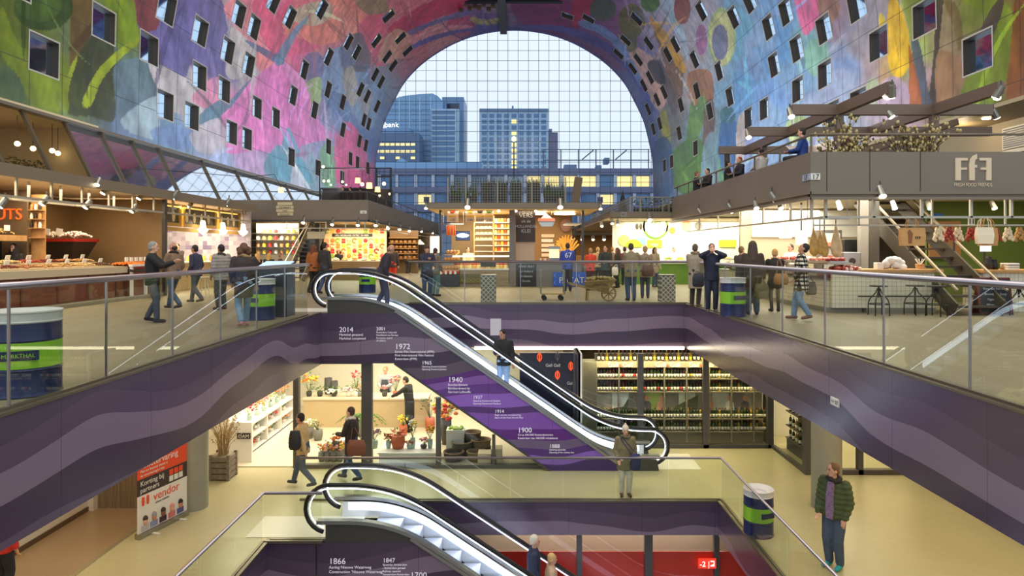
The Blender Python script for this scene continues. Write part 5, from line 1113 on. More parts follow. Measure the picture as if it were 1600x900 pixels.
    # bar
    t = thing('bar_counter', 'pale lit bar counter behind the standing customers on the left', 'counter', (-13.4, 27.3, 0)); MB().box(-14.0, -13.2, 23.8, 30.6, 0, 1.05).build('body', mat('bar_front', (206, 178, 128), .5, var=.1), t); MB().box(-14.1, -13.05, 23.8, 30.7, 1.05, 1.1).build('top', mat('bar_top', (236, 226, 205), .3), t)
    q = MB(); q.box(-16.6, -16.5, 23.5, 31, 0, 3.35).box(-16.5, -12.3, 31, 31.1, 0, 3.35)
    g = N('mosaic_wall'); x = g.xyz(g.coord()); v = g.noise(g.comb(g.math('FLOOR', g.math('MULTIPLY', x[0], 5)), g.math('FLOOR', g.math('MULTIPLY', x[1], 5)), g.math('FLOOR', g.math('MULTIPLY', x[2], 5))), 7.3, 0); g.done(g.ramp(v, [(.3, (120, 112, 150)), (.5, (190, 185, 200)), (.7, (150, 150, 170))]), .4)
    tag(q.build('bar_back_wall', g.m, loc=(-16.5, 27, 0)), 'lilac and grey mosaic back wall of the bar', 'wall')
    gold = mat('gold_frame', (196, 152, 62), .35, .5); ph = mat('picture_dark', (70, 62, 44), .3, var=.5, vscale=4)
    for k, (a, b) in enumerate(((23.75, 25.2), (25.35, 28.2), (28.4, 30.6))):
        t = thing('framed_picture', '%s gold-framed dark picture hanging over the bar' % ('left', 'wide middle', 'right')[k], 'picture', (-12.62, (a+b)/2, 2.5)); z0, z1 = 2.46, 3.28
        MB().box(-12.66, -12.64, a+.1, b-.1, z0+.1, z1-.1).build('canvas', ph, t)
        MB().box(-12.68, -12.58, a, b, z0, z0+.13).box(-12.68, -12.58, a, b, z1-.13, z1).box(-12.68, -12.58, a, a+.13, z0+.13, z1-.13).box(-12.68, -12.58, b-.13, b, z0+.13, z1-.13).build('frame', gold, t)
        for j in range(int((b-a)/.6)): y = a+.35+.6*j; MB().ball((-12.63, y, (z0+z1)/2-.05), (.02, .12, .2), 8, 5).build('painted_figure', mat('figure_cream', (220, 200, 150), .5), t)
    MB().box(-12.66, -12.6, 23.6, 31, 2.28, 2.42).build('x', gold); o = bpy.data.objects['x']; o.name = 'gold_cornice'; tag(o, 'thin gold cornice under the framed pictures of the bar', 'cornice'); 
    for k, y in enumerate((26.55, 28.6, 30.0)):
        x = (317, 348, 380)[k]; c = Vector((X(x, y), y, 2.3)); t = thing('pendant_lamp', '%s white crystal pendant lamp over the bar' % ('left', 'middle', 'right')[k], 'pendant lamp', c)
        MB().lathe(c, [(.02, -.10), (.17, .02), (.20, .1), (.12, .16), (.09, .42), (.05, .45)], 12).build('lamp_shade', glow('crystal_shade', (255, 236, 196), 3), t, smooth=True); MB().tube([c+Vector((0, 0, .45)), c+Vector((0, 0, 1.1))], .01, 5).build('cord', STEELD, t)
    # bar clutter: bottles and bowls, coffee machine
    for k in range(9):
        y = 24.2+.68*k; c = (-13.5, y, 1.1); tag(MB().lathe(c, [(.06, 0), (.075, .12), (.05, .2), (.035, .26)], 8).build('bar_jar', (FL['orange'], FL['yellow'], FL['white'], LEAFY)[k % 4], loc=c), '%s jar on the bar counter, %s from the khaki partition' % (('orange', 'yellow', 'white', 'lime')[k % 4], ORD[k]), 'jar')
    stl = mat('stool_cream', (214, 200, 170), .45)
    stools = {}
    for k, (px, py) in enumerate(((318, 462), (402, 455), (380, 458))):
        c = fl(px, py); lb = ('cream stool beside the man in the grey padded jacket', 'cream stool under the seated customers at the bar', 'cream stool behind the couple with the brown coat')[k]
        if not stools:
            t = thing('stool', lb, 'stool', c); MB().lathe(c+Vector((0, 0, .62)), [(.17, 0), (.18, .02), (.17, .04)], 14).build('seat', stl, t)
            for i in range(4):
                a = R(45+90*i); MB().tube([c+Vector((.12*math.cos(a), .12*math.sin(a), .62)), c+Vector((.2*math.cos(a), .2*math.sin(a), 0))], .016, 6).build('leg', stl, t)
            MB().tube([c+Vector((.17*math.cos(a), .17*math.sin(a), .22)) for a in np.linspace(0, 6.28, 15)[:-1]], .010, 5, True).build('foot_ring', stl, t); stools[0] = t
        else: dup(stools[0], c, .4*k, lb)
    # bright back part of the bar
    t = thing('display_case', 'brightly lit display case at the far end of the bar', 'display case', (-12, 33.5, 0)); x0, x1 = X(383, 33), X(452, 33)
    MB().box(x0, x1, 33.4, 34.4, 0, 1.0).build('base', mat('case_white', (236, 228, 208), .4), t)
    for z in (1.35, 1.7, 2.05, 2.4): MB().box(x0, x1, 33.9, 34.4, z, z+.04).build('shelf', STEEL, t)
    MB().box(x0, x1, 34.4, 34.5, 0, 2.95).build('back_panel', mat('case_back', (250, 240, 215), .5), t); area('case_lamp', ((x0+x1)/2, 33.2, 2.9), (2.0, .8), 170, WARM2, (R(25), 0, 0))
    random.seed(3)
    for z in (1.39, 1.74, 2.09, 2.44):
        for k in range(7): c = (x0+.2+.3*k, 34.15, z); tag(MB().lathe(c, [(.08, 0), (.10, .1), (.07, .2)], 8).build('goods_jar', (FL['white'], WOODL, FL['yellow'], FL['red'])[(k+int(z*10)) % 4], loc=c), 'packaged goods jar on the lit case shelves at the bar end', 'jar', 'jars in the lit case at the bar end')
west()
# ------------------------------------------------------------------ west stall with terrace (fascia 4 m)
def west_two():
    y0, xr, xl = 32.7, -7.25, -11.5
    t = thing('stall_canopy', 'taupe stall roof with lit lamps on its terrace, left of the kiosk', 'canopy', (-9.4, 40, 3.0))
    MB().box(-18.5, xr, y0, y0+.12, 3.05, 4.02).build('front_fascia', FASC, t); MB().box(xr-.12, xr, y0+.12, 62, 3.05, 4.02).build('side_fascia', FASC, t)
    MB().box(-18.5, xr-.12, y0+.12, 62, 3.05, 3.15).build('soffit', SOFF, t); MB().box(-18.5, xr-.12, y0+.12, 62, 3.5, 3.6).build('terrace_deck', GREY, t)
    MB().box(-18.5, xr+.06, y0-.06, y0, 2.95, 3.05).build('lower_rail', STEELD, t); MB().box(xr, xr+.06, y0-.06, 62, 2.95, 3.05).build('lower_rail', STEELD, t)
    for x in np.arange(-11.2, xr, .95): MB().box(x-.02, x+.02, y0-.04, y0, 2.65, 2.95).build('hanger', TUBEM, t)
    MB().box(-11.4, xr, y0-.04, y0, 2.62, 2.66).build('hanging_rail', TUBEM, t); MB().box(xr-.02, xr+.02, y0, 60, 2.62, 2.66).build('hanging_rail', TUBEM, t)
    q = MB(); q.box(xr-.05, xr-.02, y0, 62, 4.4, 4.44).box(-18, xr-.02, y0+.04, y0+.07, 4.4, 4.44)
    q.build('terrace_rail', STEELD, t)
    for y in np.arange(y0, 62, 2.4): MB().box(xr-.06, xr-.03, y, y+.04, 4.0, 4.42).build('rail_post', STEELD, t)
    # stepped wall towards the arch
    MB().prism([(-18.4, 4.02), (-11.5, 4.02), (-14.5, 4.1), (-18.0, 4.9), (-18.4, 5.0)], 'y', y0-8, y0-7.9).build('curved_parapet', FASC, t) if 0 else None
    MB().box(-18.4, xr-.2, 61.6, 61.7, 0, 3.05).build('end_wall', mat('end_wall_brown', (122, 104, 84), .6), t)
    # signs
    s = thing('slat_sign', 'cream sign of stacked wooden slats on the taupe fascia left of the stair', 'sign', (X(446, y0), y0-.05, 3.3)); sc = mat('slat_cream', (214, 198, 162), .5)
    for k, (a, b) in enumerate(((434, 457), (432, 459), (432, 459), (434, 458))):
        pz = 316+5.4*k; MB().box(X(a, y0), X(b, y0), y0-.05, y0-.01, Z(pz+4.6, y0), Z(pz, y0)).build('slat', sc, s)
    for k, w in enumerate(('DE MARKT', 'VAN', 'MORGEN')): text(w, .12, (X(446, y0), y0-.055, Z(325.6+5.4*k, y0)), DARK, s, ext=.003)
    s = thing('number_plate', 'small white number plate on the corner of the left stall roof', 'sign', (xr-.2, y0-.03, 3.5)); MB().box(X(563, y0), X(573, y0), y0-.03, y0-.01, Z(334, y0), Z(329, y0)).build('plate', WHITE, s); text('18', .14, (X(568, y0), y0-.035, Z(333.6, y0)), DARK, s)
    row(((475, 343), (520, 346), (560, 347)), '%s spotlight under the front edge of the left stall roof', fy=y0-.03, s=1.25)
    row(((588, 347), (607, 352), (625, 354), (640, 357), (659, 358), (676, 361)), '%s spotlight along the receding edge of the left stall roof', fx=xr+.03, s=1.4)
    # food mural stall: poster wall
    y = 39.; t = thing('poster_wall', 'pale orange poster wall of colourful food pictures behind the left food stall', 'poster', (X(560, y), y, 0)); x0, x1 = X(506, y), X(604, y)
    MB().box(x0, x1, y, y+.1, .9, Z(357, y)).build('panel', mat('poster_cream', (250, 220, 165), .6), t)
    MB().box(X(519, y), X(582, y), y-.03, y, Z(370, y), Z(365, y)).build('banner_strip', DARK, t); text('HEEL NEDERLAND ONTBIJT, EN MEER', .135, (X(550, y), y-.035, Z(369, y)), FL['white'], t, sx=.85)
    random.seed(8); sh = ['orange', 'yellow', 'red', 'salmon']
    for r, py in enumerate((361, 376, 384, 392, 400)):
        for k in range(11):
            px = 511+8.6*k
            if r == 0 and 3 < k < 7: continue
            x, z = X(px, y), Z(py, y); m = LEAFY if (k*3+r) % 7 == 0 else FL[sh[(k*5+r*3) % 4]]
            if (k+r) % 3 == 0: MB().tube([(x+.12*math.cos(a), y-.02, z+.12*math.sin(a)) for a in np.linspace(.3, 5.2, 9)], .045, 6).build('food_picture', m, t)
            elif (k+r) % 3 == 1:
                for dz in (-.09, .05): MB().box(x-.11, x+.11, y-.025, y, z+dz-.055, z+dz+.06).build('food_picture', m, t)
            else: MB().ball((x, y-.005, z), (.13, .03, .13), 10, 6).build('food_picture', m, t)
    area('food_stall_lamp', (-8.9, 37.0, 2.9), (3.4, 2.5), 330, WARM2); area('food_stall_lamp_back', (-7.6, 46, 2.9), (3, 8), 330, WARM2)
    t = thing('food_counter', 'food counter with yellow and white dishes in front of the poster wall', 'counter', (X(560, 36), 36, 0)); x0, x1 = X(515, 36), X(612, 36)
    MB().box(x0, x1, 35.6, 36.4, 0, .95).build('body', mat('counter_wood', (170, 138, 92), .5, var=.1), t); MB().box(x0-.05, x1+.05, 35.55, 36.45, .95, 1.0).build('top', mat('counter_top_light', (236, 220, 180), .4), t)
    for k in range(6): c = (x0+.35+.5*k, 35.95, 1.0); b = thing('food_dish', '%s dish on the food counter, %s from the left' % (('white', 'yellow', 'golden')[k % 3], ORD[k]), 'dish', c); MB().lathe(c, [(.1, 0), (.2, .05), (.21, .07)], 12).build('bowl', WHITE, b); heap((c[0], c[1], 1.06), .13, .13, .08, 24, .035, (FL['white'], FL['yellow'], FL['orange'])[k % 3], b, 'food')
    # bakery shelves further back
    y = 45.; t = thing('bakery_shelves', 'bakery shelves of bread at the back, right of the poster wall', 'shelf', (X(630, y), y, 0)); x0, x1 = X(607, y), X(652, y)
    MB().box(x0, x1, y+.4, y+.5, 0, 2.9).build('back_panel', mat('bakery_back', (120, 92, 60), .6), t)
    for k, z in enumerate((1.0, 1.35, 1.7, 2.05, 2.4)): MB().box(x0, x1, y, y+.4, z-.04, z).build('shelf', WOODL, t)
    for z in (1.0, 1.35, 1.7, 2.05):
        for k in range(6): c = (x0+.2+.3*k, y+.2, z+.09); tag(MB().ball(c, (.13, .12, .09), 8, 5).build('bread_loaf', mat('bread', (206, 150, 84), .6, var=.2), loc=(c[0], c[1], z), smooth=True), 'golden bread loaf on the bakery shelves at the back', 'bread', 'loaves on the bakery shelves')
    t = thing('lit_sign', 'glowing white box sign left of the kiosk post', 'sign', (X(680, 61), 61, 1.0)); MB().box(X(672, 61), X(687, 61), 61, 61.12, Z(395, 61), Z(369, 61)).build('light_box', glow('light_box', (255, 240, 215), 2.2), t); MB().box(X(679, 61)-.05, X(679, 61)+.05, 61.03, 61.09, Z(369, 61), 3.06).build('hanger', STEELD, t)
    c = Vector((X(656, 52), 52, Z(382, 52))); t = thing('pendant_lamp', 'white cone pendant lamp right of the bakery shelves', 'pendant lamp', c); MB().lathe(c, [(.38, 0), (.3, .12), (.09, .3), (.05, .38)], 14).build('lamp_shade', glow('cone_shade', (255, 236, 205), 1.2), t, smooth=True); MB().tube([c+Vector((0, 0, .38)), Vector((c.x, c.y, 3.06))], .012, 5).build('cord', STEELD, t)
    # staircase up to the terrace
    t = thing('staircase', 'dark open staircase up to the terrace, left of the food stall', 'staircase', (X(465, 33.5), 33.5, 0))
    for k in range(14): z = .2+.21*k; xx = -10.9-.06*k; MB().box(X(447, 33)+.055*k, X(472, 33)+.055*k, 33+.22*k*.6, 33.25+.22*k*.6, z, z+.05).build('step', DARK, t)
    for s_ in (0, 1): MB().beam((X(446+27*s_, 33), 33, .1), (X(446+27*s_, 33)+.75, 34.9, 3.1), .06, .28).build('stringer', CORN, t)
    MB().beam((X(446, 33), 32.95, 1.0), (X(446, 33)+.75, 34.8, 3.4), .04, .05).build('handrail', TUBEM, t)
    tag(MB().box(X(493, 33.2), X(500, 33.2), 33.1, 33.25, .0, 2.9).build('steel_post', DARK, loc=(X(496, 33.2), 33.2, 0)), 'dark post at the left end of the food stall', 'post')
    tag(MB().box(X(480, 33), X(507, 33), 33.0, 33.06, Z(373, 33), Z(362, 33)).build('hanging_sign', mat('sign_pale', (206, 192, 160), .6), loc=(X(493, 33), 33, 2.1)), 'pale blank hanging sign above the couple walking left of the food stall', 'sign')
    # terrace lamps
    sh = glow('lamp_shade_lit', (255, 214, 150), 1.6); gb = glow('lamp_globe_lit', (255, 226, 170), 4)
    tl = [(559, 282, 8, 1), (577, 290, 9, 1), (590, 296, 8, 1), (566, 288, 6, 0), (600, 287, 6, 0), (593, 306, 4, 0), (609, 303, 4, 0), (505, 261, 5, 0), (506, 283, 4, 0), (513, 283, 4, 0), (535, 284, 4, 0), (517, 289, 3, 0), (541, 289, 3, 0), (439, 297, 8, 1)]
    for k, (px, py, w, shade) in enumerate(tl):
        y = 40. if px > 460 else 30.; c = Vector((X(px, y), y, Z(py, y))); r = w/2*y/F
        t = thing('terrace_lamp', ('lit fabric drum lamp shade over the left terrace, %s of its group' if shade else 'lit globe lamp over the left terrace, %s of its group') % ORD[k], 'lamp', c)
        if shade: MB().lathe(c-Vector((0, 0, r)), [(r*1.1, 0), (r*.95, r*2)], 14).build('lamp_shade', sh, t)
        else: MB().ball(c, r, 10, 6).build('globe', gb, t, smooth=True)
        MB().tube([c+Vector((0, 0, r*.8)), Vector((c.x, c.y, Z(262, 40)))] if px > 460 else [c+Vector((0, 0, r*.8)), c+Vector((-.3, 0, .7)), c+Vector((-2.2, 1.5, .75)), Vector((-18.6, y+3, 5.6))], .015, 5).build('cord', BLACK, t)
    fr = thing('lamp_rack', 'dark hanging rack carrying the terrace lamps', 'rack', (X(555, 40), 40, 6)); zt = Z(262, 40)
    MB().box(X(500, 40), X(611, 40), 39.95, 40.05, zt-.06, zt).build('top_beam', BLACK, fr)
    for px in (500, 588, 611): MB().box(X(px, 40)-.04, X(px, 40)+.04, 39.95, 40.05, 3.6, zt).build('post', BLACK, fr)
    MB().box(X(588, 40), X(611, 40), 39.96, 40.04, Z(277, 40), Z(275, 40)).build('top_beam', BLACK, fr)
    t = thing('terrace_bar', 'dark bar table with boxes on the left terrace under the lamps', 'bar', (X(530, 40.5), 40.5, 3.6)); MB().box(X(505, 40.5), X(612, 40.5), 40.3, 40.9, 3.6, Z(296, 40.5)).build('body', mat('bar_dark', (46, 38, 36), .5), t); MB().box(X(503, 40.5), X(590, 40.5), 40.2, 41.0, Z(296, 40.5), Z(294, 40.5)).build('top', DARK, t)
west_two()
# ------------------------------------------------------------------ mesh fence helper and planters
MESH = mat('wire_mesh', (150, 144, 128), .4, .6)
def mesh_panel(q, x0, x1, y, z0, z1, st=.14, r=.006):
    for x in np.arange(x0, x1+.01, st): q.box(x-r, x+r, y-r, y+r, z0, z1)
    for z in np.arange(z0, z1+.01, st): q.box(x0, x1, y-r, y+r, z-r, z+r)
# ------------------------------------------------------------------ kiosk in the middle
def kiosk():
    random.seed(41); y = 29.0; y1 = 33.5; x0, x1 = X(690, y), X(907, y); xm = X(801, y)
    t = thing('kiosk', 'central kiosk with flat brown roof, cheese stall left and fries stall right', 'kiosk', ((x0+x1)/2, y+2, 0))
    rz = Z(326, y-.6)
    MB().box(X(664, y-.8), X(941, y-.8), y-.8, y1+.6, rz, rz+.24).build('roof', CORN, t); MB().box(X(668, y-.8), X(937, y-.8), y-.75, y1+.5, rz-.03, rz-.004).build('ceiling', mat('kiosk_ceiling', (226, 196, 140), .5), t)
    kd = mat('kiosk_grey', (118, 112, 112), .5)
    MB().box(xm-.14, xm+.10, y, y+.4, 0, rz).build('middle_pillar', kd, t)
    for x in (x0-.05, x1+.1): MB().box(x-.05, x+.05, y, y+.1, 0, rz).build('post', STEELD, t)
    MB().box(x0, xm, y1-.1, y1, 0, rz-.04).build('back_wall', mat('kiosk_back', (150, 128, 92), .6), t); MB().box(xm, x1, y1-.1, y1, 0, rz-.04).build('back_wall', mat('fries_back', (150, 114, 70), .6), t)
    MB().box(xm-.04, xm+.04, y+.4, y1-.1, 0, rz-.04).build('partition', kd, t)
    area('kiosk_lamps_cheese', ((x0+xm)/2, y+1.7, rz-.06), (2.6, 2.8), 300, WARM2); area('kiosk_lamps_fries', ((x1+xm)/2, y+1.7, rz-.06), (2.6, 2.8), 190, WARM)
    # roof terrace: mesh fence, posts
    f = thing('mesh_fence', 'steel mesh fence round the kiosk roof terrace', 'fence', ((x0+x1)/2, y+.2, rz+.24)); q = MB(); z0, z1 = rz+.26, Z(277, y+.2); mesh_panel(q, X(699, y), X(885, y), y+.2, z0, z1, .115); o = q.build('mesh', MESH, f)
    for px in (699, 727, 777, 831, 884): MB().box(X(px, y)-.025, X(px, y)+.025, y+.18, y+.23, rz+.24, z1).build('post', MESH, f)
    MB().beam((X(899, y), y+.2, rz+.25), (X(905, y), y+.2, z1), .08, .35).build('timber_end', mat('timber_brown', (110, 92, 74), .7), f)
    for k, (px, w, pot) in enumerate(((712, 22, 0), (735, 26, 0), (762, 24, 1), (783, 24, 1), (806, 22, 1), (833, 26, 1), (858, 20, 0), (875, 20, 0))):
        c = Vector((X(px, y+1), y+1, rz+.24)); r = w/2*(y+1)/F; b = thing('planter', '%s on the kiosk roof terrace, %s from the left' % ('dark planter tub' if pot else 'clump of dark green bamboo', ORD[k]), 'planter', c)
        MB().box(c.x-r*.8, c.x+r*.8, c.y-.25, c.y+.25, c.z, c.z+(.95 if pot else .4)).build('tub', mat('tub_dark', (46, 44, 46), .6), b); q = MB()
        for j in range(50):
            p = c+Vector((random.uniform(-r, r)*.8, random.uniform(-.25, .25), .35 if not pot else .9)); h = random.uniform(.25, .95) if not pot else random.uniform(.1, .35); e = p+Vector((random.uniform(-.15, .15), random.uniform(-.1, .1), h)); s = Vector((.025, 0, 0))
            q.add([p-s, p+s, e, p.lerp(e, .5)+Vector((0, .02, 0))], [(0, 1, 2), (0, 3, 2), (1, 2, 3)])
        q.build('foliage', LEAFD, b)['kind'] = 'stuff'
    row(((731, 316), (875, 316)), '%s large spotlight on the front edge of the kiosk roof', fy=y-.79, s=1.7); row(((666, 321), (938, 322)), '%s spotlight at a corner of the kiosk roof', fy=y-.79, s=1.0)
    for k, px in enumerate((779, 806, 837)): spotlight((X(px, y), y+.2, Z(323, y)-.06), '%s small spotlight under the front of the kiosk roof' % ORD[k], s=.9)
    for k, (px, lb) in enumerate(((666, '48'), (937, '46'))):
        s = thing('number_plate', 'stall number %s plate on the %s corner of the kiosk roof' % (lb, 'left' if px < 700 else 'right'), 'sign', (X(px, y-.9), y-.84, rz+.3)); MB().box(X(px-4, y-.8), X(px+5, y-.8), y-.83, y-.81, rz+.24, rz+.48).build('plate', mat('plate_blue', (80, 84, 120), .5), s); text(lb, .2, (X(px+.5, y-.8), y-.84, rz+.29), DARK, s)
    # --- cheese side
    t = thing('glass_counter', 'lit glass cheese counter with grey wooden front in the kiosk', 'counter', ((x0+xm)/2, y, 0)); a, b = X(707, y), X(795, y)
    g = N('weathered_boards'); xx = g.xyz(g.coord()); v = g.noise(g.comb(g.math('MULTIPLY', xx[0], 1.2), 0, g.math('MULTIPLY', xx[2], 26)), 1, 3); g.done(g.ramp(v, [(.3, (128, 112, 92)), (.7, (168, 150, 124))]), .7)
    MB().box(a, b, y+.02, y+1.0, .0, .72).build('front', g.m, t); MB().box(a, b, y+.05, y+1.0, .72, .78).build('shelf', WHITE, t)
    MB().box(a, b, y+.04, y+.055, .78, 1.28).build('glass_pane', SHOPG, t); MB().box(a, b, y+.04, y+.9, 1.28, 1.34).build('top', glow('counter_light', (255, 236, 195), 2.4), t)
    MB().box(X(751, y), X(775, y), y-.04, y+.0, Z(417, y), Z(408, y)).build('screen_panel', DARK, t)
    s = thing('shop_sign', 'wooden sign with green capitals on the cheese counter front', 'sign', (X(730, y), y, .4)); MB().box(X(708, y), X(750, y), y-.02, y+.01, Z(443, y), Z(428, y)).build('board', mat('sign_board', (110, 100, 70), .7), s); text('KAASDOO', .25, (X(729, y), y-.025, Z(441, y)), mat('sign_green', (150, 152, 74), .5), s)
    ch = [mat('cheese_yellow', (240, 190, 70), .5), mat('cheese_red', (200, 70, 46), .45), mat('cheese_cream', (250, 226, 160), .5), mat('cheese_brown', (180, 120, 60), .5)]
    for k in range(12):
        for j in range(2):
            c = (a+.12+(b-a-.24)*k/11, y+.3+.3*j, .78+.1*j); tag(MB().lathe(c, [(.09, 0), (.095, .03), (.095, .12), (.085, .14)], 10).build('cheese_piece', ch[(k*2+j) % 4], loc=c), 'small cheese inside the lit kiosk counter, %s row' % ('front', 'back')[j], 'cheese', 'cheeses in the kiosk counter, %s row' % ('front', 'back')[j])
    sh = thing('cheese_shelves', 'white lit shelves of cheese at the back of the kiosk', 'shelf', (X(770, y+3), y+3, 0)); yb = y+2.6
    sa, sb, sc_ = X(741, yb), X(771, yb), X(799, yb)
    zz = [Z(p, yb) for p in (392, 383, 374, 365, 356, 347)]
    for z in zz: MB().box(sa, sc_, yb, yb+.4, z-.04, z).build('shelf', mat('shelf_bright', (250, 236, 200), .5), sh)
    for x in (sa, sb, sc_): MB().box(x-.03, x+.03, yb, yb+.4, .2, zz[-1]+.3).build('upright', WOODL, sh)
    for i, z in enumerate(zz):
        for k in range(5):
            c = (sb+.1+.155*k, yb+.15, z); tag(MB().lathe(c, [(.05, 0), (.075, .04), (.075, .13), (.05, .17)], 10).build('round_cheese', ch[(k+i*2) % 4], loc=c), 'cheese wheel on the right rack of the kiosk shelves, %s shelf from below' % ORD[i], 'cheese', 'cheese wheels on the right rack, %s shelf' % ORD[i])
        if i > 1:
            for k in range(4): c = (sa+.15+.2*k, yb+.15, z); tag(MB().lathe(c, [(.08, 0), (.09, .04), (.08, .08)], 10).build('round_cheese', ch[2], loc=c), 'pale cheese on the left rack of the kiosk shelves, %s shelf from below' % ORD[i], 'cheese', 'pale cheeses on the left rack, %s shelf' % ORD[i])
    bn = mat('menu_banner', (232, 208, 180), .6)
    for k, (p0, p1) in enumerate(((698, 716), (727, 742), (743, 757), (758, 771))):
        yy = y+.35; s = thing('menu_board', 'cream hanging cheese poster under the kiosk roof, %s from the left' % ORD[k], 'poster', (X((p0+p1)/2, yy), yy, 2.6)); z0, z1 = Z(347, yy), Z(325, yy)
        MB().box(X(p0, yy), X(p1, yy), yy, yy+.03, z0, z1).build('board', bn, s); xc = X((p0+p1)/2, yy); m = (ch[1], ch[0], DARK, LEAF)[k]
        MB().ball((xc, yy-.005, z1-.14), (.14, .02, .09), 9, 5).build('picture', m, s); MB().box(xc-.17, xc+.17, yy-.01, yy, z0+.22, z0+.30).build('yellow_strip', ch[0], s); text(('1.75', '5.00', 'KAAS', '3.50')[k], .14, (xc, yy-.012, z0+.05), DARK, s)
    tv = thing('television', 'dark wall screen showing a blue-white picture in the kiosk', 'screen', (X(723, yb), yb, 2.0)); MB().box(X(712, yb), X(734, yb), yb, yb+.06, Z(376, yb), Z(361, yb)).build('bezel', BLACK, tv); MB().box(X(713, yb), X(733, yb), yb-.01, yb, Z(375, yb), Z(362, yb)).build('display', mat('display_navy', (30, 50, 90), .3, emit=.8), tv); MB().ball((X(723, yb), yb-.012, Z(368, yb)), (.3, .01, .1), 10, 5).build('picture', glow('display_white', (200, 225, 255), 1.5), tv)
    # bread stand at left end
    b = thing('bread_stand', 'tiered stand of golden loaves and sausages at the left end of the kiosk', 'stand', (X(704, y-.1), y+.2, 0)); xa, xb = X(689, y), X(718, y)
    for k, (py, dp) in enumerate(((421, .9), (408, .65), (397, .45))): MB().box(xa+.08*k, xb-.08*k, y-.3+.15*k, y+.6, Z(py, y)-.06, Z(py, y)).build('tier', WOODL, b)
    MB().box(xa, xb, y-.25, y+.6, 0, Z(421, y)-.06).build('base', mat('crate_slate', (60, 62, 74), .6), b)
    for k in range(8): MB().box(xa+.1*k, xa+.1*k+.09, y-.32, y-.29, Z(428, y)+.03*(k % 2), Z(423, y)).build('bunting', FL['red'] if k % 2 else FL['white'], b)
    for i, (py, n) in enumerate(((421, 6), (408, 5), (397, 4))):
        for k in range(n): c = (xa+.12+.08*i+(.62-.1*i)*k/(n-1), y-.1+.18*i, Z(py, y)+.09); tag(MB().ball(c, (.09, .12, .09), 8, 5).build('bread_loaf', mat('bread', (206, 150, 84), .6, var=.2), loc=(c[0], c[1], c[2]-.09), smooth=True), 'golden loaf on the %s tier of the stand at the kiosk left end' % ORD[i], 'bread', 'loaves on the %s tier of the kiosk stand' % ORD[i])
    for k in range(6): x = xa+.15+.07*k; tag(MB().cap((x, y+.9, Z(352, y)), (x+.01, y+.9, Z(366, y)), .035, .045, 8).build('hanging_sausage', ch[1] if k % 2 else ch[3], loc=(x, y+.9, Z(350, y)), smooth=True), 'red-brown sausage hanging at the left end of the kiosk', 'sausage', 'sausages hanging in the kiosk')
    MB().tube([(xa, y+.9, Z(349, y)), (xb+.1, y+.9, Z(349, y))], .02, 6).build('sausage_rail', STEEL, b)
    for x in (xa, xb+.1): MB().tube([(x, y+.9, Z(349, y)), (x, y+.9, rz)], .012, 5).build('rail_hanger', STEEL, b)
    # --- fries side
    t = thing('fries_counter', 'grey counter of the fries stall with blue patterned tiles', 'counter', (X(880, y), y, 0)); a, b = X(838, y), X(912, y)
    MB().box(a, b, y+.02, y+.9, 0, 1.0).build('front', kd, t); MB().box(a-.03, b+.05, y-.03, y+.95, 1.0, 1.06).build('top', STEEL, t)
    s = thing('shop_sign', 'blue and white tiled sign with white capitals on the fries counter', 'sign', (X(888, y), y, .4)); sa_, sb_ = X(864, y), X(915, y); MB().box(sa_, sb_, y-.04, y+.02, Z(447, y), Z(425, y)).build('tile_panel', mat('delft_blue', (52, 96, 200), .3), s)
    q = MB()
    for i in range(4):
        for j in range(2):
            cx, cz = sa_+.17+.35*i, Z(447, y)+.15+.31*j; q.tube([(cx-.13, y-.05, cz), (cx, y-.05, cz+.13), (cx+.13, y-.05, cz), (cx, y-.05, cz-.13)], .014, 4, True)
    q.build('tile_pattern', mat('delft_pale', (176, 206, 250), .3), s); text('PATAT', .36, (X(893, y), y-.06, Z(442, y)), WHITE, s)
    mb = thing('menu_board', 'black menu board low on the kiosk front right of the pillar', 'sign', (X(822, y), y, 0)); MB().box(X(806, y), X(838, y), y, y+.06, Z(449, y), Z(412, y)).build('board', mat('chalk_black', (36, 36, 44), .5), mb)
    for k, w in enumerate(('VERSE FRIET', 'uit Holland', 'Kroketten', 'Snacks')): text(w, .13, (X(822, y), y-.006, Z(418+7.5*k, y)), mat('chalk_white', (190, 190, 195), .6), mb, shear=.2)
    m2 = thing('menu_board', 'dark brown hanging menu panel with white lettering over the fryer', 'sign', (X(822, y), y+.2, 2.5)); MB().box(X(806, y), X(837, y), y+.5, y+.54, Z(378, y), Z(325, y)).build('board', mat('menu_brown', (70, 56, 54), .5), m2)
    for k, (w, s_) in enumerate((('FRITES', .2), ('VERS', .28), ('uit de', .18), ('HOLLANDSE', .17), ('KLEI', .22))): text(w, s_, (X(822, y), y+.49, Z(331+8*k, y)), MATS['chalk_white'], m2)
    h = thing('fryer_hood', 'stainless steel fryer hood and back splash beside the kiosk pillar', 'hood', (X(822, y), y+.8, 1.06)); MB().box(X(806, y), X(836, y), y+.9, y+1.0, 1.06, Z(378, y)).build('splash', mat('pink_steel', (204, 170, 140), .3, .6), h); MB().box(X(806, y), X(838, y), y+.5, y+1.2, 0, 1.06).build('fryer', STEEL, h)
    e = thing('hanging_sign', 'blue and white emblem sign hanging over the fries counter', 'sign', (X(855, y), y+.6, 2.4)); yy = y+.6
    MB().prism([(X(a_, yy), Z(b_, yy)) for a_, b_ in ((840, 344), (846, 340), (853, 333), (862, 340), (868, 344), (863, 354), (846, 354))], 'y', yy, yy+.05).build('emblem', mat('emblem_pale', (190, 216, 240), .4), e); MB().box(X(841, yy), X(867, yy), yy-.02, yy, Z(346, yy), Z(341, yy)).build('stripe', mat('emblem_pink', (230, 150, 130), .5), e)
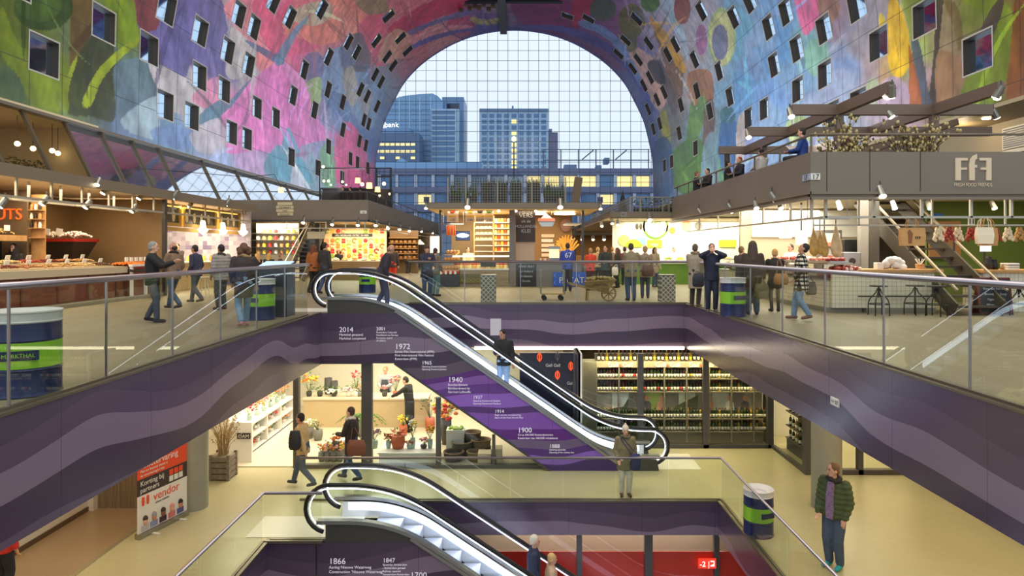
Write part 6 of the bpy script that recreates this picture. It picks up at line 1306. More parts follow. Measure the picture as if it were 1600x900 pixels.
    for px in (846, 862): MB().tube([(X(px, yy), yy+.02, Z(336, yy)), (X(px, yy), yy+.02, rz)], .01, 5).build('hanger', STEEL, e)
    d = thing('warming_case', 'glass-fronted warming cabinet on the fries counter left of the blue shirt', 'cabinet', (X(867, y), y+.3, 1.06)); MB().box(X(858, y), X(876, y), y+.2, y+.6, Z(410, y)+.0, Z(403, y)).build('base', STEEL, d); MB().box(X(858, y), X(876, y), y+.2, y+.6, Z(389, y), Z(385, y)).build('top', STEEL, d); MB().box(X(859, y), X(875, y), y+.2, y+.21, Z(403, y), Z(389, y)).build('glass_pane', SHOPG, d); MB().box(X(859, y), X(875, y), y+.5, y+.55, Z(403, y), Z(389, y)).build('lit_back', glow('case_lit', (255, 225, 180), 1.2), d)
    MB().box(X(858, y), X(876, y), y+.2, y+.6, 1.06, Z(410, y)).build('stand', STEEL, d)
    fr = thing('fries_display', 'big golden cone of fries picture on the back wall of the fries stall', 'picture', (X(885, y1), y1-.1, 2)); yy = y1-.15
    for k in range(26): a_ = -.9+1.8*k/25; MB().beam((X(886, yy), yy, Z(400, yy)), (X(886, yy)+math.sin(a_)*.75, yy-.03*(k % 2), Z(400, yy)+math.cos(a_)*(.85+.1*(k % 3))), .07, .07).build('fry', mat('fry_gold', (238, 178, 74), .5), fr)
    MB().lathe((X(886, yy), yy-.12, Z(404, yy)-.35), [(.05, 0), (.28, .55)], 12).build('paper_cone', mat('cone_paper', (224, 180, 130), .6), fr); MB().ball((X(884, yy), yy-.12, Z(352, yy)), (.3, .06, .34), 12, 8).build('potato_picture', mat('potato_mauve', (150, 110, 100), .6), fr)
    mn = thing('price_list', 'pale price list panels on the back wall of the fries stall', 'sign', (X(856, y1), y1-.12, 2)); 
    for k in range(6): MB().box(X(846, yy), X(866-2*(k % 2), yy), yy, yy+.03, Z(371+7.5*k, yy), Z(366+7.5*k, yy)).build('price_panel', WHITE if k % 2 else bn, mn)
    for k in range(4): c = (X(845+3.4*k, y+.3), y+.3, 1.06); tag(MB().lathe(c, [(.03, 0), (.05, .16), (.045, .16)], 8).build('paper_cup', FL['orange'] if k % 2 else WHITE, loc=c), '%s paper cup on the fries counter left of the warming cabinet' % ORD[k], 'cup')
    # lamps in the fries ceiling
    for k, (px, py) in enumerate(((843, 331), (877, 330), (888, 333))): tag(MB().lathe((X(px, y+1.2), y+1.2, rz-.16), [(.3, 0), (.34, .04), (.2, .12)], 14).build('ceiling_lamp', glow('disc_lamp', (255, 240, 210), 3), loc=(X(px, y+1.2), y+1.2, rz-.16)), '%s round lamp in the ceiling of the fries stall' % ORD[k], 'lamp')
    q = MB()
    for k in range(3): q.box(X(885, y)+.0, X(910, y), y+.3+.9*k, y+.36+.9*k, rz-.62, rz-.56)
    q.box(X(908, y), X(910, y), y+.1, y+3.4, rz-.62, rz-.56); o = q.build('awning_frame', TUBEM, loc=(X(900, y), y+1, rz-.6)); tag(o, 'pale hanging steel frame at the right of the fries stall', 'frame')
kiosk()
# ------------------------------------------------------------------ right of the kiosk: vegetable stall with mesh terrace, deep rows of lamps
def east_back():
    random.seed(51); y = 30.0; xa, xb = 4.55, 7.2
    t = thing('stall_canopy', 'vegetable stall roof with mesh-fenced planting on top, right of the kiosk', 'canopy', (6, y, 3.0))
    MB().box(xa-.4, 18, y, 60, 3.05, 3.28).build('deck', CORN, t); MB().box(xa-.4, 18, y+.1, 60, 3.0, 3.04).build('soffit', SOFF, t)
    q = MB(); mesh_panel(q, X(985, y), X(1046, y), y+.1, 3.3, Z(308, y), .13)
    f = thing('mesh_fence', 'steel mesh fence with hedge behind, on the vegetable stall roof', 'fence', (6, y, 3.3)); q.build('mesh', MESH, f)
    q = MB(); x = X(985, y)
    for yy in np.arange(y+.1, 46, .3): q.box(x-.012, x+.012, yy-.012, yy+.012, 3.3, 3.95)
    for z in np.arange(3.3, 3.96, .13): q.box(x-.012, x+.012, y+.1, 46, z-.012, z+.012)
    q.build('mesh', MESH, f)
    for px in (985, 1001, 1036, 1046): MB().box(X(px, y)-.03, X(px, y)+.03, y+.06, y+.12, 3.28, Z(307, y)).build('post', MESH, f)
    MB().box(X(985, y), X(1046, y), y+.05, y+.12, Z(309, y), Z(307, y)).build('top_rail', MESH, f)
    h = MB()
    for k in range(260):
        p = Vector((random.uniform(X(990, y+1), 7.5), y+random.uniform(.5, 1.2), 3.35+random.uniform(0, .6))); a = random.uniform(0, 6.28); d = Vector((math.cos(a), math.sin(a), .5))*.11; s = Vector((-math.sin(a), math.cos(a), 0))*.04
        h.add([p, p+d*.5+s, p+d, p+d*.5-s, p+d*.5+Vector((0, 0, .02))], [(0, 1, 4), (1, 2, 4), (2, 3, 4), (3, 0, 4)])
    hd = thing('hedge', 'dark hedge behind the mesh fence on the vegetable stall roof', 'hedge', (6.2, y+.8, 3.28)); h.build('foliage', LEAFD, hd)['kind'] = 'stuff'; MB().box(X(990, y+1), 7.5, y+.6, y+1.1, 3.28, 3.5).build('trough', DARK, hd)
    p = (X(973, 38), 38, 3.28); pr = thing('closed_parasol', 'black closed parasol standing behind the vegetable stall roof fence', 'parasol', p); MB().lathe(p, [(.03, 0), (.03, .3), (.28, .35), (.2, .9), (.05, 1.5), (.01, 1.7)], 10).build('folded_canopy', BLACK, pr, smooth=True); MB().lathe(p, [(.3, 0), (.3, .05)], 12).build('base', DARK, pr)
    row(((1014, 337), (1053, 337)), '%s spotlight on the vegetable stall roof edge facing the aisle', fy=y-.04, s=1.6); row(((956, 345), (940, 349), (965, 347)), '%s spotlight at the left corner of the vegetable stall roof', fy=y-.04, s=1.0)
    s = thing('number_plate', 'small plate reading 47 on the vegetable stall roof corner', 'sign', (X(975, y), y-.03, 3.2)); MB().box(X(970, y), X(979, y), y-.03, y-.01, 3.06, 3.28).build('plate', mat('plate_grey', (150, 146, 140), .5), s); text('47', .18, (X(974.5, y), y-.035, 3.1), DARK, s)
    area('vegetable_lamp', (8.2, 31.6, 2.98), (6, 2.4), 400, (1, .93, .74))
    # white wall with vegetable discs
    yw = 33.0; w = thing('poster_wall', 'bright white stall wall with round green vegetable pictures', 'poster', (8, yw, 0)); MB().box(X(957, yw), 13.5, yw, yw+.1, 0, 3.0).build('panel', mat('wall_bright', (244, 240, 222), .5), w)
    lime = mat('lime_sign', (170, 200, 50), .5); grn = mat('veg_green', (110, 150, 40), .5)
    def disc(px, py, r, m, name='vegetable_picture', d=.04): 
        c = (X(px, yw), yw-d, Z(py, yw)); MB().tube([(c[0], yw-d, c[2]), (c[0], yw, c[2])], r*yw/F, 20).build(name, m, w)
    disc(1024, 354, 20, grn); disc(1024, 354, 17, mat('veg_white', (240, 240, 225), .5), d=.06); disc(998, 354, 12, mat('veg_pale', (226, 226, 190), .5)); disc(1050, 358, 10, mat('veg_cream', (250, 225, 190), .5)); disc(1072, 353, 8, FL['salmon']); disc(1050, 360, 5, FL['orange'], d=.07); disc(975, 376, 9, mat('veg_lime', (196, 214, 120), .5)); disc(1091, 353, 6, POTS['grey'])
    for dx in (-3, 3): MB().ball((X(998+dx, yw), yw-.06, Z(354, yw)), (.08, .03, .16), 8, 5).build('vegetable_picture', mat('veg_dark', (80, 70, 50), .5), w)
    MB().box(X(1011, yw), X(1034, yw), yw-.05, yw, Z(387, yw), Z(375, yw)).build('lime_board', lime, w); MB().box(X(993, yw), X(1009, yw), yw-.06, yw, Z(382, yw), Z(371, yw)).build('teal_board', mat('teal_sign', (130, 200, 200), .5), w)
    MB().prism([(X(990+13*math.cos(a), yw), Z(386-12*math.sin(a), yw)) for a in np.linspace(0, math.pi, 12)], 'y', yw-.07, yw-.02).build('lime_board', lime, w); text('Vers', .28, (X(1024, yw), yw-.08, Z(350, yw)), grn, w); text('vega', .22, (X(1022, yw), yw-.07, Z(384, yw)), WHITE, w)
    MB().box(X(1123, yw), X(1149, yw), yw-.1, yw, Z(386, yw), Z(375, yw)).build('lime_board', lime, w)
    c = thing('vegetable_counter', 'green-fronted vegetable counter behind the customers', 'counter', (8, 31, 0)); MB().box(X(967, 31), 12.5, 31, 31.8, 0, .95).build('front', mat('front_green', (112, 156, 60), .5), c); MB().box(X(966, 31), 12.5, 30.95, 31.85, .95, 1.0).build('top', WHITE, c)
    for k in range(12):
        x = X(972, 31)+.55*k; b = thing('salad_bowl', '%s bowl on the vegetable counter, %s from the left' % (('green salad', 'yellow', 'red', 'white')[k % 4], ORD[k]), 'bowl', (x, 31.3, 1.0)); MB().lathe((x, 31.3, 1.0), [(.1, 0), (.2, .1), (.21, .12)], 12).build('bowl', WHITE, b); heap((x, 31.3, 1.1), .14, .14, .12, 30, .045, (LEAFY, FL['yellow'], FL['red'], FL['white'])[k % 4], b, 'salad')
    # deep aisle: further stalls with rows of lamps
    for k, (xx, x2, yy) in enumerate(((-6.4, -2.6, 64), (2.8, 18, 64))):
        t = thing('stall_canopy', ('far stall roof at the end of the hall, left of the kiosk', 'far dark stall roof at the end of the hall, right of the kiosk')[k], 'canopy', (xx, yy, 3)); MB().box(xx, x2, yy, yy+14, 3.0, 4.0).build('fascia', GREY, t)
        MB().box(xx, x2, yy+6, yy+6.1, 0, 3.0).build('back_wall', mat('far_back', (150, 116, 70), .6), t); area('far_stall_lamp%d' % k, ((xx+x2)/2, yy+2, 2.95), (x2-xx, 3), 300, WARM)
        for j in range(6): MB().box(xx+.3+(x2-xx-.6)*j/6, xx+.1+(x2-xx-.6)*(j+1)/6, yy+2, yy+3, 0, 1.0).build('counter', WOODL, t)
    t = thing('stall_canopy', 'middle row stall roof behind the kiosk with strings of lamps', 'canopy', (2, 44, 3)); MB().box(-2.6, 4.0, 44, 56, 2.95, 3.3).build('deck', GREY, t); MB().box(-2.4, 3.8, 50, 50.1, 0, 2.95).build('back_wall', MATS['far_back'], t); MB().box(-2.4, 3.8, 45, 45.8, 0, 1.0).build('counter', WOODL, t)
    for x in (-2.4, 3.8): MB().box(x-.06, x+.06, 44.1, 44.22, 0, 2.95).build('post', STEELD, t)
    area('middle_stall_lamp', (.7, 46.5, 2.9), (6, 3), 240, WARM)
    random.seed(9)
    for k in range(8): spotlight((3.0+1.05*k, 63.9, 2.8), '%s lamp under the far stall roof right of the kiosk' % ORD[k], s=2.0)
    for k in range(5): spotlight((-.5+.95*k, 43.95, 2.75), '%s lamp under the middle row roof behind the kiosk' % ORD[k], s=1.6)
east_back()
# ------------------------------------------------------------------ big corner stall on the right
def corner_stall():
    random.seed(61); xc, yc = 6.9, 15.8; z0, z1 = 2.95, 3.9
    t = thing('stall_canopy', 'large taupe corner stall roof with cream logo, right of the opening', 'canopy', (11, 20, z0))
    MB().box(xc, 19.5, yc, yc+.12, z0, z1).build('front_fascia', FASC, t); MB().box(xc, xc+.12, yc+.12, 29.9, z0, z1).build('side_fascia', FASC, t)
    MB().box(xc+.12, 20.4, yc+.12, 29.9, z0+.12, z0+.2).build('soffit', mat('soffit_pale', (214, 204, 180), .6), t); MB().box(xc+.12, 20.4, yc+.12, 29.9, 3.5, 3.56).build('terrace_deck', GREY, t)
    q = MB()
    for z in (2.93, 2.80): q.box(xc-.05, 19.5, yc-.08, yc-.02, z-.03, z+.03).box(xc-.08, xc-.02, yc-.08, 29.9, z-.03, z+.03)
    q.box(xc-.02, 19.5, yc-.02, yc+.08, 2.80, 2.93).box(xc-.02, xc+.08, yc, 29.9, 2.80, 2.93); q.build('gutter_rail', CORN, t)
    for px in (1292, 1359, 1438): MB().box(X(px, yc)-.008, X(px, yc)+.008, yc-.006, yc, z0, z1).build('panel_joint', DARK, t)
    for px in (1268, 1290, 1365, 1440, 1517, 1580): MB().box(X(px, 16.1)-.03, X(px, 16.1)+.03, 16.07, 16.13, 2.36, 3.08).build('hanger', TUBEM, t)
    MB().box(xc+.4, 19, 16.07, 16.12, 2.35, 2.40).build('hanging_rail', TUBEM, t); MB().box(xc+.4, 19, 16.5, 16.54, 2.18, 2.22).build('hanging_rail', TUBEM, t); MB().box(xc+.4, xc+.45, 16.1, 29, 2.35, 2.40).build('hanging_rail', TUBEM, t)
    for x in (8.4, 10.2, 12, 14): MB().box(x-.02, x+.02, 16.1, 16.54, 2.36, 2.40).build('cross_tie', TUBEM, t); MB().box(x-.02, x+.02, 16.5, 16.54, 2.2, 3.1).build('hanger', TUBEM, t)
    for y in (18, 20, 22, 24.5, 27): MB().box(xc+.4, xc+.45, y-.03, y+.03, 2.38, 3.08).build('hanger', TUBEM, t)
    tr = mat('terrace_rail', (120, 106, 90), .4, .5)
    MB().tube([(xc+.06, 29.8, z1+.42), (xc+.06, yc+.06, z1+.42), (17, yc+.06, z1+.42)], .03, 6).build('terrace_rail', tr, t)
    for y in np.arange(yc+.1, 29.8, 1.9): MB().box(xc+.04, xc+.08, y-.02, y+.02, z1, z1+.42).build('rail_post', tr, t)
    cr = mat('logo_cream', (222, 200, 172), .5); s = thing('shop_sign', 'cream double F logo with small capitals on the taupe fascia', 'sign', (X(1520, yc), yc, 3.1)); y = yc-.03
    A = lambda pts: [(X(1492+a*.25, yc), Z(241+b*.25, yc)) for a, b in pts]
    MB().prism(A([(0, 24), (76, 24), (76, 40), (34, 40), (34, 84), (70, 84), (70, 98), (34, 98), (34, 164), (0, 164)]), 'y', y, yc).build('emblem', cr, s)
    MB().prism(A([(86, 164), (86, 60), (92, 34), (106, 12), (134, 0), (134, 30), (124, 34), (120, 50), (120, 68), (134, 68), (134, 84), (120, 84), (120, 164)]), 'y', y, yc).build('emblem', cr, s)
    MB().prism(A([(150, 24), (224, 24), (224, 164), (192, 164), (192, 98), (158, 98), (158, 84), (192, 84), (192, 40), (150, 40)]), 'y', y, yc).build('emblem', cr, s)
    text('FRESH FOOD FRIENDS', .125, (X(1520, yc), yc-.012, Z(291.5, yc)), cr, s, sx=.72)
    n = thing('number_plate', 'white plates reading 17 on the corner of the large taupe roof', 'sign', (xc, yc, 3.3)); MB().box(xc, X(1281, yc), yc-.025, yc-.005, Z(281, yc), Z(271, yc)).build('plate', WHITE, n); text('17', .17, (X(1273.5, yc), yc-.03, Z(280, yc)), DARK, n); MB().box(xc-.025, xc-.005, yc, yc+.4, Z(281, yc), Z(271, yc)).build('plate', mat('plate_blue2', (170, 180, 205), .5), n); text('17', .17, (xc-.03, yc+.2, Z(280, yc)), DARK, n, rot=(90, 0, -90))
    spotlight((X(1375, yc), yc+.005, Z(297, yc)), 'bright spotlight on the front edge of the corner stall roof under the cream logo fascia', s=1.2)
    row(((1206, 306), (1139, 323), (1092, 330)), '%s spotlight on the side edge of the corner stall roof, counted from the corner', fx=xc-.05, yaw=R(60), s=1.3)
    for k, px in enumerate((1180, 1218, 1310, 1395, 1450, 1550)): spotlight((X(px, 18.5), 18.5, 2.86), '%s spotlight hanging inside the corner stall' % ORD[k], s=1.0)
    area('corner_lamps_side', (9.2, 21, 3.0), (3.2, 7.5), 480, (1, .93, .76)); area('corner_lamps_front', (12.5, 17.6, 3.0), (6, 1.6), 130, (1, .88, .66))
    # counters
    g = N('white_tiles'); x = g.xyz(g.coord()); bx = [g.math('GREATER_THAN', g.math('ABSOLUTE', g.math('SUBTRACT', g.math('FRACT', g.math('MULTIPLY', v, 9)), .5)), .46) for v in (g.math('ADD', x[0], x[1]), x[2])]
    g.done(g.mix(g.math('MAXIMUM', bx[0], bx[1]), (232, 222, 198), (170, 160, 140)), .25)
    TILE = g.m; wt = mat('oak_worktop', (200, 152, 92), .45, var=.12, vscale=5)
    t = thing('butcher_counter', 'white-tiled butcher counter with glass meat case beside the standing customers', 'counter', (8.3, 21, 0)); MB().box(7.95, 8.8, 17.2, 27, .12, .8).build('tiled_front', TILE, t); MB().box(7.95, 8.8, 17.2, 27, .8, .84).build('shelf', STEEL, t); MB().box(7.97, 7.985, 17.2, 27, .84, 1.22).build('glass_pane', SHOPG, t); MB().box(7.95, 8.6, 17.2, 27, 1.22, 1.26).build('top', mat('glass_top', (190, 170, 150), .15, .3), t); MB().box(7.9, 8.8, 17.15, 27, 0, .12).build('plinth', KERB, t)
    mt = [mat('meat_red', (170, 60, 50), .4), mat('meat_pink', (220, 140, 120), .4), mat('meat_white', (236, 214, 196), .4)]
    for k in range(16): c = (8.25, 17.5+.55*k, .84); tag(MB().ball((c[0], c[1], .91), (.2, .2, .07), 9, 5).build('meat_cut', mt[k % 3], loc=c, smooth=True), '%s cut of meat in the glass butcher case, %s from the near corner' % (('red', 'pink', 'pale')[k % 3], ORD[k]), 'meat')
    for k in range(5): c = (8.3, 17.6+.9*k, 1.26); b = thing('meat_tray', 'tray of sliced meat on top of the butcher counter, %s from the near corner' % ORD[k], 'tray', c); MB().box(8.05, 8.55, c[1]-.3, c[1]+.3, 1.26, 1.30).build('tray', STEEL, b); heap((c[0], c[1], 1.3), .2, .25, .05, 16, .06, mt[k % 3], b, 'slices')
    t = thing('tasting_counter', 'white-tiled counter with oak worktop left of the stair', 'counter', (9.5, 17.4, 0)); xa, xb = 8.82, X(1458, 17.1); MB().box(8.0, xb, 17.05, 17.15, .12, 1.02).build('tiled_front', TILE, t); MB().box(xa, xb, 17.2, 17.8, .12, 1.02).build('body', TILE, t); MB().box(X(1345, 17), xb+.16, 16.92, 17.9, 1.02, 1.1).build('oak_top', wt, t, bevel=.01); MB().box(8.85, xb, 17.0, 17.8, 0, .12).build('plinth', KERB, t); MB().tube([(8.6, 16.95, .42), (xb, 16.95, .42)], .02, 6).build('foot_rail', BLACK, t)
    t = thing('tasting_counter', 'cream counter with oak worktop right of the stair, behind the chalkboard', 'counter', (13.5, 17.6, 0)); MB().box(12.0, 16.5, 17.3, 18.1, 0, 1.0).build('tiled_front', TILE, t); MB().box(11.95, 16.5, 17.2, 18.15, 1.0, 1.08).build('oak_top', wt, t, bevel=.01)
    # things on the counters
    q = MB(); c = (X(1398, 17.3), 17.35, 1.1)
    for k in range(16): q.ball((c[0]+random.uniform(-.26, .26), 17.35+random.uniform(-.12, .12), 1.13+random.uniform(0, .22)), (.12, .1, .10), 8, 5)
    b = q.build('plastic_bags', mat('bag_white', (236, 234, 230), .25, spec=.7), loc=c, smooth=True); b['kind'] = 'stuff'; tag(b, 'heap of crumpled white plastic bags on the oak worktop', 'bags')
    c = (X(1376, 17.2), 17.3, 1.1); tag(MB().box(c[0]-.08, c[0]+.08, 17.2, 17.4, 1.1, 1.27).build('card_box', WHITE, loc=c, bevel=.01), 'small white carton on the oak worktop left of the plastic bags', 'box')
    c = Vector((X(1441, 17.2), 17.3, 1.1)); b = thing('cutlery_pot', 'pot of wooden cutlery on the oak worktop beside the stair', 'pot', c); MB().lathe(c, [(.09, 0), (.11, .12), (.1, .13)], 12).build('pot', WOODL, b)
    for k in range(9): a = k*.7; MB().tube([c+Vector((0, 0, .08)), c+Vector((.12*math.cos(a), .08*math.sin(a), .26))], .008, 4).build('fork', FL['white'], b)
    c = (X(1330, 17.1), 17.3, 1.04); b = thing('meat_platter', 'platter of red and white sliced sausage at the end of the tiled counter', 'platter', c); MB().box(c[0]-.5, c[0]+.35, 17.1, 17.6, 1.02, 1.06).build('tray', WHITE, b); heap((c[0]-.1, 17.35, 1.07), .35, .18, .07, 30, .06, mt[0], b, 'slices'); heap((c[0]+.1, 17.3, 1.07), .2, .15, .06, 16, .06, mt[2], b, 'slices')
    for k, (px, h, m, lb) in enumerate(((1545, .34, DARK, 'tall black coffee grinder on the right oak worktop'), (1553, .26, BLACK, 'short black jug beside the coffee grinder'), (1570, .14, WOODL, 'wooden dish on the right oak worktop'))): c = (X(px, 17.5), 17.5, 1.08); tag(MB().lathe(c, [(.09, 0), (.1, h*.5), (.06, h*.8), (.08, h)], 12).build(('coffee_grinder', 'jug', 'wooden_dish')[k], m, loc=c, smooth=True), lb, ('grinder', 'jug', 'dish')[k])
    for k in range(3): tag(MB().box(X(1580, 17.4)-.15, X(1580, 17.4)+.15, 17.3, 17.6, 1.08+.06*k, 1.13+.06*k).build('napkin_stack', WHITE, loc=(X(1580, 17.4), 17.45, 1.08+.06*k), bevel=.01), 'white napkin packet at the right edge, %s of the pile' % ('bottom', 'middle', 'top')[k], 'napkins')
    # back of the stall
    MB().box(8.4, 12.4, 24.0, 24.1, 2.05, 3.0).build('w', mat('lit_band', (250, 246, 236), .5)); o = bpy.data.objects['w']; o.name = 'sign_band'; tag(o, 'bright white sign band high on the back wall of the butcher stall', 'sign')
    MB().box(8.0, 12.6, 24.1, 24.2, 0, 3.05).build('w', mat('butcher_back', (206, 190, 160), .6)); o = bpy.data.objects['w']; o.name = 'back_wall'; tag(o, 'cream back wall of the butcher stall', 'wall')
    for k, (a, b_, c_, d, m, nm, lb) in enumerate(((1320, 1344, 374, 425, BLACK, 'oven', 'black oven cabinet left of the grey post'), (1318, 1345, 394, 422, STEEL, 'machine', 'steel slicing machine with round dial below the black oven'))):
        y = 19.4-.5*k; x0, x1 = X(a, y), X(b_, y); q = thing(nm, lb, nm, ((x0+x1)/2, y, 0)); MB().box(x0, x1, y, y+.6, 0 if k else 1.2, Z(c_, y)).build('body', m, q, bevel=.01); MB().tube([((x0+x1)/2, y-.03, Z((c_+d)/2, y)), ((x0+x1)/2, y, Z((c_+d)/2, y))], .09 if k else .03, 12).build('dial', DARK, q)
        if not k: MB().box(x0, x1, y, y+.6, 0, 1.2).build('base', STEEL, q)
    q = thing('cold_cabinet', 'tall glass-door cold cabinet behind the hanging hams', 'cabinet', (X(1297, 20.5), 20.5, 0)); x0, x1 = X(1287, 20.5), X(1318, 20.5); MB().box(x0, x1, 20.6, 21.2, 0, 2.2).build('body', STEEL, q); MB().box(x0+.06, x1-.06, 20.56, 20.58, .5, 2.1).build('glass_door', SHOPG, q); MB().box(x0+.06, x1-.06, 20.59, 20.6, .5, 2.1).build('lit_interior', mat('cabinet_lit', (220, 226, 230), .3), q)
    for z in (.9, 1.3, 1.7): MB().box(x0+.06, x1-.06, 20.5, 20.58, z, z+.12).build('goods', mt[1], q)
    tag(MB().box(X(1345, 19), X(1357, 19), 19, 19.2, 0, 3.07).build('steel_post', mat('post_grey', (150, 144, 136), .5), loc=(X(1351, 19), 19.1, 0)), 'wide light grey post left of the stair', 'post')
    tag(MB().box(X(1358, 19.3), X(1374, 19.3), 19.3, 19.4, 0, 3.07).build('partition_wall', GREY, loc=(X(1366, 19.3), 19.3, 0)), 'dark grey partition between the wide post and the stair', 'partition')
    tag(MB().box(X(1244, 21), X(1262, 21), 21, 21.1, 1.75, 2.2).build('notice_board', WHITE, loc=(X(1253, 21), 21, 1.75)), 'white rectangular notice panel behind the woman in the checked jacket', 'panel')
    MB().box(X(1253, 21)-.02, X(1253, 21)+.02, 21.03, 21.07, 2.2, 3.07).build('hanger', STEELD, bpy.data.objects['notice_board'])
    c = (X(1227, 19.5), 19.5, Z(372, 19.5)); b = thing('pendant_lamp', 'flat white pendant lamp above the blonde woman', 'pendant lamp', c); MB().lathe(c, [(.17, 0), (.17, .05), (.03, .07)], 14).build('lamp_shade', glow('flat_lamp', (255, 246, 220), 2.5), b); MB().tube([Vector(c)+Vector((0, 0, .05)), (c[0], c[1], 3.07)], .012, 5).build('cord', TUBEM, b)
    # hams on a hook rail
    hm = [mat('ham_amber', (214, 164, 84), .4, var=.25, vscale=6), mat('ham_pale', (238, 200, 150), .4, var=.2, vscale=6)]
    for k, (px, tp, bt_, w, m) in enumerate(((1271, 356, 400, 15, 0), (1281, 359, 398, 11, 0), (1288, 362, 402, 11, 0), (1306, 350, 402, 17, 1))):
        y = 17.0; c = Vector((X(px, y), y, Z(tp, y))); L = Z(tp, y)-Z(bt_, y); r = w/2*y/F*1.1; b = thing('hanging_ham', '%s cured ham hanging above the butcher counter' % ('first', 'second', 'third', 'pale fourth')[k], 'ham', c)
        MB().loft([[c+Vector((rr*r*math.cos(a)+.02*u, rr*r*.7*math.sin(a), -L*u)) for a in np.linspace(0, 6.28, 13)[:-1]] for u, rr in ((0, .12), (.12, .22), (.3, .5), (.55, .85), (.75, 1), (.9, .8), (1, .3))]).build('meat', hm[m], b, smooth=True); MB().tube([c, c+Vector((0, 0, 2.36-c.z if c.z < 2.36 else .1))], .012, 5).build('hook_cord', DARK, b)
    b = thing('hook_rack', 'steel hook rack carrying the hams', 'rack', (8.0, 17.0, 2.35)); MB().box(7.3, 8.4, 16.98, 17.02, 2.36, 2.4).build('bar', STEEL, b); 
    for x in (7.35, 8.35): MB().tube([(x, 17, 2.38), (x, 17, 3.07)], .012, 5).build('hanger', STEEL, b)
    # stair
    st = mat('stair_taupe', (74, 66, 54), .5, .3); t = thing('staircase', 'dark steel stair rising to the terrace of the corner stall', 'staircase', (11.1, 16.4, 0)); xs = (10.55, 11.75); y0s, y1s, zt = 16.2, 20.9, 3.05
    for i in range(13): u = (i+.5)/13; MB().box(xs[0]+.04, xs[1]-.04, y0s+(y1s-y0s)*u-.14, y0s+(y1s-y0s)*u+.16, zt*(i+1)/13-.05, zt*(i+1)/13).build('step', st, t)
    for x in xs: MB().beam((x, y0s, .12), (x, y1s, zt+.1), .05, .42).build('stringer', st, t); MB().beam((x, y0s-.1, .62), (x, y1s, zt+.62), .05, .05).build('handrail', mat('stair_rail', (158, 146, 126), .4, .4), t)
    for x in xs:
        for u in (.1, .4, .7): MB().box(x-.02, x+.02, y0s+(y1s-y0s)*u-.02, y0s+(y1s-y0s)*u+.02, zt*u, zt*u+.62).build('rail_post', st, t)
    # chalkboard
    c = Vector((X(1557, 16.5), 16.5, 0)); w = .39; b = thing('chalkboard', 'red-framed standing chalkboard with white handwriting in front of the right counter', 'chalkboard', c); rt = Matrix.Rotation(R(-8), 3, 'X'); cb = lambda dx, dz, sx_, sz, dy=0: MB().cbox(c+Vector((dx, .0+dy+math.tan(R(8))*dz, dz)), sx_, .03, sz, rt)
    cb(0, .46, .74, .86).build('slate', mat('slate_navy', (36, 38, 54), .5), b); fr = mat('frame_red', (110, 40, 34), .5)
    for dx in (-w, w): cb(dx, .42, .05, .96).build('frame', fr, b)
    for dz in (.04, .88): cb(0, dz, .8, .05).build('frame', fr, b)
    MB().cbox(c+Vector((0, .30, .42)), .7, .03, .9, Matrix.Rotation(R(14), 3, 'X')).build('back_leg', fr, b)
    for k, w_ in enumerate(('FFF', 'Vers van het mes', 'Broodjes - Soep', 'Tapas - Wijn', 'Worst & Ham')): text(w_, .13 if k == 0 else .085, c+Vector((0, -.02+math.tan(R(8))*(.74-.13*k)-.012, .74-.13*k)), MATS['chalk_white'], b, rot=(82, 0, 0), shear=.2)
    # stools
    bs = None
    for k, (px, py) in enumerate(((1373, 493), (1430, 492), (1463, 494), (1592, 493))):
        c = fl(px, py); lb = '%s black iron stool with bowed legs in front of the tiled counters' % ('first', 'second', 'third', 'last')[k]
        if bs is None:
            bs = thing('bar_stool', lb, 'stool', c); MB().lathe(c+Vector((0, 0, .70)), [(.2, 0), (.21, .02), (.2, .035)], 16).build('seat', mat('stool_seat', (52, 44, 40), .5), bs); MB().tube([c+Vector((0, 0, .44)), c+Vector((0, 0, .70))], .022, 8).build('screw_column', BLACK, bs)
            for i in range(4): a = R(45+90*i); d = Vector((math.cos(a), math.sin(a), 0)); MB().tube([c+Vector((0, 0, .66))+d*.03, c+Vector((0, 0, .56))+d*.06, c+Vector((0, 0, .40))+d*.2, c+Vector((0, 0, .30))+d*.235, c+d*.24], .014, 6).build('leg', BLACK, bs, smooth=True)
            MB().tube([c+Vector((.235*math.cos(a), .235*math.sin(a), .28)) for a in np.linspace(0, 6.28, 17)[:-1]], .012, 5, True).build('foot_ring', BLACK, bs)
        else: dup(bs, c, .3*k, lb)
    # bags and bunches on the hanging rail
    kr = mat('kraft', (206, 156, 96), .7); wp = mat('paper_white', (250, 232, 200), .6)
    for k, (px, w, tp, bt_, m, y, lb) in enumerate(((1425, 36, 356, 384, kr, 16.1, 'brown kraft carrier bag hanging in front of the stair'), (1543, 26, 356, 384, kr, 16.3, 'brown kraft carrier bag behind the white paper bag'), (1538, 23, 355, 381, wp, 16.08, 'white paper carrier bag hanging above the chalkboard'))):
        x0, x1, za, zb = X(px-w/2, y), X(px+w/2, y), Z(tp, y), Z(bt_, y); b = thing('carrier_bag', lb, 'bag', ((x0+x1)/2, y, zb)); xm = (x0+x1)/2
        MB().loft([[(x0, y-.06, zb), (x1, y-.06, zb), (x1, y+.06, zb), (x0, y+.06, zb)], [(x0-.02, y-.07, (za+zb)/2), (x1+.02, y-.07, (za+zb)/2), (x1+.02, y+.07, (za+zb)/2), (x0-.02, y+.07, (za+zb)/2)], [(x0-.01, y-.04, za), (x1+.01, y-.04, za), (x1+.01, y+.04, za), (x0-.01, y+.04, za)]]).build('bag', m, b)
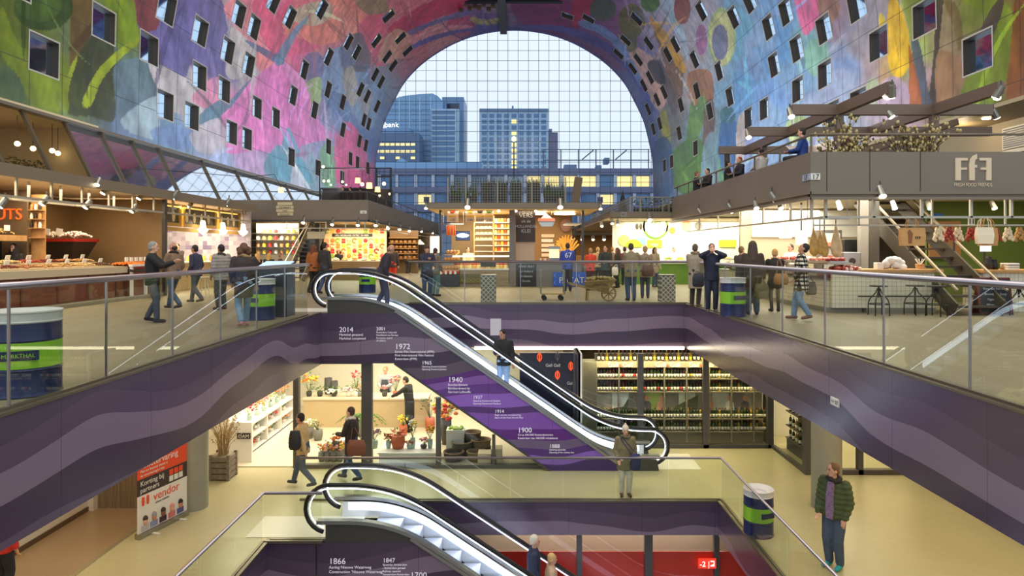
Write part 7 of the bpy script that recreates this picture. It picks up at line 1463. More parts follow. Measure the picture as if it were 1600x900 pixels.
        if k == 0: text('FFF', .10, (xm+.1, y-.075, (za+zb)/2-.06), DARK, b); MB().prism([(xm-.12, zb+.06), (xm-.05, zb+.06), (xm-.02, za-.14), (xm-.10, za-.04), (xm-.14, za-.1)], 'y', y-.077, y-.066).build('printed_leaf', mat('print_brown', (140, 90, 50), .6), b)
        for dy in (-.04, .04): MB().tube([(xm-.14, y+dy, za-.01), (xm-.12, y+dy, za+.14), (xm-.05, y, 2.375), (xm+.05, y, 2.375), (xm+.12, y+dy, za+.14), (xm+.14, y+dy, za-.01)], .011, 5).build('handle', m, b, smooth=True)
    for k, (px, m, lb) in enumerate(((1466, wp, 'first'), (1483, mt[0], 'second'), (1497, wp, 'third'), (1517, mt[0], 'fourth'), (1556, mt[0], 'fifth'), (1575, wp, 'sixth'), (1593, kr, 'seventh'))):
        y = 16.52; c = Vector((X(px, y), y, 2.2)); b = thing('hanging_bunch', '%s bunch of hanging %s along the rail right of the stair' % (lb, 'dried peppers' if m is mt[0] else 'garlic' if m is wp else 'small sausages'), 'bunch', c); MB().tube([c, c+Vector((0, 0, -.09))], .012, 5).build('green_tie', LEAF, b)
        q = MB()
        for i in range(20): a = i*2.4; u = (i+1)/20; q.ball(c+Vector(((.03+.08*u)*math.cos(a), (.03+.06*u)*math.sin(a), -.07-.3*u)), (.038, .034, .05), 7, 5)
        q.build('bulbs', m, b, smooth=True)['kind'] = 'stuff'
    # right interior
    MB().box(12.5, 19, 20.5, 20.6, 0, 3.07).build('w', mat('olive_green_wall', (96, 116, 36), .6)); o = bpy.data.objects['w']; o.name = 'green_wall'; tag(o, 'olive green back wall at the right edge', 'wall')
    for k, (a, b_, c_, d, m, lb) in enumerate(((1462, 1512, 345, 403, mat('kraft_board', (166, 118, 70), .7), 'brown kraft board on the back wall right of the stair'), (1462, 1480, 333, 341, mat('blue_board', (40, 96, 170), .5), 'small blue board high above the kraft board'))): tag(MB().box(X(a, 20), X(b_, 20), 20.3-.1*k, 20.36-.1*k, Z(d, 20), Z(c_, 20)).build('wall_board', m, loc=(X((a+b_)/2, 20), 20.3, Z(d, 20))), lb, 'board')
    s = thing('hanging_sign', 'pair of small white signs with a figure hanging right of the stair', 'sign', (X(1516, 16.4), 16.3, 2.1)); 
    for k in (0, 1): MB().box(X(1512+5*k, 16.3)+.005, X(1517+5*k, 16.3), 16.28, 16.3, 2.19, 2.40).build('plate', WHITE, s); MB().box(X(1514+5*k, 16.3), X(1515.4+5*k, 16.3), 16.27, 16.28, 2.22, 2.34).build('figure', DARK, s)
    q = thing('till_screen', 'white till screen on the right worktop', 'screen', (X(1540, 18), 18, 1.08)); MB().box(X(1533, 18), X(1549, 18), 18, 18.05, Z(393, 18), Z(383, 18)).build('display', glow('till_glow', (230, 240, 240), 1), q); MB().box(X(1540, 18), X(1542, 18), 18.05, 18.1, 1.08, Z(388, 18)).build('stand', DARK, q)
corner_stall()
# ------------------------------------------------------------------ terrace of the corner stall: pergola, branches, doors
def terrace_east():
    random.seed(71); pm = mat('pergola_steel', (122, 104, 90), .45, .3); zt = 5.34; h = .14
    t = thing('pergola', 'brown steel pergola beams carrying spotlights above the corner stall terrace', 'pergola', (10, 19, 3.56))
    for x in (8.62, 11.16):
        MB().box(x-.08, x+.08, 15.5, 25.5, zt-h, zt+h).build('long_beam', pm, t)
        for y in (18, 23.5): MB().box(x-.09, x+.09, y-.09, y+.09, 3.56, zt-h).build('post', pm, t)
    for y, a, b in ((18, 7.35, 12.7), (21.3, 7.3, 15), (25.3, 7.6, 15)): MB().box(a, b, y-.08, y+.08, zt-h, zt+h).build('cross_beam', pm, t)
    MB().beam((8.7, 23.5, 3.9), (12.2, 18.6, zt-.2), .08, .18).build('brace', pm, t)
    for k, (x, y) in enumerate(((7.3, 18), (9.9, 18), (12.75, 18), (8.62, 15.45), (11.16, 15.5), (8.7, 15.6), (11.25, 15.7), (7.3, 21.3))): spotlight((x, y, zt-.05), '%s spotlight fixed to the pergola beams' % ORD[k], yaw=k*.9, s=1.2)
    br = mat('branch_brown', (70, 54, 40), .8); bl = mat('magnolia_bud', (206, 186, 130), .6); lf = mat('magnolia_leaf', (104, 92, 44), .6)
    for k, (px, w) in enumerate(((1322, 1.3), (1428, 1.5))):
        y = 16.9; c = Vector((X(px, y), y, 3.56)); b = thing('magnolia_branches', '%s pot of budding magnolia branches on the terrace rail above the fascia' % ('left', 'right')[k], 'plant', c); MB().box(c.x-.5, c.x+.5, y-.2, y+.2, 3.56, 3.9).build('trough', DARK, b); q = MB(); q2 = MB()
        for j in range(26):
            a = random.uniform(-1.25, 1.25); L = random.uniform(.5, 1.1); p = c+Vector((random.uniform(-.3, .3), random.uniform(-.1, .1), .3)); pts = [p]
            for i in range(4): p = p+Vector((math.sin(a)*L*.26*w/1.3, random.uniform(-.06, .06), max(.02, math.cos(a))*L*.26)); a += random.uniform(-.4, .4); pts.append(p)
            q.tube(pts, [.014, .012, .01, .008, .005], 5)
            for p in pts[1:]:
                for i in range(3): o = p+Vector((random.uniform(-.06, .06), random.uniform(-.06, .06), random.uniform(-.02, .08))); q2.m(random.choice((0, 0, 1))); q2.ball(o, (.03, .03, .042), 6, 4)
        q.build('branches', br, b); q2.build('buds', [bl, lf], b)['kind'] = 'stuff'
    # doors on the side wall
    x = 20.55; df = mat('door_frame_cream', (206, 192, 160), .5)
    for k, (a, b) in enumerate(((24.4, 26.2), (26.4, 28.4))):
        d = bpy.data.objects.new('door_%d' % (k+1), None); C.objects.link(d); d.location = (x, (a+b)/2, 3.6); d['kind'] = 'structure'
        MB().box(x-.06, x, a, a+.12, 3.6, 5.7).box(x-.06, x, b-.12, b, 3.6, 5.7).box(x-.06, x, a, b, 5.6, 5.75).build('door_frame', df, d); MB().box(x-.02, x, a+.12, b-.12, 3.6, 5.6).build('pane', mat('door_glass', (70, 66, 60), .1, .3), d)
    v = thing('air_grille', 'wide louvred air grille above the doors at the far right', 'grille', (x, 26, 5.8)); MB().box(x-.05, x, 23.8, 28.4, 5.8, 6.7).build('frame', df, v)
    for k in range(9): MB().box(x-.09, x-.05, 23.9, 28.3, 5.86+.09*k, 5.91+.09*k).build('louvre', GREY, v)
    point('terrace_lamp_light', (19.2, 29, 6.5), 60, WARM, .15); c = (19.2, 27.5, 6.93); tag(MB().lathe(c, [(.14, 0), (.16, .03), (.1, .07)], 12).build('ceiling_lamp', BULB, loc=c), 'star-bright downlight under the arch edge, top right', 'lamp')
    struct('floor_terrace_right', MB().box(18.3, 20.6, 14, 45, 3.4, 3.56), GREY)
terrace_east()
# ------------------------------------------------------------------ people
SKIN = [mat('skin_fair', (222, 168, 140), .55), mat('skin_tan', (196, 140, 108), .55), mat('skin_brown', (140, 92, 68), .55)]
MOUTH = mat('lips', (168, 92, 84), .5); EYE = mat('eye_dark', (34, 26, 22), .3)
def cloth(c, bump=.25): return mat('cloth_%d_%d_%d' % c, c, .75, var=.12, vscale=14, bump=bump)
g = N('checked_cloth'); x = g.xyz(g.coord()); ck = [g.math('GREATER_THAN', g.math('FRACT', g.math('MULTIPLY', v, 11)), .5) for v in (g.math('ADD', x[0], x[1]), x[2])]
CHECK = g.done(g.ramp(g.math('MULTIPLY', g.math('ADD', ck[0], ck[1]), .5), [(.0, (232, 222, 205)), (.25, (70, 62, 58)), (.75, (18, 18, 20))], 'CONSTANT'), .8, .2)
def ik(a, b, l1, l2, hint):
    d = b-a; L = min(d.length, (l1+l2)*.995); d = d.normalized(); b = a+d*L
    c = max(-1, min(1, (l1*l1+L*L-l2*l2)/(2*l1*L))); h = hint-d*hint.dot(d); h.normalize()
    return a+d*(l1*c)+h*(l1*math.sqrt(1-c*c)), b
def person(label, pos, hd, h=1.75, top=(40, 40, 44), legs=(50, 60, 84), shoe=(40, 34, 32), hair='short', hc=(62, 44, 34), skin=0, hem=.80, arms=('down', 'down'), step=.0, lean=0., yaw=0., pitch=0., puff=0., seat=None, collar=None, fat=1., tmat=None, vox=.0125, inner=None, skirt=False, apron=None, group=None, flare=1.):
    S = h/1.75; rz = Matrix.Rotation(R(hd), 3, 'Z'); P0 = Vector(pos); V3 = Vector
    t = thing('person', label, 'person', P0, group); drop = 0 if seat is None else .90-seat/S
    def w(p): return P0+rz @ (V3(p)*S)
    ln = R(lean)
    def sp(x, y, z): dz = z-.92; return V3((x, y*math.cos(ln)+dz*math.sin(ln), .92+dz*math.cos(ln)-y*math.sin(ln)-drop))
    hw = R(yaw); hp = R(pitch); hm = Matrix.Rotation(hw, 3, 'Z') @ Matrix.Rotation(hp, 3, 'X'); hn = sp(0, .0, 1.47)
    def hp_(x, y, z): return hn+hm @ V3((x, y+.025, z))
    B = MB(); T = MB(); J = MB(); n = 12
    def cp(mb, a, b, ra, rb, fl=1.):
        if mb is not B: ra *= 1.12; rb *= 1.12
        mb.cap(w(a), w(b), ra*S, rb*S, n, fl)
    def ell(mb, c, r, rot=None):
        q = MB().ball((0, 0, 0), r, 14, 9); mb.add([w(V3(c)+((rot or Matrix.Identity(3)) @ V3(v))) for v in q.v], q.f)
    # head with jaw, nose, ears
    ell(B, hp_(0, .0, .165), (.074, .094, .112), hm); ell(B, hp_(0, .035, .085), (.052, .055, .055), hm); cp(B, hp_(0, .083, .155), hp_(0, .103, .128), .010, .016)
    for s in (-1, 1): ell(B, hp_(s*.074, -.005, .145), (.012, .022, .032), hm)
    cp(B, sp(0, -.005, 1.40), hp_(0, -.005, .08), .056, .052)
    # torso inside the clothes
    cp(B, sp(0, 0, .98), sp(0, 0, 1.34), .10, .11)
    # legs
    for s in (-1, 1):
        hip = V3((s*.088, 0, .90-drop))
        if seat is None: fy = s*step*.5; lift = .0 if fy >= 0 or step == 0 else min(.10, abs(step)*.16); ank = V3((s*.09, fy, .085+lift)); kn, ank = ik(hip, ank, .42, .405, V3((s*.1, 1, 0)))
        else: lift = 0; kn = hip+V3((s*.04, .42, .02)); ank = kn+V3((0, -.05, -min(.40, kn.z-.09)))
        cp(B, hip, kn, .06, .045); cp(B, kn, ank, .045, .035)
        f = fat
        if not skirt: cp(T, hip+V3((0, 0, .02)), kn, .092*f, .066*f); cp(T, kn, ank+V3((0, 0, .02)), .066*f, .055*f)
        else: cp(T, hip, kn, .075, .052); cp(T, kn, ank, .052, .04)
        q = MB(); toe = V3((s*.02, .15, -.045)) if not lift else V3((s*.02, .13, -.075)); q.cap(w(ank+V3((0, -.035, -.035))), w(ank+toe), .044*S, .036*S, 10); q.cap(w(ank+V3((0, 0, .03))), w(ank+V3((0, -.01, -.03))), .046*S, .046*S, 10)
        q.build('shoe', cloth(tuple(shoe)), t, smooth=True)
    cp(T, (-.05, 0, .92-drop), (.05, 0, .92-drop), .125*fat, .125*fat, .9); cp(T, (0, 0, .9-drop), (0, 0, 1.02-drop), .125, .13)
    # jacket body
    pf = puff; hz = hem; rr = [(hz, .175*flare+pf, .13*flare+pf), (max(hz+.05, .92), .172*fat+pf, .128*fat+pf), (1.05, .165*fat+pf, .122*fat+pf), (1.2, .178*fat+pf, .128*fat+pf), (1.33, .188+pf, .124+pf), (1.42, .165+pf, .095+pf*.6), (1.475, .085, .075), (1.50, .072, .066)]
    def ring(z, a, b):
        out = []
        for k in range(16):
            an = 2*math.pi*k/16; q = sp(a*1.10*math.cos(an), b*1.12*math.sin(an), max(z, .92)); q.z += min(0, z-.92)
            if seat is not None and z < .92: q = sp(a*math.cos(an), b*math.sin(an)+.04, .86)
            out.append(w(q))
        return out
    J.loft([ring(*r_) for r_ in rr])
    for s, arm in zip((-1, 1), arms):
        sh = sp(s*.185, -.005, 1.405); tg = {'down': (s*.27, .05, .82), 'swing': (s*.25, .22*s, .86), 'pocket': (s*.20, .13, .93), 'front': (s*.10, .33, 1.12), 'cross': (-s*.06, .24, 1.16), 'camera': (s*.075, .17, 1.55), 'hold': (s*.16, .30, 1.05), 'reach': (s*.16, .52, 1.18), 'wave': (s*.05, .42, 1.30), 'back': (s*.16, -.13, .98)}.get(arm, arm)
        tg = sp(*tg) if tg[2] > .92 else V3((tg[0], tg[1]+math.sin(ln)*.25, tg[2]-drop)); hint = V3((s*.5, -.7, -.6)) if arm != 'camera' else V3((s*.9, .0, -.6))
        el, wr = ik(sh, tg, .285, .255, hint); d = (wr-el).normalized()
        cp(B, sh, el, .045, .04); cp(B, el, wr, .038, .026)
        cp(J, sh, el, .068+pf, .056+pf); cp(J, el, wr-d*.02, .056+pf, .044+pf*.6)
        # hand: flat palm, four bent fingers of unequal length, thumb from the side
        side = d.cross(V3((0, 1, 0)) if abs(d.y) < .9 else V3((0, 0, 1))).normalized(); nrm = side.cross(d).normalized(); k1 = wr+d*.085
        for j, (o, L) in enumerate(((-.028, .068), (-.010, .078), (.009, .072), (.026, .056))): 
            a = wr+side*o*.6; b = k1+side*o; cp(B, a, b, .013, .012); m_ = b+d*L*.55+nrm*L*.15*s; cp(B, b, m_, .0105, .0095); cp(B, m_, m_+d*L*.35+nrm*L*.42*s, .0095, .008)
        a = wr+d*.03-side*.028*s; cp(B, wr+d*.015, a, .014, .013); cp(B, a, a+d*.045-side*.022*s+nrm*.012*s, .012, .009)
    def fin(mb, name, m, vx, it, fac=.5, par=None, post=None):
        o = mb.build(name, m, par or t); r = o.modifiers.new('r', 'REMESH'); r.mode = 'VOXEL'; r.voxel_size = vx*S; r.use_smooth_shade = True
        q = o.modifiers.new('s', 'SMOOTH'); q.factor = fac; q.iterations = it; PEND.append((o, o, m, post)); return o
    bd = fin(B, 'body', SKIN[skin], vox, 2, .4); fin(T, 'trousers' if not skirt else 'leggings', cloth(tuple(legs)), .018, 4)
    def quilt(me):
        co = np.empty(len(me.vertices)*3, np.float32); me.vertices.foreach_get('co', co); nn = np.empty_like(co); me.vertices.foreach_get('normal', nn); co = co.reshape(-1, 3)
        co += nn.reshape(-1, 3)*((np.abs(np.sin(co[:, 2]/S*math.pi/.085))-.6)*.016)[:, None]; me.vertices.foreach_set('co', co.ravel()); me.update()
    jo = fin(J, 'jacket' if hem > .7 else 'coat', tmat or cloth(tuple(top)), .017 if vox > .01 else .012, 4, post=quilt if puff > .01 else None)
    # face
    for s in (-1, 1):
        q = MB(); ell(q, hp_(s*.030, .085, .168), (.011, .008, .008), hm); q.build('eye', EYE, bd, smooth=True)
        q = MB(); q.cap(w(hp_(s*.018, .093, .190)), w(hp_(s*.046, .080, .190)), .005*S, .004*S, 6); q.build('eyebrow', mat('hair_%d_%d_%d' % tuple(hc), hc, .7), bd)
    q = MB(); q.cap(w(hp_(-.020, .085, .093)), w(hp_(.020, .085, .093)), .006*S, .006*S, 6); q.build('mouth', MOUTH, bd)
    # hair or headgear
    hm_ = mat('hair_%d_%d_%d' % tuple(hc), hc, .65, var=.25, vscale=60, bump=.3); q = MB()
    if hair in ('short', 'long', 'bun', 'curly', 'bald'):
        if hair != 'bald': ell(q, hp_(0, -.018, .190), (.083, .097, .098), hm)
        ell(q, hp_(0, -.045, .135 if hair != 'bald' else .13), (.080, .064, .062 if hair in ('short', 'bald') else .085), hm)
        if hair == 'long': cp(q, hp_(0, -.065, .14), hp_(0, -.085, -.12), .085, .075, .6); [cp(q, hp_(s*.072, -.02, .15), hp_(s*.085, .01, -.09), .030, .034) for s in (-1, 1)]
        if hair == 'bun': ell(q, hp_(0, -.10, .20), (.05, .05, .05), hm)
        if hair == 'curly': [ell(q, hp_(.095*math.cos(a), -.03+.07*math.sin(a), .12+.05*math.sin(a*3)), (.055, .05, .06), hm) for a in np.linspace(-3.3, .2, 8)]
        fin(q, 'hair', hm_, .012, 2, par=bd)
    elif hair == 'beanie':
        ell(q, hp_(0, -.005, .205), (.086, .104, .098), hm); ell(q, hp_(0, -.008, .315), (.03, .03, .03), hm); fin(q, 'knit_hat', hm_, .012, 2)
    elif hair in ('hood', 'hijab', 'furhood'):
        ell(q, hp_(0, -.03, .17), (.105, .10, .135), hm); cp(q, hp_(0, -.03, .12), hp_(0, -.05, -.03 if hair != 'furhood' else -.15), .10, .125); fin(q, 'hood', hm_, .014, 3)
    if hair in ('beanie',) and collar: pass
    if collar:
        q = MB(); [ell(q, sp(.085*math.cos(a), .02+.085*math.sin(a), 1.485+.02*math.sin(a*2)), (.05, .05, .042)) for a in np.linspace(0, 5.6, 9)]; fin(q, 'collar', cloth(tuple(collar)), .014, 3)
    if inner:
        q = MB(); yy = .15+pf*2.6
        q.add([w(sp(*p)) for p in ((-.055, yy-.018, 1.46), (.03, yy-.018, 1.46), (.05, yy+.008, 1.25), (.055, yy+.006, 1.0), (.05, yy+.004, .86), (-.06, yy+.004, .86), (-.075, yy+.006, 1.0), (-.07, yy+.008, 1.25))]+[w(sp(*p)) for p in ((-.055, .05, 1.46), (.03, .05, 1.46), (.05, .05, 1.25), (.055, .05, 1.0), (.05, .05, .86), (-.06, .05, .86), (-.075, .05, 1.0), (-.07, .05, 1.25))], [(0, 1, 2, 7), (7, 2, 3, 6), (6, 3, 4, 5), (0, 8, 9, 1), (1, 9, 10, 2), (2, 10, 11, 3), (3, 11, 12, 4), (4, 12, 13, 5), (5, 13, 14, 6), (6, 14, 15, 7), (7, 15, 8, 0)])
        q.build('shirt', inner, t)
    if apron:
        q = MB(); q.add([w(sp(sx_*a, b, z)) for b in (.135, .155) for a, z in ((.10, 1.32), (.13, 1.1), (.17, .95), (.17, .93)) for sx_ in (-1, 1)], [(0, 2, 3, 1), (2, 4, 5, 3), (4, 6, 7, 5), (8, 9, 11, 10), (10, 11, 13, 12), (12, 13, 15, 14), (0, 1, 9, 8), (6, 14, 15, 7)]); q.build('apron', cloth(tuple(apron)), t)
    t['_w'] = 1; del t['_w']; return t, w, sp
def handbag(label, c, wd, ht, col, dp=.12, strap=None):
    c = Vector(c); t = thing('handbag', label, 'bag', c); MB().loft([[c+Vector((a*wd*k/2, b*dp*k2/2, z)) for a, b in ((-1, -.6), (-.7, -1), (.7, -1), (1, -.6), (1, .6), (.7, 1), (-.7, 1), (-1, .6))] for z, k, k2 in ((0, .8, .8), (ht*.15, 1, 1), (ht*.6, 1, .9), (ht, .8, .4))]).build('bag_body', cloth(col), t, smooth=True)
    top = strap or c+Vector((0, 0, ht+.28)); MB().tube([c+Vector((-wd*.32, 0, ht*.9)), Vector(top)+Vector((-.03, 0, 0)), Vector(top)+Vector((.03, 0, 0)), c+Vector((wd*.32, 0, ht*.9))], .010, 5).build('strap', cloth(col), t); return t
JEANS = (60, 76, 108); LJ = (120, 146, 176); BLK = (30, 28, 30); NAVY = (34, 38, 60)
def people():
    F0 = lambda px, py: fl(px, py)
    # left of the opening
    person('grey-haired man in a black leather jacket raising his hands, nearest on the left', F0(238, 504), -75, 1.78, BLK, (66, 72, 84), BLK, 'short', (150, 146, 140), arms=('wave', 'wave'), step=.22)
    person('balding man in a brown jacket with dark collar walking left behind the leather jacket', F0(272, 485), 70, 1.80, (134, 106, 84), JEANS, (70, 60, 54), 'bald', (60, 44, 34), 1, arms=('hold', 'pocket'), step=.55, collar=(46, 38, 34))
    person('man in a navy jacket walking left in front of the bar', F0(307, 474), 80, 1.74, (52, 52, 76), (70, 72, 90), (60, 50, 44), 'short', (44, 34, 30), 1, arms=('pocket', 'pocket'), step=.45, lean=4)
    person('man in a grey padded jacket standing in front of the bar', F0(346, 484), 60, 1.74, (150, 142, 134), (66, 64, 64), (86, 60, 52), 'short', (40, 30, 28), 1, arms=('pocket', 'down'), puff=.018, collar=(60, 54, 50))
    person('woman with full brown hair in a dark fur-collared coat and light jeans', F0(381, 511), 35, 1.74, (58, 48, 44), LJ, (190, 130, 130), 'curly', (96, 62, 44), hem=.62, arms=('pocket', 'down'), collar=(170, 136, 96), step=.35)
    person('bartender in black standing behind the bar counter', (-14.5, 28.7, 0), 180, 1.86, (44, 42, 44), BLK, BLK, 'short', (40, 30, 26), arms=('front', 'hold'))
    for k, (px, y, hc, c, st, lb) in enumerate(((402, 29.4, (206, 160, 90), (50, 42, 40), 'long', 'blonde woman seated at the bar, left of the seated group'), (420, 29.8, (214, 170, 96), (40, 36, 36), 'long', 'blonde woman in black seated in the middle at the bar'), (438, 29.6, (150, 110, 80), (88, 72, 60), 'short', 'person with brown hair seated at the right of the bar group'))):
        p = (X(px, y), y, 0); person(lb, p, 60-60*k, 1.7, c, BLK, BLK, st, hc, seat=.62, arms=('front', 'front')); dup(bpy.data.objects['stool'], p, .2, 'cream stool carrying the %s person of the seated bar group' % ORD[k], None, .9)
    person('woman with long red-brown hair beside the man in a dark jacket, behind the escalator head', F0(490, 459), -20, 1.78, (168, 96, 46), BLK, (60, 46, 40), 'long', (120, 62, 34), arms=('pocket', 'pocket'), step=.3)
    person('tall man in a dark jacket walking with the red-haired woman', F0(507, 460), -30, 1.86, (56, 48, 46), JEANS, (60, 46, 40), 'short', (48, 36, 30), arms=('pocket', 'down'), step=.3)
    person('seller with dark curly hair bending over the food counter', (X(531, 36.8), 36.8, 0), 170, 1.62, BLK, BLK, BLK, 'curly', (34, 26, 24), 1, lean=14, arms=('front', 'front'))
    person('seller in a dark hood behind the nut counter', (-14.12, 18.9, .1), 190, 1.66, BLK, BLK, BLK, 'hijab', (28, 26, 28), arms=('front', 'front'), lean=8)
    # around the escalator head and the kiosk
    person('stooping man in a dark jacket riding the top of the upper escalator', (X(597, 17.7), 17.7, .02), -70, 1.76, (46, 38, 46), (56, 54, 72), BLK, 'bald', (150, 110, 90), 1, lean=16, pitch=-22, arms=('down', 'pocket'), step=.25)
    person('man in a dark jacket and bright red trousers left of the kiosk', F0(613, 446), 10, 1.78, (66, 52, 50), (226, 60, 40), (60, 46, 40), 'short', (70, 50, 40), arms=('pocket', 'down'), step=.2)
    person('person in a light open jacket and dark trousers far left of the kiosk', F0(638, 427), 180, 1.76, (170, 160, 148), (66, 66, 74), BLK, 'short', (70, 50, 38), arms=('pocket', 'hold'))
    person('woman in a dark navy coat with raised hand, nearest left of the kiosk', F0(667, 468), 200, 1.74, (40, 40, 62), JEANS, (50, 60, 80), 'beanie', (74, 50, 44), hem=.70, arms=('hold', 'wave'), flare=1.2)
    person('person in a grey-brown coat standing behind the woman in navy', F0(680, 463), -30, 1.66, (112, 96, 84), (90, 120, 130), BLK, 'short', (70, 46, 36), arms=('pocket', 'pocket'))
    person('cheese seller in cream leaning over the lit kiosk counter', (X(731, 30.4), 30.4, 0), 190, 1.72, (240, 224, 190), BLK, BLK, 'short', (56, 38, 28), lean=10, arms=('front', 'front'))
    pt, w, sp = person('man in a blue sports shirt with white number 67 at the fries counter', F0(887, 455), 5, 1.86, (58, 78, 172), (44, 44, 54), BLK, 'short', (72, 48, 34), arms=('hold', 'hold'), fat=1.1)
    text('67', .26*1.06, w(sp(0, -.150, 1.22)), WHITE, pt, rot=(90, 0, 5), name='shirt_number', ext=.02)
    person('woman in a bright orange-red jacket facing the fries stall', F0(923, 454), 25, 1.66, (222, 72, 44), (70, 40, 44), BLK, 'short', (190, 140, 90), arms=('hold', 'hold'), fat=1.1)
    person('man in a black-green jacket with hands together right of the orange jacket', F0(946, 456), 160, 1.76, (46, 50, 42), BLK, BLK, 'short', (44, 34, 28), arms=('front', 'front'))
    person('woman with long brown hair and a white bag behind the wheelbarrow', F0(965, 450), 60, 1.68, (60, 54, 44), BLK, BLK, 'long', (110, 72, 46), arms=('pocket', 'down'))
    person('man in an olive-grey coat seen from behind, nearest in front of the far balustrade', F0(986, 470), 5, 1.80, (134, 120, 92), JEANS, (44, 40, 44), 'short', (74, 54, 40), hem=.72, arms=('front', 'front'), fat=1.12)
    person('fair-haired man with a brown satchel beside the olive coat', F0(1008, 466), -10, 1.72, (140, 122, 100), (60, 66, 84), (86, 60, 44), 'short', (170, 130, 90), arms=('front', 'down'), hem=.7)
    person('woman in a pale beige coat facing right behind the brown satchel', F0(1023, 449), -150, 1.70, (176, 158, 128), JEANS, (80, 60, 50), 'long', (86, 52, 36), hem=.62, arms=('pocket', 'pocket'))
    person('woman in black with pale leggings facing the camera at the vegetable stall', F0(1041, 440), 185, 1.64, (52, 46, 44), (150, 140, 130), BLK, 'bun', (50, 38, 32), arms=('pocket', 'pocket'), hem=.74, flare=1.25)
    for k, (px, y, c, hcol, lb) in enumerate(((934, 31, (180, 150, 110), (200, 160, 100), 'fair-haired person far behind the orange jacket'), (957, 32, (110, 90, 76), (160, 110, 70), 'brown-haired person far behind the black-green jacket'), (976, 30, (110, 40, 56), (70, 48, 40), 'person in dark red far behind the olive coat'), (1053, 31.9, (236, 230, 214), (60, 44, 34), 'vegetable seller in white behind the green counter'))): person(lb, (X(px, y), y, 0), 180 if k == 3 else -20, 1.72, c, BLK, BLK, 'short', hcol)
    # right of the opening
    person('grey-haired person in a grey hooded parka, leftmost at the right balustrade', F0(1086, 480), -35, 1.76, (160, 146, 126), (50, 46, 44), (90, 66, 54), 'short', (92, 80, 66), hem=.52, arms=('front', 'down'), collar=(120, 104, 84))
    person('man in a navy jacket holding a phone up to his face', F0(1112, 488), 170, 1.76, NAVY, (36, 40, 60), (96, 90, 84), 'short', (80, 60, 44), arms=('camera', 'camera'))
    person('customer in a dark coat at the butcher counter behind the brown hood', F0(1158, 475), -60, 1.70, (70, 62, 54), (60, 60, 70), BLK, 'short', (120, 90, 60), arms=('hold', 'hold'))
    person('person in a large brown furry hood and grey sleeves seen from behind', F0(1176, 492), -10, 1.80, (66, 52, 44), (70, 84, 104), BLK, 'furhood', (74, 58, 48), hem=.62, arms=('down', 'down'), fat=1.15)
    person('blonde woman in a short black coat with dark leggings seen from behind', F0(1211, 487), -5, 1.62, (40, 34, 32), (48, 44, 46), BLK, 'short', (206, 158, 96), hem=.66, arms=('front', 'front'), flare=1.25, skirt=True)
    person('woman in a black and white checked jacket looking up', F0(1252, 500), 70, 1.76, BLK, LJ, (130, 92, 70), 'short', (40, 30, 28), 1, hem=.66, arms=('pocket', 'pocket'), tmat=CHECK, pitch=28, step=.3, fat=1.05, flare=1.15)
    person('butcher in white behind the meat counter', (X(1236, 21.5), 21.5, 0), 120, 1.78, (244, 236, 226), (200, 196, 190), BLK, 'short', (90, 70, 54), arms=('front', 'front'))
    handbag('olive cloth bag on long handles carried by the brown hooded person', (X(1190, 16.2), 16.2, .42), .34, .36, (96, 90, 62), .16, (X(1186, 16.4), 16.35, .98)); handbag('tan leather shoulder bag of the blonde woman', (X(1219, 16.9), 16.85, .72), .34, .28, (168, 118, 74), .14, (X(1217, 16.9), 16.9, 1.33)); handbag('dark taupe handbag behind the woman in the checked jacket', (X(1267, 15.6), 15.6, .55), .24, .3, (104, 92, 82), .12, (X(1263, 15.4), 15.4, .98))
    handbag('brown satchel at the side of the fair-haired man', (X(1012, 21.6), 21.6, .74), .38, .36, (92, 56, 46), .14, (X(1009, 22), 21.75, 1.36)); handbag('black and blue bag of the person in the grey parka', (X(1091, 18.1), 18.1, .60), .3, .36, (44, 46, 60), .14, (X(1089, 18.3), 18.3, 1.0)); handbag('white tote bag carried behind the wheelbarrow', (X(961, 27.4), 27.4, .55), .26, .34, (226, 216, 200), .1, (X(963, 27.7), 27.7, .98))
    # terraces
    for k, (px, y, hd, c, hc, lb) in enumerate(((1088, 28.0, -100, (40, 36, 44), (130, 90, 64), 'fair-haired man in black seated at the far end of the right terrace'), (1106, 27.0, 110, (40, 34, 40), (44, 32, 28), 'dark-haired woman seated opposite the fair-haired man on the terrace'), (1137, 24.6, -100, (30, 28, 32), (30, 26, 26), 'person in black leaning over a terrace table'), (1156, 23.6, 100, (34, 32, 40), (170, 70, 46), 'person with reddish hair seated on the terrace'), (1190, 21.8, 20, (196, 186, 180), (40, 32, 32), 'dark-haired person in pale clothes seated below the pergola'), (1254, 18.0, 60, (40, 70, 140), (40, 32, 28), 'person in a blue jacket seated at the terrace corner'), (1325, 18.4, 150, (120, 84, 64), (120, 84, 60), 'person in brown seated behind the left magnolia branches'))):
        p = (X(px, y), y, 3.56); person(lb, p, hd, 1.74, c, BLK, BLK, 'short', hc, seat=.46, arms=('front', 'front')); dup(bpy.data.objects['bar_stool'], (p[0], p[1], 3.56), 0, 'low stool under the %s seated person of the right terrace' % ORD[k], None, .62)
    for k, px in enumerate((536, 548, 563)): y = 37.5; person('%s dark-clothed person on the left terrace under the lamps' % ('left', 'middle', 'right')[k], (X(px, y), y, 3.6), 150-60*k, 1.5, (50, 36, 36), BLK, BLK, 'short', (44, 32, 28))
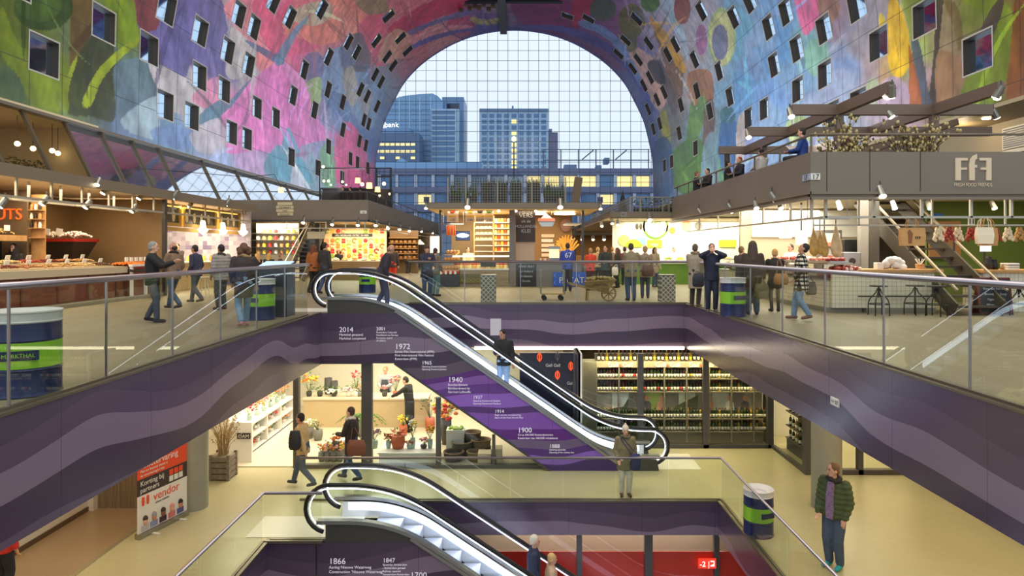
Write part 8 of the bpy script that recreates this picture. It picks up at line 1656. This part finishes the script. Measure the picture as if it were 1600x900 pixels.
    # lower floor
    t, w, sp = person('man in a dark green padded jacket and jeans standing at the lower right', fl(1304, 886, -4), 128, 1.84, (74, 86, 50), (74, 88, 112), (40, 160, 170), 'short', (120, 88, 58), arms=((-.22, .10, .90), (.20, .16, .92)), yaw=-32, puff=.015, vox=.008, inner=mat('plaid_shirt', (140, 112, 146), .7, var=.5, vscale=40), collar=(38, 36, 36), fat=1.16, hem=.84)
    person('woman in an olive parka and cream hat facing the camera at the lower balustrade', (X(977, 15.3), 15.3, -4), 180, 1.60, (128, 116, 84), (216, 206, 190), (92, 58, 48), 'beanie', (226, 206, 184), hem=.66, arms=('pocket', 'pocket'), vox=.010, collar=(104, 92, 70), flare=1.15, fat=1.1)
    t = handbag('navy shoulder bag of the woman in the parka', (X(992, 15.2), 15.12, -3.36), .22, .36, (48, 54, 96), .12, (X(971, 15.2), 15.2, -2.66))
    person('man in a black jacket and pale jeans on the upper escalator', (X(787, 17.68), 17.68, -.69*(X(787, 17.68)+3.407)-.14), 168, 1.76, (34, 32, 34), (150, 174, 206), (150, 160, 180), 'short', (26, 22, 22), 1, pitch=-14, arms=('down', 'front'), yaw=-20, vox=.010)
    person('man in a beige jacket walking left past the florist entrance', fl(474, 762, -4), 80, 1.76, (196, 160, 106), (76, 86, 106), (60, 60, 70), 'short', (40, 30, 28), 1, arms=('swing', 'hold'), step=.6, lean=6)
    person('person in glasses and a dark coat walking left past the florist window', fl(549, 752, -4), 75, 1.80, (48, 36, 32), (60, 80, 116), (60, 52, 48), 'short', (70, 46, 34), hem=.66, arms=('front', 'down'), step=.5, collar=(206, 190, 170))
    handbag('large brown leather bag of the person in glasses', (X(556, 15.9), 15.95, -3.28), .44, .36, (120, 70, 48), .16, (X(552, 16), 16.05, -2.66)); handbag('dark rucksack carried in front by the man in the beige jacket', (X(462, 15.4), 15.35, -2.96), .26, .42, (40, 36, 36), .18, (X(466, 15.5), 15.5, -2.6))
    person('florist in a grey shirt and dark apron behind the counter', (X(603, 22.3), 22.3, -4), 175, 1.74, (170, 172, 176), BLK, BLK, 'short', (196, 120, 70), arms=('front', 'front'), apron=(70, 74, 84), pitch=-12)
    person('woman in a long black coat reaching to the florist counter', (X(640, 20.6), 20.6, -4), 75, 1.72, (34, 30, 32), (40, 36, 38), BLK, 'short', (40, 32, 30), hem=.42, arms=('reach', 'down'), lean=8, pitch=-15, skirt=True)
    zs = lambda x: -4-.66*(x+2.38)-.13
    x = X(834, 13.58); person('white-haired man in glasses and a navy jacket on the lower escalator', (x, 13.58, zs(x)), -85, 1.76, (44, 50, 78), (60, 60, 70), BLK, 'short', (216, 206, 190), arms=('down', 'pocket'), vox=.010)
    x = X(861, 13.58); person('blonde woman in a beige coat on the lower escalator', (x, 13.58, zs(x)), -85, 1.62, (206, 172, 140), (120, 110, 100), BLK, 'short', (214, 176, 116), hem=.62, arms=('down', 'down'), vox=.010)
    person('person in a red jacket half hidden by the fascia at the lower left', (-8.2, 10.7, -4), -20, 1.74, (206, 50, 40), (40, 40, 46), BLK, 'short', (60, 46, 36), arms=('down', 'down'))
people()
# ------------------------------------------------------------------ drum bins, patterned bins, carts, roll-up banner
def drums():
    nv = mat('drum_navy', (38, 46, 92), .3, .2); lm = mat('drum_lime', (140, 196, 50), .35); wh = mat('drum_white', (206, 204, 204), .35)
    t0 = None
    for k, (c, r, lb) in enumerate((((-5.50, 7.5, 0), .36, 'large navy and lime oil-drum bin at the left balustrade, nearest the eye'), (fl(408, 499), .31, 'navy and lime drum bin behind the left balustrade near the escalator'), (fl(574, 457), .31, 'navy and lime drum bin seen through the escalator glass'), (fl(1145, 494), .30, 'navy and lime drum bin among the people at the right balustrade'), (fl(1185, 834, -4), .285, 'navy and lime drum bin on the lower floor at the right balustrade'))):
        c = Vector(c); h = .93 if k < 4 else .90; s = r/.3; rot = R((-20, -20, 0, 15, 20)[k])
        if t0 is None:
            t0 = t = thing('drum_bin', lb, 'bin', c); P = lambda *pr: [(a*r, b*h) for a, b in pr]
            MB().lathe(c, P((.98, 0), (1.02, .012), (1.0, .03), (.985, .05), (.985, .30), (1.01, .315), (.985, .33), (.985, .345), (.9, .345)), 36).build('lower_body', nv, t, smooth=False)
            MB().lathe(c, P((.9, .34), (.992, .34), (.992, .64), (.9, .64)), 36).build('lime_band', lm, t); MB().lathe(c, P((.9, .64), (.985, .64), (1.01, .66), (.985, .68), (.985, .86), (.9, .86)), 36).build('upper_body', nv, t)
            MB().lathe(c, P((.9, .86), (.99, .86), (1.02, .875), (.99, .89), (.99, .97), (1.03, .985), (1.02, 1.0), (.95, .985), (.55, .93), (.5, .90), (.45, .90)), 36).build('funnel_lid', wh, t)
            bg_ = MB().box(c.x-.15*s, c.x+.15*s, c.y-r*1.0, c.y-r*.90, c.z+h*.44, c.z+h*.55).build('badge', nv, t); text('MARKTHAL', .048*s, (c.x, c.y-r*1.01, c.z+h*.475), lm, bg_, name='badge_lettering')
            for o in t.children: o.data.polygons.foreach_set('use_smooth', [True]*len(o.data.polygons)) if o.name.split('.')[0] in ('lower_body', 'lime_band', 'upper_body', 'funnel_lid') else None; o.modifiers.new('e', 'EDGE_SPLIT')
            t.rotation_euler[2] = R(28)
        else: dup(t0, c, rot, lb, None, (r/.36, r/.36, h/.93))
    g = N('patterned_steel'); x = g.xyz(g.coord()); q = g.math('ABSOLUTE', g.math('SINE', g.math('MULTIPLY', g.math('ADD', x[0], x[2]), 22))); q2 = g.math('ABSOLUTE', g.math('SINE', g.math('MULTIPLY', g.math('SUBTRACT', x[0], x[2]), 22)))
    PT = g.done(g.ramp(g.math('MINIMUM', q, q2), [(.25, (196, 190, 178)), (.35, (104, 100, 96))]), .4)
    for k, (px, lb) in enumerate(((763, 'grey steel bin with lattice pattern in front of the cheese stall'), (1044, 'grey steel bin with lattice pattern at the corner of the far balustrade'))):
        c = fl(px, 471.5); b = thing('steel_bin', lb, 'bin', c); MB().box(c.x-.23, c.x+.23, c.y-.0, c.y+.46, 0, .80).build('body', PT, b, bevel=.015); MB().box(c.x-.24, c.x+.24, c.y-.01, c.y+.47, .80, .83).build('rim', STEEL, b)
    # lit display column beside the escalator head
    c = Vector((-5.75, 16.2, 0)); t = thing('info_column', 'dark slanted-top information stand with pale blue screen beside the escalator head', 'stand', c); MB().prism([(15.9, 0), (16.5, 0), (16.5, 1.30), (15.9, 1.18)], 'x', c.x-.42, c.x+.30).build('body', mat('stand_navy', (58, 62, 74), .4), t); MB().add([(c.x-.40, 15.92, 1.20), (c.x+.28, 15.92, 1.20), (c.x+.28, 16.48, 1.315), (c.x-.40, 16.48, 1.315), (c.x-.40, 15.92, 1.18), (c.x+.28, 15.92, 1.18), (c.x+.28, 16.48, 1.295), (c.x-.40, 16.48, 1.295)], [(0, 1, 2, 3), (7, 6, 5, 4), (0, 4, 5, 1), (1, 5, 6, 2), (2, 6, 7, 3), (3, 7, 4, 0)]).build('screen', glow('pale_screen', (170, 200, 226), .8), t)
    # wooden wheelbarrow with potatoes
    wd = mat('barrow_wood', (150, 124, 86), .7, var=.25, vscale=9); y = 20.9; c = Vector((X(938, y), y, 0)); t = thing('wheelbarrow', 'old wooden wheelbarrow heaped with potatoes in front of the kiosk', 'wheelbarrow', c); X_ = lambda p: X(p, y); Z_ = lambda p: Z(p, y)
    MB().add([(X_(916), y-.22, Z_(452)), (X_(948), y-.22, Z_(454)), (X_(961), y-.34, Z_(436)), (X_(913), y-.34, Z_(440)), (X_(916), y+.22, Z_(452)), (X_(948), y+.22, Z_(454)), (X_(961), y+.34, Z_(436)), (X_(913), y+.34, Z_(440))], [(0, 3, 2, 1), (4, 5, 6, 7), (0, 1, 5, 4), (1, 2, 6, 5), (3, 7, 6, 2), (0, 4, 7, 3)]).build('box', wd, t)
    for s in (-.24, .24):
        MB().beam((X_(890), y+s*1.3, Z_(443)), (X_(956), y+s*.5, Z_(458)), .05, .06).build('shaft', wd, t); MB().beam((X_(918), y+s, Z_(455)), (X_(917), y+s*1.1, .0), .05, .06).build('leg', wd, t)
    wc = Vector((X_(951), y, .24)); MB().tube([wc+Vector((.22*math.cos(a), 0, .22*math.sin(a))) for a in np.linspace(0, 6.283, 25)[:-1]], .026, 6, True).build('wheel_rim', wd, t, smooth=True)
    for k in range(4): a = k*math.pi/4; MB().beam(wc-Vector((.21*math.cos(a), 0, .21*math.sin(a))), wc+Vector((.21*math.cos(a), 0, .21*math.sin(a))), .025, .025, (0, 1, 0)).build('spoke', wd, t)
    MB().tube([wc+Vector((0, -.14, 0)), wc+Vector((0, .14, 0))], .03, 8).build('hub', wd, t); text('MARKT HAL', .085, (X_(937), y-.36, Z_(446)), mat('burnt_ink', (70, 50, 36), .7), t, name='painted_lettering', ext=.01)
    heap((X_(938), y, Z_(439)), .42, .24, .12, 90, .045, mat('potato', (150, 132, 82), .7, var=.2), t, 'potatoes')
    # flat trolley
    y = 21.3; c = Vector((X(863, y), y, 0)); t = thing('platform_trolley', 'steel platform trolley with upright handles in front of the fries stall', 'trolley', c); a, b = X(845, y), X(881, y); MB().box(a, b, y-.3, y+.3, .19, .23).build('platform', mat('trolley_wood', (170, 144, 100), .6), t)
    for x in (a, b): MB().tube([(x, y-.28, .2), (x, y-.28, .95), (x, y+.28, .95), (x, y+.28, .2)], .02, 6).build('handle', STEEL, t)
    for x in (a+.1, b-.1):
        for yy in (y-.24, y+.24): MB().tube([(x, yy-.02, .08), (x, yy+.02, .08)], .08, 12).build('castor', BLACK, t); MB().box(x-.02, x+.02, yy-.01, yy+.01, .08, .19).build('fork', STEELD, t)
    # roll-up banner
    A, B = Vector((-7.32, 12.95, -4)), Vector((-6.98, 14.2, -4)); d = (B-A).normalized(); nr = Vector((d.y, -d.x, 0)); ang = math.degrees(math.atan2(d.y, d.x)); t = thing('rollup_banner', 'red, black and white roll-up banner in front of the round column', 'banner', (A+B)/2); L = (B-A).length; hh = 2.05
    def strip(z0, z1, name, m, u0=0, u1=1, off=0.): a, b = A+d*L*u0+nr*off, A+d*L*u1+nr*off; q = MB(); q.beam(a+Vector((0, 0, (z0+z1)/2)), b+Vector((0, 0, (z0+z1)/2)), .008, z1-z0); return q.build(name, m, t)
    MB().beam(A+Vector((0, 0, .05)), B+Vector((0, 0, .05)), .12, .10).build('base_cassette', STEEL, t); ov = mat('banner_red', (236, 78, 40), .5); strip(.10, .82, 'white_panel', mat('banner_white', (238, 230, 220), .5)); strip(.82, 1.14, 'black_panel', mat('banner_black', (62, 48, 48), .5)); strip(1.14, hh, 'red_panel', ov)
    for u in (.25, .8): MB().beam(A+d*L*u-nr*.25+Vector((0, 0, .015)), A+d*L*u+nr*.22+Vector((0, 0, .015)), .06, .02).build('foot', WHITE, t)
    def tx(s, size, u, z, m, al='LEFT'): text(s, size, A+d*L*u+nr*.008+Vector((0, 0, z)), m, t, rot=(90, 0, ang), ext=.002, align=al, name='banner_lettering')
    tx('prettige', .22, .05, 1.50, WHITE); tx('toiletervaring', .18, .05, 1.34, WHITE); tx('Met uw bezoek steunt u', .07, .05, 1.26, WHITE); tx('de voorzieningen hier', .07, .05, 1.18, WHITE); tx('Korting bij', .14, .05, 1.00, WHITE); tx('partners', .14, .05, .87, WHITE); tx('vendor', .24, .30, .62, ov); tx('schone toiletten', .055, .34, .55, MATS['banner_black'])
    for k in range(6): strip(.99-.13*(k//3), 1.10-.13*(k//3), 'coupon', ov if k < 3 else WHITE, .62+.10*(k % 3), .70+.10*(k % 3), .008)
    for u in (.10, .19): c = A+d*L*u+nr*.01+Vector((0, 0, .66)); MB().ball(c+Vector((0, 0, .10)), .03, 8, 5).cap(c+Vector((0, 0, .05)), c+Vector((0, 0, -.03)), .03, .022, 8).build('pictogram', ov, t)
    for k, u in enumerate((.14, .31, .49, .67, .85)):
        c = A+d*L*u+nr*.012+Vector((0, 0, .30)); q = MB().ball(c, (.05, .05, .08), 10, 7); q.build('portrait_head', SKIN[k % 3], t, smooth=True); MB().ball(c+Vector((0, 0, .05))-nr*.01, (.062, .055, .06), 10, 6).build('portrait_hair', mat('hair_%d' % k, ((70, 44, 34), (150, 150, 156), (60, 38, 30), (220, 150, 140), (30, 26, 26))[k], .6), t, smooth=True); MB().prism([(0, 0)], 'y', 0, 1) if 0 else None; strip(.12, .23, 'portrait_shirt', mat('shirt_%d' % k, ((200, 190, 190), (150, 150, 190), (70, 50, 60), (220, 120, 120), (90, 90, 140))[k], .6), u-.07, u+.07, .01)
drums()
finish()
